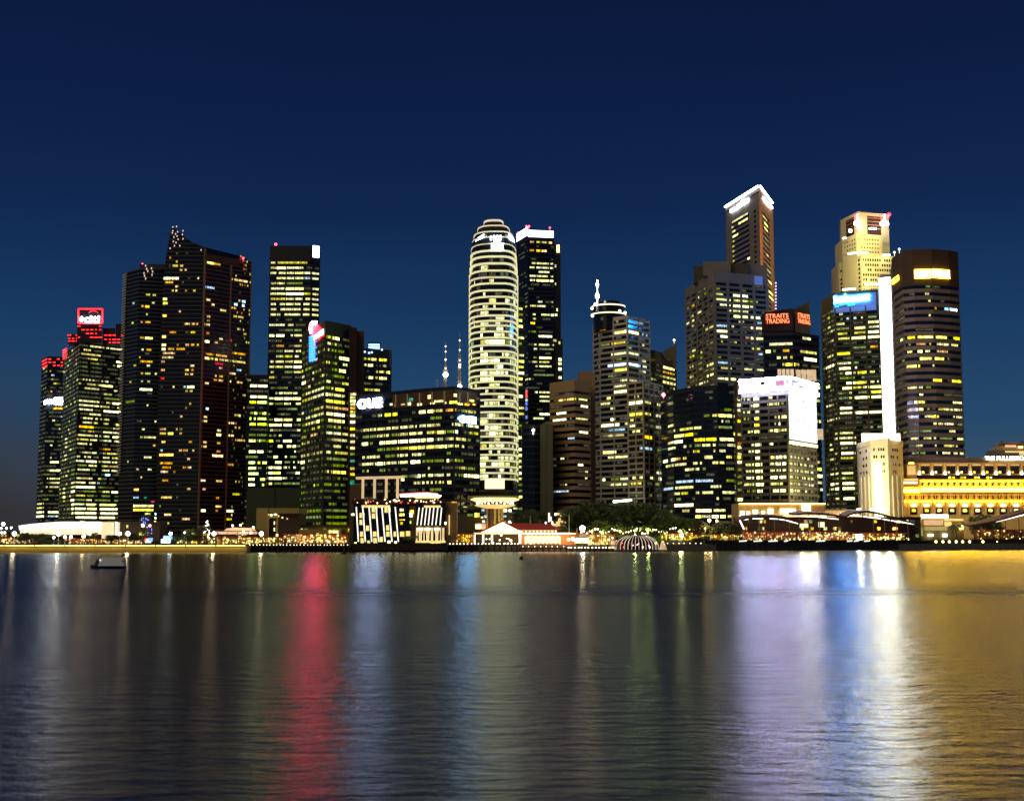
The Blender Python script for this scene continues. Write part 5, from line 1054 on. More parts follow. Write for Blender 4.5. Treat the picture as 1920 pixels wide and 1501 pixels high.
# ---- lamps: each its own thing, some carry a real light
def street_lamp(label, px, py, Y, r=.55, mat='lamp_warm', power=0, base=3.0, group=None, col=(1, .72, .36)):
    p = P(px, py, Y); t = thing('street_lamp', label, 'street lamp', (p.x, Y, base), group)
    mb = MB(); mb.tube((p.x, Y, base), (p.x, Y, p.z - r * .7), .13, .08, 6); mb.lathe((p.x, Y, base), [(.3, 0), (.3, .5), (.14, .7)], 8); mb.build('pole', 'metal_grey', t)
    mb = MB(); mb.ball(p, r, 10); mb.build('globe', mat, t)
    if power:
        l = bpy.data.lights.new('lamp_light', 'POINT'); l.energy = power; l.color = col; l.shadow_soft_size = .6
        lo = bpy.data.objects.new('lamp_light', l); COL.objects.link(lo); lo.location = (p.x, Y - .9 - r, p.z); adopt(lo, t)
    return t
ORD = 'first second third fourth fifth sixth seventh eighth ninth tenth eleventh twelfth thirteenth fourteenth fifteenth sixteenth seventeenth eighteenth nineteenth twentieth'.split()
SG = 'street lamps along the quay'
street_lamp('street lamp with a bright white globe near the left edge of the photo', 27, 1000, 575, .95, 'lamp_white', 2500, group=SG)
street_lamp('very bright street lamp in front of the middle of the white tent', 110, 1000, 580, 1.05, 'lamp_white', 3000, group=SG)
street_lamp('street lamp at the left of the lamp cluster in front of the white tent', 101, 1007, 582, .5, 'lamp_white', group=SG)
street_lamp('street lamp just right of the brightest lamp before the white tent', 122, 1006, 582, .65, 'lamp_white', group=SG)
street_lamp('street lamp between the tent lamp cluster and the palms', 133, 1006, 583, .7, 'lamp_white', group=SG)
street_lamp('street lamp before the right end of the white tent', 157, 1005, 580, .85, 'lamp_warm', 1500, group=SG)
street_lamp('tall lamp left of the yellow box pavilion', 168, 999, 588, .7, 'lamp_white', group=SG)
street_lamp('street lamp just right of the yellow box pavilion', 225, 1000, 575, .75, 'lamp_warm', group=SG)
street_lamp('bright warm street lamp left of the blue lit booths', 240, 1000, 572, .95, 'lamp_white', 2500, group=SG)
street_lamp('white street lamp above the blue booths', 320, 1000, 590, .75, 'lamp_white', 1200, col=(.8, .9, 1), group=SG)
street_lamp('small lamp right of the blue booths', 346, 998, 592, .45, 'lamp_warm', group=SG)
street_lamp('starry bright street lamp left of the orange roofed kiosk', 401, 1000, 578, .9, 'lamp_white', 2500, group=SG)
street_lamp('starry bright street lamp in front of the olive block', 490, 1000, 576, .95, 'lamp_white', 2500, group=SG)
street_lamp('brightest starry street lamp, right of the red roofed pier hall', 1092, 990, 574, 1.25, 'lamp_white', 5000, group=SG)
street_lamp('warm lamp in the trees at the foot of the navy block, left one of two', 1330, 975, 640, .8, 'lamp_gold2' if 'lamp_gold2' in MATS else lamp('lamp_gold2', (1, .6, .2), 14), 2600, group=SG)
street_lamp('warm lamp in the trees at the foot of the navy block, right one of two', 1344, 976, 642, .6, 'lamp_gold2', group=SG)
street_lamp('white lamp on the quay right of the ribbed dome', 1278, 1003, 612, .9, 'lamp_white', 1500, group=SG)
for i, (x, y) in enumerate(((6, 982), (2, 990), (12, 990), (21, 989), (3, 998), (9, 998))): street_lamp('distant lamp at the left edge of the photo, %s of six from the left' % ORD[sorted(((6, 982), (2, 990), (12, 990), (21, 989), (3, 998), (9, 998))).index((x, y))], x, y, 660 + i, .9 if i == 0 else .5, 'lamp_white', group='distant lamps at the left edge')

# ---- left shore: tent, box, kiosks, palms
lamp('tent_glow', (1, .97, .90), 1.6, var=.08, scale=.05); lamp('tent_under', (1, .85, .5), .7, var=.3, scale=.2); lamp('box_glow', (1, .82, .42), .9, var=.15, scale=.1)
t = thing('tent', 'long glowing white tent pavilion behind the lamps at the left', 'tent', (P(110, 1000, 615).x, 620, 3))
def strip_poly(name, mat, top, bot, Y, th, root):
    n = len(top); mb = MB()
    for k in range(n - 1):
        a, b, c, d = P(*bot[k], Y), P(*bot[k + 1], Y), P(*top[k + 1], Y), P(*top[k], Y); K = Vector((0, th, 0)); mb.hull8([a, b, b + K, a + K, d, c, c + K, d + K])
    return mb.build(name, mat, root)
strip_poly('roof', 'tent_glow', [(35, 985), (60, 981.5), (90, 979), (117, 977.5), (150, 977.5), (188, 977.5)], [(36, 993), (60, 991), (90, 990), (117, 989), (150, 989), (188, 990)], 615, 18, t)
strip_poly('wall', 'tent_under', [(37, 992), (90, 990.2), (117, 989.2), (188, 990.2)], [(38, 1001), (90, 1002), (117, 1002), (188, 1001)], 618, 12, t)
t = thing('box_pavilion', 'yellow lit box pavilion at the right end of the white tent', 'pavilion', (P(201, 1000, 612).x, 618, 3))
blob(190, 210.5, 978, 1016, 612, 'box_glow', 'body', t, 12); blob(188.5, 212, 976.5, 978.2, 611.6, 'stone_brown', 'roof', t, 13); blob(213, 215, 978, 1016, 614, 'stone_brown', 'fin', t, 4); blob(215.5, 218, 978, 1003, 614, 'tent_glow', 'light_column', t, 2)
t = thing('kiosk', 'blue and white glowing booth on the quay, the wider of two', 'kiosk', (P(310, 1012, 585).x, 586, 3)); lamp('booth_glow', (.45, .75, 1), 4); lamp('booth_blue', (.05, .3, 1), 1.6)
blob(302, 316, 1010, 1018, 585, 'booth_glow', 'counter', t, 3); blob(306, 320, 1004, 1011, 587, 'booth_blue', 'canopy', t, 3); blob(303, 319, 1017.5, 1019, 584.6, 'metal_dark', 'base', t, 4)
t = thing('kiosk', 'small blue and red lit booth left of the wider blue booth', 'kiosk', (P(277, 1014, 585).x, 586, 3))
blob(272, 280, 1010, 1017, 585, 'lantern_white', 'counter', t, 3); blob(277, 283, 1008, 1014, 584.6, 'booth_blue', 'canopy', t, 3); blob(271, 274, 1009, 1014, 584.5, 'lamp_red', 'lamp', t, 1)
t = thing('kiosk', 'low open kiosk with an orange lit roof on the quay', 'kiosk', (P(434, 1000, 605).x, 608, 3)); lamp('awning_orange', (1, .55, .25), .75, var=.4, scale=.6)
strip_poly('roof', 'awning_orange', [(425, 990), (440, 988.5), (468, 989)], [(420, 994.5), (440, 994.5), (472, 994.5)], 604, 10, t); blob(404, 476, 996, 1001, 606, 'awning_orange', 'counter', t, 8)
for x in (406, 425, 445, 465, 475): blob(x, x + 1, 994, 1018, 605, 'metal_dark', 'post', t)
for x, y in ((436, 985), (451, 984), (475, 988), (470, 998), (457, 997)): mb = MB(); mb.ball(P(x, y, 603), .5, 8); mb.build('lamp', 'lamp_warm', t)
mb = MB(); a = P(435, 991, 598); 
PG = 'palms along the left quay'
for i, (x, y) in enumerate(((32, 1003), (46, 997), (175, 997), (183, 1000), (268, 992), (356, 990), (384, 984), (412, 1004), (445, 1003))):
    lb = ['dark palm beside the leftmost street lamp', 'dark palm under the left end of the white tent', 'palm before the right end of the white tent, left of two', 'palm before the right end of the white tent, right of two', 'palm with blue light behind the small booth', 'palm between the blue booths and the sparkling tree', 'tall palm beside the sparkling light column', 'low palm right of the starry lamp', 'low palm under the orange kiosk roof'][i]
    palm(lb, x, y, 588 + i * 1.5, PG)
HG = 'round bushes along the left quay'
for i, (x, y, w) in enumerate(((60, 1001, 14), (78, 1000, 15), (93, 1002, 12), (208, 1003, 14), (252, 1000, 14), (330, 1004, 13), (357, 1002, 14), (374, 1003, 12))):
    big_tree(['dark rounded tree under the left part of the white tent', 'dark rounded tree under the middle of the white tent', 'dark rounded tree just left of the tent lamp cluster', 'dark tree in front of the yellow box pavilion', 'dark tree left of the blue booths', 'dark tree just right of the blue booths', 'dark tree below the sail tower', 'dark tree left of the starry lamp by the orange kiosk'][i], x, y, 590 + i, w * .8, HG, k=i % 3)
leafmat('leaf_blue', (.05, .10, .30)); lamp('tree_light_blue', (.08, .15, 1), 1.5)
for t, x0, c in ((big_tree('tree strung with blue lights behind the small booth', 275, 966, 604, 9), 275, 'tree_light_blue'),):
    for k in range(22): mb = MB(); mb.ball(P(x0 + random.uniform(-10, 12), random.uniform(970, 1000), 600 - random.random()), .28, 6); mb.build('light', c, t)
    for x, y, m in ((268, 985, 'lamp_warm'), (281, 985, 'lamp_pink')): mb = MB(); mb.ball(P(x, y, 599), .7, 8); mb.build('light', m, t)
t = thing('lit_tree', 'narrow tree wrapped in sparkling white lights below the sail tower', 'tree', (P(388, 1000, 598).x, 598, 3)); mb = MB(); x = P(388, 1000, 598).x; mb.tube((x, 598, 3), (x, 598, 13.5), .3, .08); mb.build('trunk', 'bark', t)
for k in range(46):
    f = random.random(); zz = 4 + f * 10; rr_ = (1 - f) * 2.2 + .2; u = random.random() * 6.28; mb = MB(); mb.ball((x + math.cos(u) * rr_, 598 + math.sin(u) * rr_, zz), .16, 5); mb.build('light', 'lamp_white' if k % 3 else 'lamp_warm', t)

# ---- olive block, portal frame, terrace restaurants
t = thing('building', 'plain olive lit block with a dark recess left of the neon tower', 'building', (P(520, 980, 640).x, 650, 3))
def boxY(x0, x1, py0, Y, mat, name, root, depth=20, py1=None):
    a = P(x0, py0, Y); b = P(x1, py0, Y); zb = 2.9 if py1 is None else P(x0, py1, Y).z; mb = MB(); mb.prism([(a.x, Y), (b.x, Y), (b.x, Y + depth), (a.x, Y + depth)], zb, a.z); return mb.build(name, mat, root)
boxY(481, 503, 952, 640, 'concrete_yellow', 'wall', t, 25); boxY(502.8, 561, 962, 644, 'stone_dark_brown', 'recess', t, 22); boxY(503, 561, 952, 640.5, 'concrete_yellow', 'roof_band', t, 25, py1=962)
boxY(560, 640, 992, 640, 'concrete_yellow', 'low_wing', t, 14, py1=1000); blob(616, 634, 994, 999, 639, WC['Y'], 'window', t)
t = thing('gateway', 'dark portal frame with small lamps in front of the olive block', 'gateway', (P(510, 1000, 620).x, 620, 3))
mb = MB()
for x in (503, 520): q = P(x, 970, 620); mb.box((q.x, 620, 2.9), .8, .8, q.z - 2.9)
mb.bar(P(501, 969, 620), P(522, 969, 620), 1.2, 1); mb.build('frame', 'stone_brown', t)
for x, y, w, h, m in ((503, 964, 2, 2, 'O'), (508, 965, 5, 3, 'W'), (516, 964, 6, 3, 'W'), (522, 967, 3, 3, 'O'), (529, 970, 4, 3, 'w'), (538, 972, 3, 3, 'w'), (514, 980, 2, 6, 'W'), (514, 992, 2, 6, 'W'), (519, 1003, 4, 4, 'W')): blob(x - w / 2, x + w / 2, y - h / 2, y + h / 2, 618.8, WC[m], 'lamp', t)

def restaurant(label, x0, x1, y0, y1, Y, seed, cols, dens=.6, roof='roof_red', lit='awning_orange', n=90):
    """open terrace: roof slab, posts, back wall and many small table and ceiling lamps"""
    r = random.Random(seed); t = thing('restaurant', label, 'restaurant', (P((x0 + x1) / 2, y1, Y).x, Y + 4, 3))
    a = P(x0, y0, Y); b = P(x1, y0, Y); zb = P(x0, y1, Y).z; mb = MB(); mb.box(((a.x + b.x) / 2, Y + 4, a.z - .35), b.x - a.x, 9, .35); mb.build('roof', roof, t)
    mb = MB(); mb.box(((a.x + b.x) / 2, Y + 7.5, zb), b.x - a.x - .4, .4, a.z - zb - .4); mb.build('back_wall', 'stone_brown', t)
    mb = MB(); k = a.x
    while k < b.x: mb.box((k, Y + .3, zb - .3), .22, .22, a.z - zb); k += 3.6
    mb.build('posts', 'metal_dark', t)
    mb = MB(); mb.box(((a.x + b.x) / 2, Y + 3, min(zb, 3) - .2), b.x - a.x, 8, max(.4, zb - 2.8)); mb.build('floor', 'timber_dark', t)
    keys = 'WOYwro'; rest = MB(); mm = [WC[k] for k in keys]
    for k in range(n):
        x = r.uniform(a.x, b.x); y = Y + r.uniform(.5, 7); z = zb + r.random() ** 1.3 * (a.z - zb - .6); s_ = r.uniform(.25, .6); c = r.choice(cols)
        m2 = MB() if k < 30 else rest; m2.box((x, y, z), s_ * r.uniform(.7, 1.8), s_, s_ * r.uniform(.8, 2.2), r.random(), mi=0 if k < 30 else keys.index(c))
        if k < 30: m2.build('lamp', WC[c], t)
    if n > 30: o = rest.build('table_lights', mm, t); o['kind'] = 'stuff'
    return t
restaurant('open red and orange lit restaurant terrace on the boardwalk, left of the striped building', 530, 650, 1000, 1019, 572, 1, 'OOYWroO', n=170)
restaurant('low open terrace with small yellow lamps right of the starry lamp', 400, 528, 1006, 1020, 570, 2, 'OYwYo', n=90)
restaurant('orange lit open terrace between the striped building and the gabled pier', 838, 890, 1000, 1019, 586, 3, 'OOYro', n=70)
restaurant('white and orange lit open restaurant in front of the trees, left of the ribbed dome', 1100, 1156, 1001, 1022, 584, 4, 'WWOOrY', n=110)
restaurant('orange lit terrace right of the ribbed dome', 1240, 1300, 1000, 1013, 616, 5, 'OYWoY', n=80)
restaurant('long yellow lit terrace at the foot of the navy block', 1296, 1388, 1001, 1012, 628, 6, 'OYYWo', n=110)
restaurant('red lit restaurant under the left arched canopy', 1396, 1500, 996, 1012, 634, 7, 'OroWOr', n=140)
restaurant('red and white lit restaurant under the middle arched canopy', 1502, 1600, 996, 1012, 640, 8, 'OroWYO', n=140)
restaurant('white lit restaurant under the right end of the middle canopy', 1602, 1704, 998, 1012, 646, 9, 'OWYrW', n=110)
restaurant('dim restaurant with white lamps under the far right canopy', 1836, 1935, 992, 1010, 656, 10, 'WOdo'.replace('d', 'o'), n=50)
restaurant('row of shop fronts with small warm lamps under the dark palms at the far left', -20, 60, 1008, 1019, 600, 11, 'OoYw', n=60)
restaurant('row of low stalls with warm lamps below the yellow box pavilion', 120, 262, 1009, 1020, 596, 12, 'OoYwO', n=120)
restaurant('line of small market stalls right of the blue booths', 322, 402, 1009, 1020, 596, 13, 'YwoY', n=50)

# ---- striped hotel building on the water
lamp('tube_light', (1, .92, .74), 1.7); lamp('lintel_glow', (1, .72, .2), 1.0, var=.35, scale=.5); lamp('window_amber', (1, .76, .16), 1.0, var=.3, scale=.6); lamp('column_uplit', (1, .72, .3), .9, var=.4, scale=.25); lamp('canopy_glow', (1, .86, .62), 3.2); lamp('canopy_red', (1, .05, .08), 1.2)
t = thing('hotel', 'dark waterfront building with slanted white light tubes and golden windows', 'hotel', (P(750, 1000, 575).x, 585, 0)); HY = 574
boxY(663, 768, 944, HY, 'glass_black', 'left_wing', t, 20, 1028); boxY(766, 782, 948, HY + 2, 'stone_dark_brown', 'middle_wing', t, 18, 1028); boxY(780, 836, 944, HY + .5, 'glass_black', 'right_wing', t, 18, 1028); boxY(832, 856, 940, HY + 8, 'stone_brown', 'right_block', t, 14)
boxY(657, 838, 1018, HY - 1.5, 'timber_dark', 'pier_base', t, 22, 1031)
for i, (xt, xb_) in enumerate(((668, 672), (680, 685), (692, 697), (705, 710), (716, 722), (729, 735), (741, 747))):
    p, q = P(xt, 950, HY - .7), P(xb_, 1015, HY - .7); mb = MB(); mb.bar(p, q, .46, .4); mb.build('light_tube', 'tube_light', t)
    mb = MB(); mb.bar(P(xt - 2, 946, HY - .4), P(xb_ - 2, 1017, HY - .4), .35, .5); mb.build('mullion', 'metal_dark', t)
for xt, xb_ in ((786, 782), (793, 789), (800, 796), (806.5, 803), (813.5, 810), (821, 817), (828, 825)):
    mb = MB(); mb.bar(P(xt, 951, HY - .6), P(xb_, 984, HY - .6), .42, .4); mb.build('light_tube', 'tube_light', t)
for x0, x1, y in ((697, 707, 955), (721, 732, 956), (674, 683, 966), (697, 706, 967), (674, 683, 979), (686, 694, 990), (724, 733, 989), (675, 684, 1001), (699, 708, 1001), (724, 733, 1001), (738, 743, 1001), (750, 758, 1001), (761, 769, 1000), (676, 683, 1013), (700, 708, 1013), (712, 718, 1011)): blob(x0, x1, y - 5, y + 4.5, HY - .35, 'window_amber', 'window', t, .4)
for x0, x1, y0, y1 in ((678, 731, 946.5, 951), (795, 826, 947, 951)): blob(x0, x1, y0, y1, HY - .8, 'lintel_glow', 'lintel', t, .8)
for x0, x1, y0, y1, m in ((749, 757, 953, 958, 'O'), (761, 776, 956, 963, 'O'), (748, 758, 962, 967, 'Y'), (761, 773, 961, 969, 'W'), (748, 759, 973, 975, 'O'), (750, 755, 978, 983, 'Y'), (763, 766, 976, 983, 'w'), (768, 771, 976, 981, 'y'), (765, 768, 999, 1004, 'Y'), (752, 755, 1020, 1025, 'W'), (664, 668, 1016, 1022, 'W'), (688, 694, 1013, 1018, 'w'), (726, 732, 1013, 1018, 'W'), (739, 744, 1014, 1020, 'W'), (806, 826, 1017, 1026, 'Y'), (658, 664, 962, 966, 'W'), (833, 837, 978, 983, 'W'), (846, 856, 940, 942, 'o'), (868, 876, 949, 951, 'w')): blob(x0, x1, y0, y1, HY - .9 if x0 < 760 or x0 > 780 else HY + 1, WC[m], 'window', t)
lamp('white_hot', (1, .95, .85), 6); blob(761, 771, 961, 968, HY + .8, 'white_hot', 'lamp', t)
for x in (788, 802, 819): mb = MB(); mb.lathe(P(x, 1013, HY - .4), [(.55, 0), (.7, 3), (1.3, 5.2)], 10); mb.build('uplit_column', 'column_uplit', t); mb = MB(); mb.lathe(P(x, 993, HY - .4), [(1.25, 0), (1.2, .9)], 10); mb.build('uplight', 'canopy_glow', t)
for x0, x1 in ((780, 783), (794, 796), (808, 812), (825, 827), (829, 833)): blob(x0, x1, 989, 1013, HY - .2, 'column_uplit', 'column', t)  # uplight on the columns put into their emission
blob(779, 835, 1013, 1017, HY - 1.7, 'lintel_glow', 'ledge', t); blob(779, 835, 986, 989, HY - .6, 'stone_brown', 'ledge', t)
blob(841, 843.5, 965, 1002, HY + 6, 'column_uplit', 'column', t)
# rooftop: frame, glowing canopy, red garden lights
boxY(660, 832, 936, HY + 2, 'wall_maroon', 'roof_terrace', t, 14, 945)
lamp('pillar_glow', (1, .66, .30), .62, var=.2, scale=.3)  # light on the cream beam and pillars put in as emission
mb = MB(); mb.bar(P(668, 896, HY + 10), P(758, 894, HY + 10), 3, 1.1); mb.build('roof_beam', 'pillar_glow', t)
for x in (680, 702, 724, 745): blob(x - 2.4, x + 2.4, 897, 934, HY + 9.5, 'pillar_glow', 'roof_pillar', t, 1.2)
blob(751, 758, 893, 901, HY + 10, WC['Y'], 'lamp', t); blob(656, 676, 902, 908, 800, WC['t'], 'lamp', t)
strip_poly('canopy', 'canopy_glow', [(750, 927), (775, 925.5), (800, 924.5), (818, 926), (827, 928)], [(750, 931), (775, 930), (800, 930), (818, 930.5), (825, 930.5)], HY + 3, 5, t); strip_poly('canopy_edge', 'canopy_red', [(748, 925), (775, 923), (800, 922), (820, 924)], [(748, 927), (775, 925.5), (800, 924.5), (820, 926.5)], HY + 3.5, 5, t)
strip_poly('canopy_soffit', 'lintel_glow', [(775, 931), (800, 931), (825, 931)], [(780, 934), (800, 934), (822, 934)], HY + 3.4, 4, t)
r6 = random.Random(12)
for k in range(46): x = r6.uniform(660, 830); y = r6.uniform(936, 943); mb = MB(); mb.ball(P(x, y, HY + 1.2), r6.uniform(.18, .4), 5); mb.build('garden_light', r6.choice(['lamp_red', 'lamp_redsoft' if 'lamp_redsoft' in MATS else lamp('lamp_redsoft', (1, .15, .08), 1.2), 'lamp_gold', 'lamp_warm', 'lamp_redsoft']), t)
boxY(656, 678, 908, 640, 'stone_dark_brown', 'rear_block', t, 10)
palm('small palm in front of the striped building, beside the golden columns', 766, 1004, HY - 1, base=1)
palm('small palm between the light tubes and the golden columns', 776, 1003, HY - 1.2, base=1)

# ---- revolving restaurant disc on columns
t = thing('round_restaurant', 'gold lit disc shaped restaurant on tall columns at the foot of the round tower', 'restaurant', (P(928, 1000, 700).x, 700, 3)); c = Vector((P(928, 1000, 700).x, 700, 0)); zz = lambda y: P(928, y, 700).z
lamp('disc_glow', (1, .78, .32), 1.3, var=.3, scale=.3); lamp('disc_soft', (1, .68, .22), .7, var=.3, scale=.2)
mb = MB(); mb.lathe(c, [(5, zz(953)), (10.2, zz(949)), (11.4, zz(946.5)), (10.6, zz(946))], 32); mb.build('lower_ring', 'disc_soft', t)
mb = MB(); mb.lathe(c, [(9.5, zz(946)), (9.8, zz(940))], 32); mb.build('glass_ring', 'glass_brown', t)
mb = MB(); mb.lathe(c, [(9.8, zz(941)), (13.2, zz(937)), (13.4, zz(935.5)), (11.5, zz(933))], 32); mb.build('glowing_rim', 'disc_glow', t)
mb = MB(); mb.lathe(c, [(11.5, zz(933)), (13.2, zz(930)), (13.2, zz(929.6)), (9, zz(928)), (9, zz(919))], 32); RDK = mb.build('roof_deck', 'stone_olive', t)
mb = MB()
for k in range(36): u = k * math.pi / 18; mb.tube(c + Vector((12.8 * math.cos(u), 12.8 * math.sin(u), zz(930))), c + Vector((12.8 * math.cos(u), 12.8 * math.sin(u), zz(922))), .1, n=5)
mb.lathe(c, [(12.9, zz(922)), (12.9, zz(921.4))], 32); mb.build('railing', 'stone_olive', RDK)
for k in range(14): u = math.pi + math.pi * (k + .5) / 14; mb = MB(); mb.ball(c + Vector((9.9 * math.cos(u), 9.9 * math.sin(u), zz(942.5 + (k % 2) * 1.5))), .42, 6); mb.build('lamp', 'lamp_warm', t)
for x, m in ((913, 'stone_brown'), (921, 'stone_dark_brown'), (928, 'column_gold'), (936, 'column_gold'), (942, 'column_gold')):
    if m not in MATS: wall('column_gold', (.62, .48, .18))
    q = P(x, 950, 699); mb = MB(); mb.tube((q.x, 699, 3), (q.x, 699, zz(950)), .75 if m != 'stone_dark_brown' else 1.2, n=10); mb.build('column', m, t)
l = bpy.data.lights.new('uplight', 'POINT'); l.energy = 5000; l.color = (1, .75, .3); l.shadow_soft_size = 1; lo = bpy.data.objects.new('uplight', l); COL.objects.link(lo); lo.location = (c.x + 2, 690, 6); adopt(lo, t)

# ---- pier hall with white gable and red roof
t = thing('pier_hall', 'low pier hall with a bright white gable and a red roof', 'pier hall', (P(980, 1005, 600).x, 606, 2.9)); GY = 592
lamp('gable_glow', (1, .95, .68), 1.25, var=.12, scale=.15); lamp('eave_glow', (1, .85, .38), 1.0, var=.2, scale=.3)  # light on gable, columns and eaves put in as emission
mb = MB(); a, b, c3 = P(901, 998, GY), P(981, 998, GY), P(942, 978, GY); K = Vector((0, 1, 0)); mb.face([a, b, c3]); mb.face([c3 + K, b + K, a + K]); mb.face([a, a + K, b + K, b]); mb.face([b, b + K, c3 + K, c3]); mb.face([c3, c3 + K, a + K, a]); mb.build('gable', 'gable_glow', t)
mb = MB(); e0, e1, rdg0, rdg1 = P(958, 994, GY + 1), P(1044, 993, GY + 1), P(946, 980, GY + 12), P(1030, 981.5, GY + 12)
mb.face([e0, e1, rdg1, rdg0]); mb.face([e1, P(1052, 992, GY + 22), rdg1]); mb.face([P(1052, 992, GY + 22), P(946, 992, GY + 22), rdg0, rdg1]); mb.face([e0, rdg0, P(946, 992, GY + 22)])
A0, B0 = P(897, 999, GY + .2), P(985, 999, GY + .2); top_ = P(942, 976.5, GY + .2); D_ = Vector((0, 20, 0)); mb.hull8([A0, top_, top_ + D_, A0 + D_] + [p + Vector((0, 0, .45)) for p in (A0, top_, top_ + D_, A0 + D_)]); mb.hull8([top_, B0, B0 + D_, top_ + D_] + [p + Vector((0, 0, .45)) for p in (top_, B0, B0 + D_, top_ + D_)]); mb.build('roof', 'roof_red', t)
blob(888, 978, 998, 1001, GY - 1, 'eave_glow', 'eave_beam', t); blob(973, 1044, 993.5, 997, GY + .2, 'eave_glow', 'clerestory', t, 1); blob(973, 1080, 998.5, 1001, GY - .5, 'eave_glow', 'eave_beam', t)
mb = MB()
for x in range(983, 1040, 7): q = P(x, 995.4, GY); mb.box((q.x, GY, q.z - .35), .9, .3, .55)
mb.build('vents', 'stone_dark_brown', t)
for x, w in ((890, 3.5), (906, 4), (922.5, 4), (975, 5)): blob(x - w / 2, x + w / 2, 1001, 1019, GY - 1, 'gable_glow', 'column', t, 1)
boxY(895, 975, 1002, GY + 5, 'stone_dark_brown', 'back_wall', t, 1, 1022)
boxY(978, 1080, 1002, GY + 3, 'hall_wall' if 'hall_wall' in MATS else wall('hall_wall', (.6, .25, .1)).name, 'hall_wall', t, 14, 1022)
for k in range(9): x = 984 + k * 8; blob(x, x + 3.2, 1005, 1019, GY + 2, 'arch_light' if 'arch_light' in MATS else lamp('arch_light', (1, .62, .42), 1.5, var=.4, scale=.8), 'lit_arch', t)
for k in range(8): blob(987.5 + k * 8, 991.5 + k * 8, 1003, 1018, GY + 2.2, 'awning_orange', 'arch_reveal', t)
for x, y, s_ in ((1074, 1010, 1.5), (1066, 1011, 1.1), (1078, 1012, 1.1), (912, 1010, .5), (918, 1010, .5), (950, 1009, .5), (954, 1010, .5), (958, 1013, .9), (937, 1012, .6), (940, 1003, .7), (925, 1017, .5), (935, 1018, .4), (947, 1018, .4), (953, 1018, .4), (960, 1018, .4), (996, 1018, .6)): mb = MB(); mb.ball(P(x, y, GY - 2), s_ * .55, 8); mb.build('lamp', 'lamp_warm', t)
l = bpy.data.lights.new('hall_light', 'AREA'); l.energy = 2500; l.color = (1, .5, .2); l.shape = 'RECTANGLE'; l.size = 24; l.size_y = 2; lo = bpy.data.objects.new('hall_light', l); COL.objects.link(lo); q = P(1020, 1003, GY + 1); lo.location = (q.x, GY - 1, q.z + .5); lo.rotation_euler = (math.radians(60), 0, 0); adopt(lo, t)
t = thing('landing_stage', 'white lit landing stage under the brightest starry lamp', 'pier', (P(1092, 1010, 580).x, 582, 2.9)); blob(1081, 1104, 1008, 1013, 580, 'lamp_pale' if 'lamp_pale' in MATS else lamp('lamp_pale', (1, .9, .75), 3.5, var=.3), 'counter', t, 3); blob(1079, 1106, 1014, 1018, 579, 'eave_glow', 'deck', t, 6); blob(1081, 1083, 990, 1008, 581, 'stone_brown', 'post', t); blob(1102, 1104, 994, 1008, 581, 'stone_brown', 'post', t); blob(1085, 1100, 999, 1006, 583, 'rust_orange', 'back_wall', t, 1)
t = thing('lit_pavilion', 'small gold lit pagoda like pavilion behind the right end of the red roof', 'pavilion', (P(1045, 980, 640).x, 642, 3))
for x0, x1, y0, y1, m in ((1040, 1060, 961, 965, 'disc_soft'), (1047, 1056, 965, 978, 'disc_soft'), (1043, 1062, 977, 981, 'disc_soft'), (1036, 1050, 981, 986, 'disc_soft')): blob(x0, x1, y0, y1, 640, m, 'tier', t, 4)
boxY(1034, 1064, 983, 641, 'stone_gold', 'base', t, 8)
for x0, x1, y0, y1, m in ((1028, 1031, 961, 978, 'lamp_pinkw'), (1031, 1034, 968, 976, 'lamp_pinkw'), (1034, 1037, 977, 982, 'lamp_pale'), (1022, 1025, 978, 982, 'lamp_pale'), (1040, 1043, 962, 966, 'lamp_pale')):
    if m not in MATS: lamp(m, (1, .6, .5), 2.4)
    blob(x0, x1, y0, y1, 639, m, 'lamp', t)
mb = MB(); q = P(1052, 984, 632); mb.lathe((q.x, 636, P(0, 1003, 632).z), [(6, 0), (6, 2.0), (7.2, 2.2), (.1, 4.6)], 4); tag(mb.build('small_hut', 'stone_olive'), 'small hut with a pyramid roof at the right end of the red roof', 'hut')
for x, y0, lb in ((994, 967, 'white flagpole above the middle of the red roof'), (1067, 964, 'white flagpole at the right of the gold pavilion')):
    mb = MB(); mb.tube(P(x, 1000, 625), P(x, y0, 625), .28, .18); tag(mb.build('flagpole', 'paint_white'), lb, 'flagpole')
blob_t = thing('billboard', 'small red and gold lit sign board left of the white gable', 'sign', (P(900, 985, 620).x, 620, 3)); blob(891, 911, 981, 992, 620, 'awning_orange', 'board', blob_t, .5); blob(893, 896, 992, 1018, 620.2, 'metal_dark', 'leg', blob_t); blob(906, 909, 992, 1018, 620.2, 'metal_dark', 'leg', blob_t); blob(893, 901, 985, 989, 619.5, 'lamp_warm', 'lettering', blob_t, .2)
t = thing('low_building', 'low dark building with small green and white windows behind the pier hall', 'building', (P(960, 970, 660).x, 668, 3)); boxY(944, 1040, 962, 660, 'stone_dark_brown', 'wall', t, 20); boxY(856, 908, 966, 661, 'stone_dark_brown', 'side_wing', t, 14)
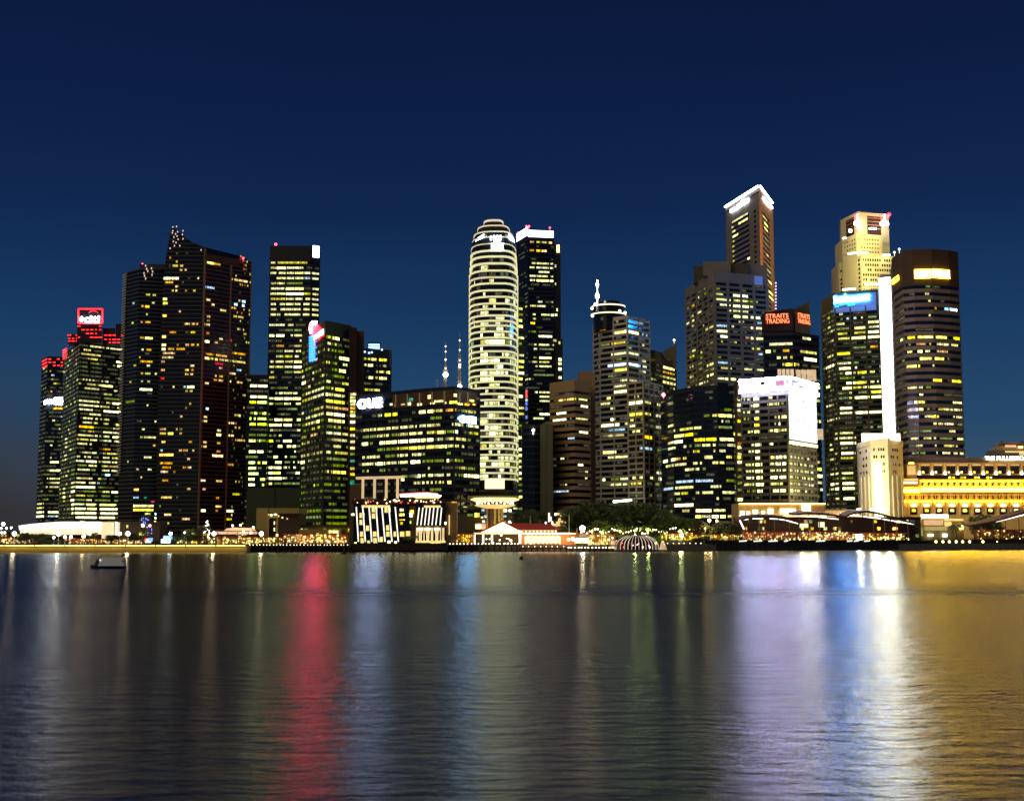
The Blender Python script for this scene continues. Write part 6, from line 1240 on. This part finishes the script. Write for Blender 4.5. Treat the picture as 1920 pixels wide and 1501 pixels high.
for x0, x1, y0, y1, m in ((944, 951, 954, 959, 'W'), (953, 959, 954, 959, 'W'), (962, 970, 951, 954, 'w'), (876, 886, 963, 967, 'g'), (889, 899, 961, 969, 'Y'), (902, 909, 954, 958, 'b'), (908, 913, 965, 970, 'b'), (901, 906, 968, 971, 'w'), (904, 909, 975, 979, 'W'), (944, 948, 977, 980, 'W'), (953, 959, 976, 980, 'W'), (943, 950, 966, 969, 'b'), (956, 962, 968, 972, 'd'), (970, 976, 966, 970, 'd'), (1012, 1019, 970, 975, 'g'), (1001, 1005, 972, 976, 'g')): blob(x0, x1, y0, y1, 659, WC[m], 'window', t)
boxY(668, 1040, 962, 722, 'metal_dark', 'rear_wing', t, 10)

# ---- ribbed dome
t = thing('dome', 'low dome with pale curved ribs lit red and white at the waterline', 'dome', (P(1198, 1015, 580).x, 590, 0)); DY = 580
cxd = P(1198, 1015, DY).x; R_ = 10.0; z0 = .8; Hd = P(1198, 1001, DY).z - z0
prof = [(R_ * math.cos(a) * (1.0 if a else 1), Hd * math.sin(a)) for a in [k * math.pi / 2 / 7 for k in range(8)]]; prof = [(max(.01, r) ** 1 * 1, z) for r, z in prof]
prof = [(R_ * (1 - (k / 8) ** 3.0) ** .6 if k < 8 else .01, Hd * k / 8) for k in range(9)]
mb = MB(); mb.lathe((cxd, DY + R_, z0), [(r * .97 + .01, z) for r, z in prof], 36); SHL = mb.build('shell', 'glass_black', t)
for k in range(13):
    f = -1 + 2 * k / 12; u = math.asin(f * .97); pp = [(cxd + r * math.sin(u), DY + R_ - r * math.cos(u), z0 + z) for r, z in prof[:-1]]; mb = MB()
    for a, b in zip(pp[:-1], pp[1:]): mb.bar(a, b, .26, .26)
    mb.build('rib', ('rib_light' if 'rib_light' in MATS else lamp('rib_light', (1, .80, .62), .5, var=.3, scale=.6)) if k not in (4, 6, 9) else ('rib_pink' if 'rib_pink' in MATS else lamp('rib_pink', (1, .4, .35), .4, var=.3, scale=.6)), t)
mb = MB(); mb.lathe((cxd, DY + R_, -.6), [(R_ + 1.2, 0), (R_ + 1.2, 1.3)], 36); mb.build('base', 'timber_dark', t)
for k in range(9): mb = MB(); mb.ball((cxd + random.uniform(-8, 8), DY - .6, random.uniform(1.5, 4)), .3, 6); mb.build('lamp', random.choice(['lamp_red', 'lamp_warm', 'lamp_pinkw']), t)
for sx in (-1, 1): mb = MB(); q = P(1198 + sx * 46 - (4 if sx < 0 else 0), 1015, DY + 4); mb.hull8([(q.x - 1.6, q.y, .8), (q.x + 1.6, q.y, .8), (q.x + 1.6, q.y + 4, .8), (q.x - 1.6, q.y + 4, .8), (q.x - .3 - sx * .6, q.y, 4.8), (q.x + .3 - sx * .6, q.y, 4.8), (q.x + .3, q.y + 3, 4.8), (q.x - .3, q.y + 3, 4.8)]); mb.build('side_fin', 'side_fin' if 'side_fin' in MATS else lamp('side_fin', (1, .62, .25), .5, var=.4), t)

# ---- trees in the middle
MG = 'large trees on the quay'
for i, (x, y, Y, w, lb) in enumerate(((988, 957, 650, 18, 'dark tree behind the middle of the red roof'), (1018, 960, 655, 16, 'dark tree left of the gold pavilion'), (1078, 948, 640, 22, 'large dark tree right of the gold pavilion'), (1108, 941, 645, 24, 'large tree below the left side of the spire tower'),
        (1142, 945, 640, 24, 'large tree below the middle of the spire tower'), (1172, 941, 650, 24, 'large tree below the right side of the spire tower'), (1204, 944, 645, 24, 'large tree behind the ribbed dome'), (1236, 951, 640, 22, 'large tree right behind the ribbed dome'), (1262, 962, 635, 20, 'tree at the left foot of the navy block'),
        (1290, 972, 632, 18, 'tree below the left part of the navy block'), (1318, 976, 645, 18, 'golden lit tree at the foot of the navy block'), (1350, 978, 648, 16, 'tree at the right foot of the navy block'), (1376, 982, 646, 12, 'small tree left of the arched canopies'), (1122, 975, 615, 14, 'lower tree lit yellow behind the white lit restaurant'), (1160, 982, 612, 12, 'low tree just left of the ribbed dome'))):
    big_tree(lb, x, y, Y, w * 1.05, MG, k=i % 3)
for i, (x, y, lb) in enumerate(((1180, 986, 'green lit palm above the left of the ribbed dome'), (1212, 985, 'green lit palm above the ribbed dome'), (1136, 990, 'green lit palm over the white lit restaurant'), (1244, 992, 'palm right of the ribbed dome'), (1282, 993, 'palm beside the white quay lamp'))): palm(lb, x, y, 600 + i, 'palms around the ribbed dome')
lamp('party_lamp', (1, .93, .5), 5)
for i, (x, y, col, e) in enumerate(((1130, 1000, (.8, 1, .22), 4200), (1190, 994, (.8, 1, .22), 4600), (1215, 994, (.8, 1, .22), 4000), (1275, 994, (.8, 1, .25), 3600), (1322, 990, (1, .62, .2), 2500), (1110, 996, (1, .65, .2), 2600))):
    t = street_lamp('small garden lamp under the middle trees, %s from the left' % ORD[sorted((1130, 1190, 1215, 1275, 1322, 1110)).index(x)], x, y, 603 if x < 1300 else 636, .42, 'party_lamp', e, group='garden lamps under the middle trees', col=col)
t = thing('festoon', 'string of warm lamps hung under the middle trees behind the dome', 'string lights', (P(1190, 1000, 606).x, 606, 3)); r7 = random.Random(2); prev = None
for k in range(40):
    x = 1090 + k * 5.2; y = 995 + 4 * math.sin(k * .9) + r7.uniform(-3, 2); p = P(x, y, 606)
    mb = MB(); mb.ball(p, r7.uniform(.2, .5), 6); mb.build('bulb', r7.choice(['party_lamp', 'lamp_warm', 'lamp_warm', 'lamp_gold']), t)
mb = MB()
for k in range(9): x = 1090 + k * 25; mb.tube((P(x, 1000, 606.3).x, 606.3, 2.9), (P(x, 1000, 606.3).x, 606.3, P(x, 996, 606.3).z), .08)
mb.bar(P(1090, 995, 606.3), P(1295, 995, 606.3), .06, .06); mb.build('poles', 'metal_dark', t)

# ---- arched canopies
lamp('canopy_line', (1, .9, .82), 2.6)
def canopy(label, top, lights, Y, legs, dep=12, th=.9):
    t = thing('canopy', label, 'canopy', (P(top[len(top) // 2][0], 1000, Y).x, Y + 4, 3), 'arched canopies on the right quay'); mb = MB()
    for a, b in zip(top[:-1], top[1:]):
        p, q = P(*a, Y), P(*b, Y); K = Vector((0, dep, 1.0)); e = Vector((0, 0, -th)); mb.hull8([p + e, q + e, q + K + e, p + K + e, p, q, q + K, p + K])
    mb.build('roof', 'roof_arch' if 'roof_arch' in MATS else wall('roof_arch', (.10, .045, .05)).name, t)
    for a, b in lights: mb = MB(); mb.bar(P(*a, Y + .8), P(*b, Y + .8), .4, .42); mb.build('light_strip', 'canopy_line', t)
    for x, y in legs: p = P(x, y, Y + 3); mb = MB(); mb.tube((p.x, Y + 3, 3), p, .32, .22, 8); mb.build('leg', 'stone_pink', t); mb = MB(); mb.tube((p.x, Y + 2.5, 3.8), (p.x, Y + 2.5, 5.6), .22, .3, 8); mb.build('leg_light', 'lamp_gold', t)
    return t
c1 = canopy('arched canopy in front of the gold podium, leftmost of the four', [(1386, 974), (1400, 969), (1425, 966), (1455, 966.5), (1480, 970), (1500, 978)], [((1389, 974.5), (1403, 972.8)), ((1411, 972), (1431, 971.6)), ((1443, 971.8), (1459, 972.6)), ((1461, 973), (1472, 974.5)), ((1474, 975), (1496, 981))], 632, [(1424, 968), (1452, 968), (1480, 972)])
mb = MB(); mb.bar(P(1387, 975, 631), P(1391, 983, 631), .5, .6); mb.bar(P(1391, 983, 631), P(1395, 992, 631), .5, .6); mb.build('strut_light', 'canopy_line', c1)
canopy('long arched canopy at the foot of the screen tower', [(1488, 963), (1510, 960), (1540, 961), (1565, 964), (1582, 968)], [((1495, 967), (1530, 968.3)), ((1531, 968.4), (1572, 973))], 640, [(1498, 964), (1516, 964), (1536, 964)])
canopy('arched canopy in front of the cream bank building', [(1585, 966), (1600, 960), (1625, 957), (1650, 961), (1690, 972), (1726, 983)], [((1589, 965), (1616, 967.5)), ((1619, 968), (1652, 972)), ((1655, 972.5), (1668, 975)), ((1671, 975.6), (1720, 983))], 648, [(1637, 962), (1658, 964), (1680, 970), (1702, 976)])
canopy('rising curved canopy at the far right', [(1818, 984), (1850, 979), (1885, 970), (1930, 957)], [((1828, 983.5), (1850, 981)), ((1868, 977.5), (1895, 971)), ((1895, 971), (1930, 962))], 655, [(1838, 982), (1885, 972), (1910, 966)])
for x0, x1, y0, y1, Y, lb in ((1500, 1517, 981, 989, 645, 'white lit sign box left of the canopy legs'), (1535, 1546, 978, 988, 645, 'white lit sign box right of the canopy legs')): q = thing('sign_box', lb, 'sign', (P(x0, 985, Y).x, Y, 3)); blob(x0, x1, y0, y1, Y, 'tent_under2' if 'tent_under2' in MATS else lamp('tent_under2', (1, .95, .6), 1.0, var=.3), 'panel', q, .5); blob((x0 + x1) / 2 - .5, (x0 + x1) / 2 + .5, y1, 1012, Y + .1, 'metal_dark', 'leg', q)
q = thing('kiosk', 'bright white kiosk under the middle canopy', 'kiosk', (P(1612, 1005, 644).x, 645, 3)); blob(1608, 1617, 1001, 1012, 643, 'booth_white' if 'booth_white' in MATS else lamp('booth_white', (.85, .85, 1), 3), 'counter', q, 3); blob(1607, 1618, 999.6, 1001, 642.6, 'metal_dark', 'roof', q, 4)
q = thing('low_building', 'low yellow green lit building with a white sign between the canopies', 'building', (P(1768, 990, 670).x, 672, 3)); boxY(1728, 1806, 971, 668, 'concrete_yellow', 'wall', q, 14)
for x0, x1, y0, y1, m in ((1727, 1778, 964, 970.5, 'sign_pale'), (1734, 1768, 975, 984, 'awning_orange'), (1734, 1776, 987, 994, 'disc_soft2'), (1772, 1806, 972, 976, 'lintel_glow'), (1772, 1784, 978, 986, 'lintel_glow'), (1800, 1806, 984, 992, 'lamp_gold'), (1740, 1750, 1001, 1005, 'lamp_pale'), (1768, 1776, 1000, 1006, 'booth_white'), (1708, 1730, 988, 1004, 'disc_soft2')):
    if m == 'sign_pale' and m not in MATS: lamp(m, (1, .88, .75), 3.2)
    if m == 'disc_soft2' and m not in MATS: lamp(m, (.75, .62, .15), .45, var=.4, scale=.3)
    blob(x0, x1, y0, y1, 666.5, m, 'lit_panel', q)
palm('dark palm in front of the low yellow green building', 1793, 983, 660); palm('palm with a blue glow between the low building and the far right canopy', 1826, 968, 690); palm('dark palm beside the far right canopy', 1849, 964, 690)
big_tree('dark tree behind the far right canopy', 1838, 968, 700, 16); big_tree('dark rounded tree before the golden hotel', 1862, 968, 702, 14, k=1)

# ---- golden hotel at the far right
t = thing('grand_hotel', 'long gold floodlit colonnaded hotel at the far right', 'hotel', (P(1820, 960, 740).x, 750, 3)); FY = 735
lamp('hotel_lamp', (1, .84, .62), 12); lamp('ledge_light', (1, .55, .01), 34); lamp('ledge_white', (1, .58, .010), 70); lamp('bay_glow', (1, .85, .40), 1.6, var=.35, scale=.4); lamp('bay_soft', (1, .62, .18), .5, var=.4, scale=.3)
def hb(x0, x1, y0, y1, Y, mat, name, dep=14): return boxY(x0, x1, y0, Y, mat, name, t, dep, y1)
hb(1650, 1990, 940, 1010, FY - 4, 'stone_gold', 'podium', 30); hb(1652, 1990, 922, 941, FY - 2, 'stone_gold', 'lower_storey', 28); hb(1724, 1990, 899, 923, FY, 'stone_gold', 'middle_storey', 26)
hb(1708, 1990, 890, 899.5, FY + 3, 'wall_maroon', 'dark_storey', 20); hb(1702, 1990, 868, 890.5, FY + 5, 'stone_brown', 'attic', 18); hb(1712, 1852, 857, 868.5, FY + 9, 'stone_pink', 'roof', 14); hb(1848, 1990, 862, 868.5, FY + 9, 'stone_brown', 'roof', 14)
for y, Y, d in ((899, FY - .8, 1.2), (922, FY - 2.9, 1.3), (940.5, FY - 5, 1.3), (927, FY - 3, .9), (868, FY + 4, 1.2), (950, FY - 5, 1)): x0 = {899: 1724, 868: 1702}.get(y, 1652); hb(x0, 1990, y - .8, y + 1.0, Y, 'stone_gold', 'cornice', d)
# penthouse: bays with lamps between them
for k in range(12): x = 1724 + k * 24; mb = MB(); mb.tube(P(x, 889, FY + 3.6), P(x, 884, FY + 3.6), .8, .45, 8); mb.build('roof_lamp', 'hotel_lamp', t)
for k in range(11): x = 1727 + k * 24; hb(x, x + 16, 870, 872, FY + 4.6, 'bay_soft', 'attic_bay', .5); hb(x, x + 16, 874, 888, FY + 4.8, 'glass_brown', 'attic_window', .4); blob(x + 2, x + 6, 883, 887, FY + 4.4, WC['O'], 'window', t); hb(x - 5, x - 1.6, 869, 889, FY + 4.4, 'stone_gold', 'pier', .7)
for x0 in (1779, 1786, 1801, 1807, 1827, 1833, 1850, 1856): blob(x0, x0 + 4, 893, 896.5, FY + 2.6, WC['Y'], 'window', t)
mb = MB()
for k in range(46): q = P(1726 + k * 6, 907, FY - .3); mb.box((q.x, FY - .3, q.z - 1.2), .75, .4, 1.5)
mb.build('frieze', 'stone_brown', t)
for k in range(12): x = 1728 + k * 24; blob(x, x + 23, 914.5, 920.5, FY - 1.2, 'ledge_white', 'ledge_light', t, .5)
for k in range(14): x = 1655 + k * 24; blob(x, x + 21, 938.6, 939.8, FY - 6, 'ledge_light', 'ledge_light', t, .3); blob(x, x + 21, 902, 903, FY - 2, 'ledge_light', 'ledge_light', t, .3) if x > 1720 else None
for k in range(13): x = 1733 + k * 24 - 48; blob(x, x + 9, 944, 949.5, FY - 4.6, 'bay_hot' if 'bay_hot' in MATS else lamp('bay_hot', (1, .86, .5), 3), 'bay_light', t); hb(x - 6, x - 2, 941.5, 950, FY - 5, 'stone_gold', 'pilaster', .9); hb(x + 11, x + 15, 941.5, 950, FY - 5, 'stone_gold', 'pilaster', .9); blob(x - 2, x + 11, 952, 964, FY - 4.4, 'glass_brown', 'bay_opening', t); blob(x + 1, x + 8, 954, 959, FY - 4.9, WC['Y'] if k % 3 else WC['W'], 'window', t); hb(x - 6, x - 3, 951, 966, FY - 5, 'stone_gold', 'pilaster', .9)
mb = MB()
for k in range(60): q = P(1654 + k * 5, 931, FY - 2.4); mb.box((q.x, FY - 2.5, q.z - .8), .6, .5, 1.9)
mb.build('balusters', 'stone_brown', t)
for k in range(24): x = 1727 + k * 12; blob(x, x + 5.5, 903.5, 911, FY - .25, 'glass_brown', 'opening', t, .3); blob(x - 60, x - 54, 925.5, 935, FY - 2.35, 'glass_brown', 'opening', t, .3)
# corner pavilion on the left
hb(1650, 1724, 912, 924, FY - 3, 'stone_gold', 'corner_storey', 20); hb(1656, 1722, 898, 913, FY - 1, 'stone_gold', 'corner_storey', 18); hb(1652, 1672, 884, 899, FY - 1.2, 'stone_gold', 'corner_turret', 8); hb(1676, 1694, 878, 899, FY - 1.5, 'stone_gold', 'corner_turret', 10); hb(1700, 1718, 870, 899, FY + 1, 'stone_gold', 'corner_turret', 10)
hb(1692, 1722, 896, 908, FY - 2.0, 'stone_brown', 'dark_bay', 1); hb(1672, 1692, 900, 915, FY - 1.6, 'stone_dark_brown', 'dark_bay', 1)
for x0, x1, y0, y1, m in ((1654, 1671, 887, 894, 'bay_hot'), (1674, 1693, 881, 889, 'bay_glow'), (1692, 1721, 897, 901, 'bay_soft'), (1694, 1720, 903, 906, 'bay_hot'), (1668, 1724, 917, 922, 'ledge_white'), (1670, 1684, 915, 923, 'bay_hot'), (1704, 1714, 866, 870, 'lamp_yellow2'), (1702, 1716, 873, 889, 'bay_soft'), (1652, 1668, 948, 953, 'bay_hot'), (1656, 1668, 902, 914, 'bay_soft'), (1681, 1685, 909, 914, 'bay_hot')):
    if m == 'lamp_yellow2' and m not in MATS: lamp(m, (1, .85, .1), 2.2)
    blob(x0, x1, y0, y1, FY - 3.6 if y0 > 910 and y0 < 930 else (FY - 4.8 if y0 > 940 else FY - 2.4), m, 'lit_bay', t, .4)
lamp('hotel_letters', (.95, 1, .72), 4)
for txt, x0, x1 in (('THE', 1847, 1865), ('FULLERTON', 1869, 1928), ('HOTEL', 1932, 1965)): a = P(x0, 862.5, FY + 8); b = P(x1, 855, FY + 8); put_text(txt, (a + b) / 2, Vector((1, 0, 0)), b.x - a.x, b.z - a.z, 'hotel_letters', 'sign_lettering', t, .03)
for k, x in enumerate((1735, 1765, 1795, 1825, 1855, 1885, 1915, 1945)):
    for y, Y, e in ((950, FY - 16, 2600), (912, FY - 9, 1300), (893, FY - 5, 500)): flood(t, P(x, y, Y), e * .07, (1, .62, .12), .8)
for x, y, Y, e in ((1660, 950, FY - 18, 2500), (1690, 945, FY - 18, 2500), (1680, 905, FY - 9, 900), (1712, 905, FY - 9, 900), (1715, 945, FY - 16, 2000)): flood(t, P(x, y, Y), e * .6, (1, .66, .22), .8)
t = thing('pagoda_building', 'red roofed tiered building top at the right edge of the photo', 'building', (P(1895, 850, 760).x, 765, 3))
boxY(1868, 1990, 843, 760, 'concrete_dark', 'tower', t, 16); boxY(1872, 1990, 836, 759.5, 'stone_brown', 'upper_tier', t, 14, 843.5); boxY(1880, 1990, 829, 762, 'rust_orange', 'roof', t, 12, 836.5)
for x0, x1, y0, y1, m in ((1885, 1905, 834, 838, 'awning_orange'), (1910, 1918, 836, 839, 'lamp_gold'), (1885, 1920, 845, 848, 'disc_soft'), (1912, 1920, 846, 853, 'disc_soft')): blob(x0, x1, y0, y1, 758.6, m, 'lit_bay', t)
for x in (1878, 1917): mb = MB(); q = P(x, 836, 761); mb.lathe(q, [(2.4, 0), (.2, 3.4)], 4); mb.build('roof_peak', 'stone_dark_brown', t)

# ---- the lowest storeys and shrubs that fill the foot of the skyline
def low(label, x0, x1, py, Y, mat, wins_, dens=.4, seed=1, name='low_building'):
    t = thing(name, label, 'building', (P((x0 + x1) / 2, 990, Y).x, Y + 6, 3)); boxY(x0, x1, py, Y, mat, 'wall', t, 14); r = random.Random(seed); a = P(x0, py, Y); b = P(x1, py, Y)
    mb = MB(); mb.box(((a.x + b.x) / 2, Y - .3, a.z - .4), b.x - a.x + .6, 1.2, .5); mb.build('parapet', 'stone_dark_brown', t)
    z = a.z - 3
    while z > 4:
        x = a.x + .8
        while x < b.x - 1.5:
            w = r.uniform(1, 2.6)
            if r.random() < dens: mb = MB(); mb.box((x + w / 2, Y - .12, z), w, .3, 1.5); mb.build('window', WC[r.choice(wins_)], t)
            x += w + .6
        z -= 3.6
    return t
low('low dark building behind the palms below the sail tower', 222, 300, 978, 640, 'stone_dark_brown', 'gyYo', .4, 2)
low('low dark building between the sail tower and the orange kiosk', 340, 480, 992, 635, 'stone_dark_brown', 'goy', .35, 3)
low('low brown building below the neon tower', 560, 662, 985, 650, 'concrete_yellow', 'gy', .3, 4)
low('distant low building at the left edge behind the white tent', -140, 70, 996, 760, 'stone_dark_brown', 'oyg', .25, 5)
low('low dark building below the navy block and its trees', 1240, 1390, 985, 690, 'metal_dark', 'yYw', .5, 6)
low('long dark backing block added behind the arched canopies', 1384, 1726, 969, 660, 'stone_dark_brown', 'oyOwdg', .25, 8)  # block added so the space behind the canopies stays dark
low('low building with warm lamps between the podium and the bank building', 1545, 1612, 955, 705, 'stone_brown', 'yoYw', .3, 7)
def foliage_band(x0, x1, py, Y, n, seed):
    mb = MB(); r = random.Random(seed); a = P(x0, 1000, Y).x; b = P(x1, 1000, Y).x; zt = P(x0, py, Y).z
    for k in range(n):
        x = r.uniform(a, b); h = (zt - 3) * (.7 + .3 * math.sin(x * .21) * math.sin(x * .07 + 2)); p = Vector((x, Y + r.uniform(-4, 4), 3 + h * r.random() ** .6)); s_ = r.uniform(.3, .8)
        u = Vector((r.gauss(0, 1), r.gauss(0, 1), r.gauss(0, 1))).normalized(); w = u.cross(Vector((r.gauss(0, 1), r.gauss(0, 1), r.gauss(0, 1)))).normalized(); mb.face([p - u * s_, p + w * s_ * .5, p + u * s_, p - w * s_ * .5], mi=r.randrange(2))
    o = mb.build('hedge', ['leaf_dark', 'leaf_mid'], fix=False); return o
for i, (x0, x1, py, Y, lb) in enumerate(((20, 470, 1012, 612, 'dark hedge running behind the left quay'), (1060, 1400, 992, 660, 'dark hedge behind the middle trees'), (1180, 1330, 1004, 622, 'hedge right behind the ribbed dome'))):
    tag(foliage_band(x0, x1, py, Y, 5000, i), lb, 'hedge')

# ---- boat and buoys on the water
t = thing('boat', 'small covered boat with a pale canopy on the water at the left', 'boat', (P(204, 1064, 298).x, 298, 0)); BY = 298
wall('canvas', (.78, .86, .86), var=.15)
def bp(x, y, d=0): return P(x, y, BY + d)
mb = MB(); sec = [(170, 1061, .15), (178, 1062, .9), (195, 1063, 1.2), (225, 1063, 1.2), (236, 1062.5, .9)]
rows = []
for x, y, hw in sec: c = bp(x, y); rows.append([(c.x, BY - hw, .62 + (.35 if x < 175 else 0)), (c.x, BY - hw * .6, 0.0), (c.x, BY, -.12), (c.x, BY + hw * .6, 0.0), (c.x, BY + hw, .62 + (.35 if x < 175 else 0))])
for a, b in zip(rows[:-1], rows[1:]):
    for k in range(4): mb.face([a[k], b[k], b[k + 1], a[k + 1]])
    mb.face([a[4], b[4], b[0], a[0]])
mb.face(rows[0]); mb.face(list(reversed(rows[-1]))); mb.build('hull', 'wall_navy', t)
mb = MB(); x0, x1, x2, x3 = bp(186, 1062).x, bp(192, 1046).x, bp(233, 1046).x, bp(235, 1062).x; zt = bp(190, 1045).z
mb.hull8([(x0, BY - 1.1, .6), (x3, BY - 1.1, .6), (x3, BY + 1.1, .6), (x0, BY + 1.1, .6), (x1, BY - .9, zt), (x2, BY - .9, zt), (x2, BY + .9, zt), (x1, BY + .9, zt)]); mb.build('canopy', 'canvas', t)
mb = MB(); mb.hull8([(bp(178, 1060).x, BY - .9, .6), (x0 + .1, BY - .9, .6), (x0 + .1, BY + .9, .6), (bp(178, 1060).x, BY + .9, .6), (bp(183, 1050).x, BY - .7, zt - .35), (x1, BY - .7, zt - .1), (x1, BY + .7, zt - .1), (bp(183, 1050).x, BY + .7, zt - .35)]); mb.build('windscreen', 'metal_dark', t)
lamp('boat_lamp', (1, .95, .75), 1.2); mb = MB(); mb.ball(bp(187.5, 1049.5, -1.1), .2, 8); mb.build('lamp', 'boat_lamp', t)
mb = MB(); mb.ball(bp(230.5, 1051.5, -1.05), .22, 8); mb.build('porthole', 'glass_black', t)
mb = MB(); mb.ball(bp(171, 1060, -.2), .25, 8); mb.build('bow_fender', 'metal_dark', t)
def buoy(px, py, lb, s_=1.0):
    Y = CAMH * F / (py - 1000) * .985; p = PZ(px, py, 0.05); t = thing('buoy', lb, 'buoy', (p.x, p.y, 0)); mb = MB(); mb.lathe((p.x, p.y, -.3), [(.7 * s_, 0), (1.0 * s_, .5), (.9 * s_, .9), (.3 * s_, 1.3)], 12); mb.build('float', 'metal_dark', t)
    mb = MB(); mb.tube((p.x, p.y, .8), (p.x, p.y, .8 + 3.2 * s_), .09 * s_, .05); mb.ball((p.x, p.y, .8 + 3.2 * s_), .2 * s_, 6); mb.build('mast', 'metal_dark', t)
buoy(645, 1038, 'dark buoy with a squat frame near the striped building', 1.3); buoy(978, 1048, 'thin dark buoy marker in front of the pier hall', .8)

# distance hills of the far left shore
mb = MB(); r = random.Random(1); prev = None
for k in range(40):
    x = -900 + k * 30; z = 12 + 5 * math.sin(k * .5) + r.uniform(-1.5, 1.5)
    if prev: mb.hull8([(prev[0], 1500, 2), (x, 1500, 2), (x, 1560, 2), (prev[0], 1560, 2), (prev[0], 1500, prev[1]), (x, 1500, z), (x, 1560, z), (prev[0], 1560, prev[1])])
    prev = (x, z)
o = mb.build('hills', 'leaf_dark'); struct(o)
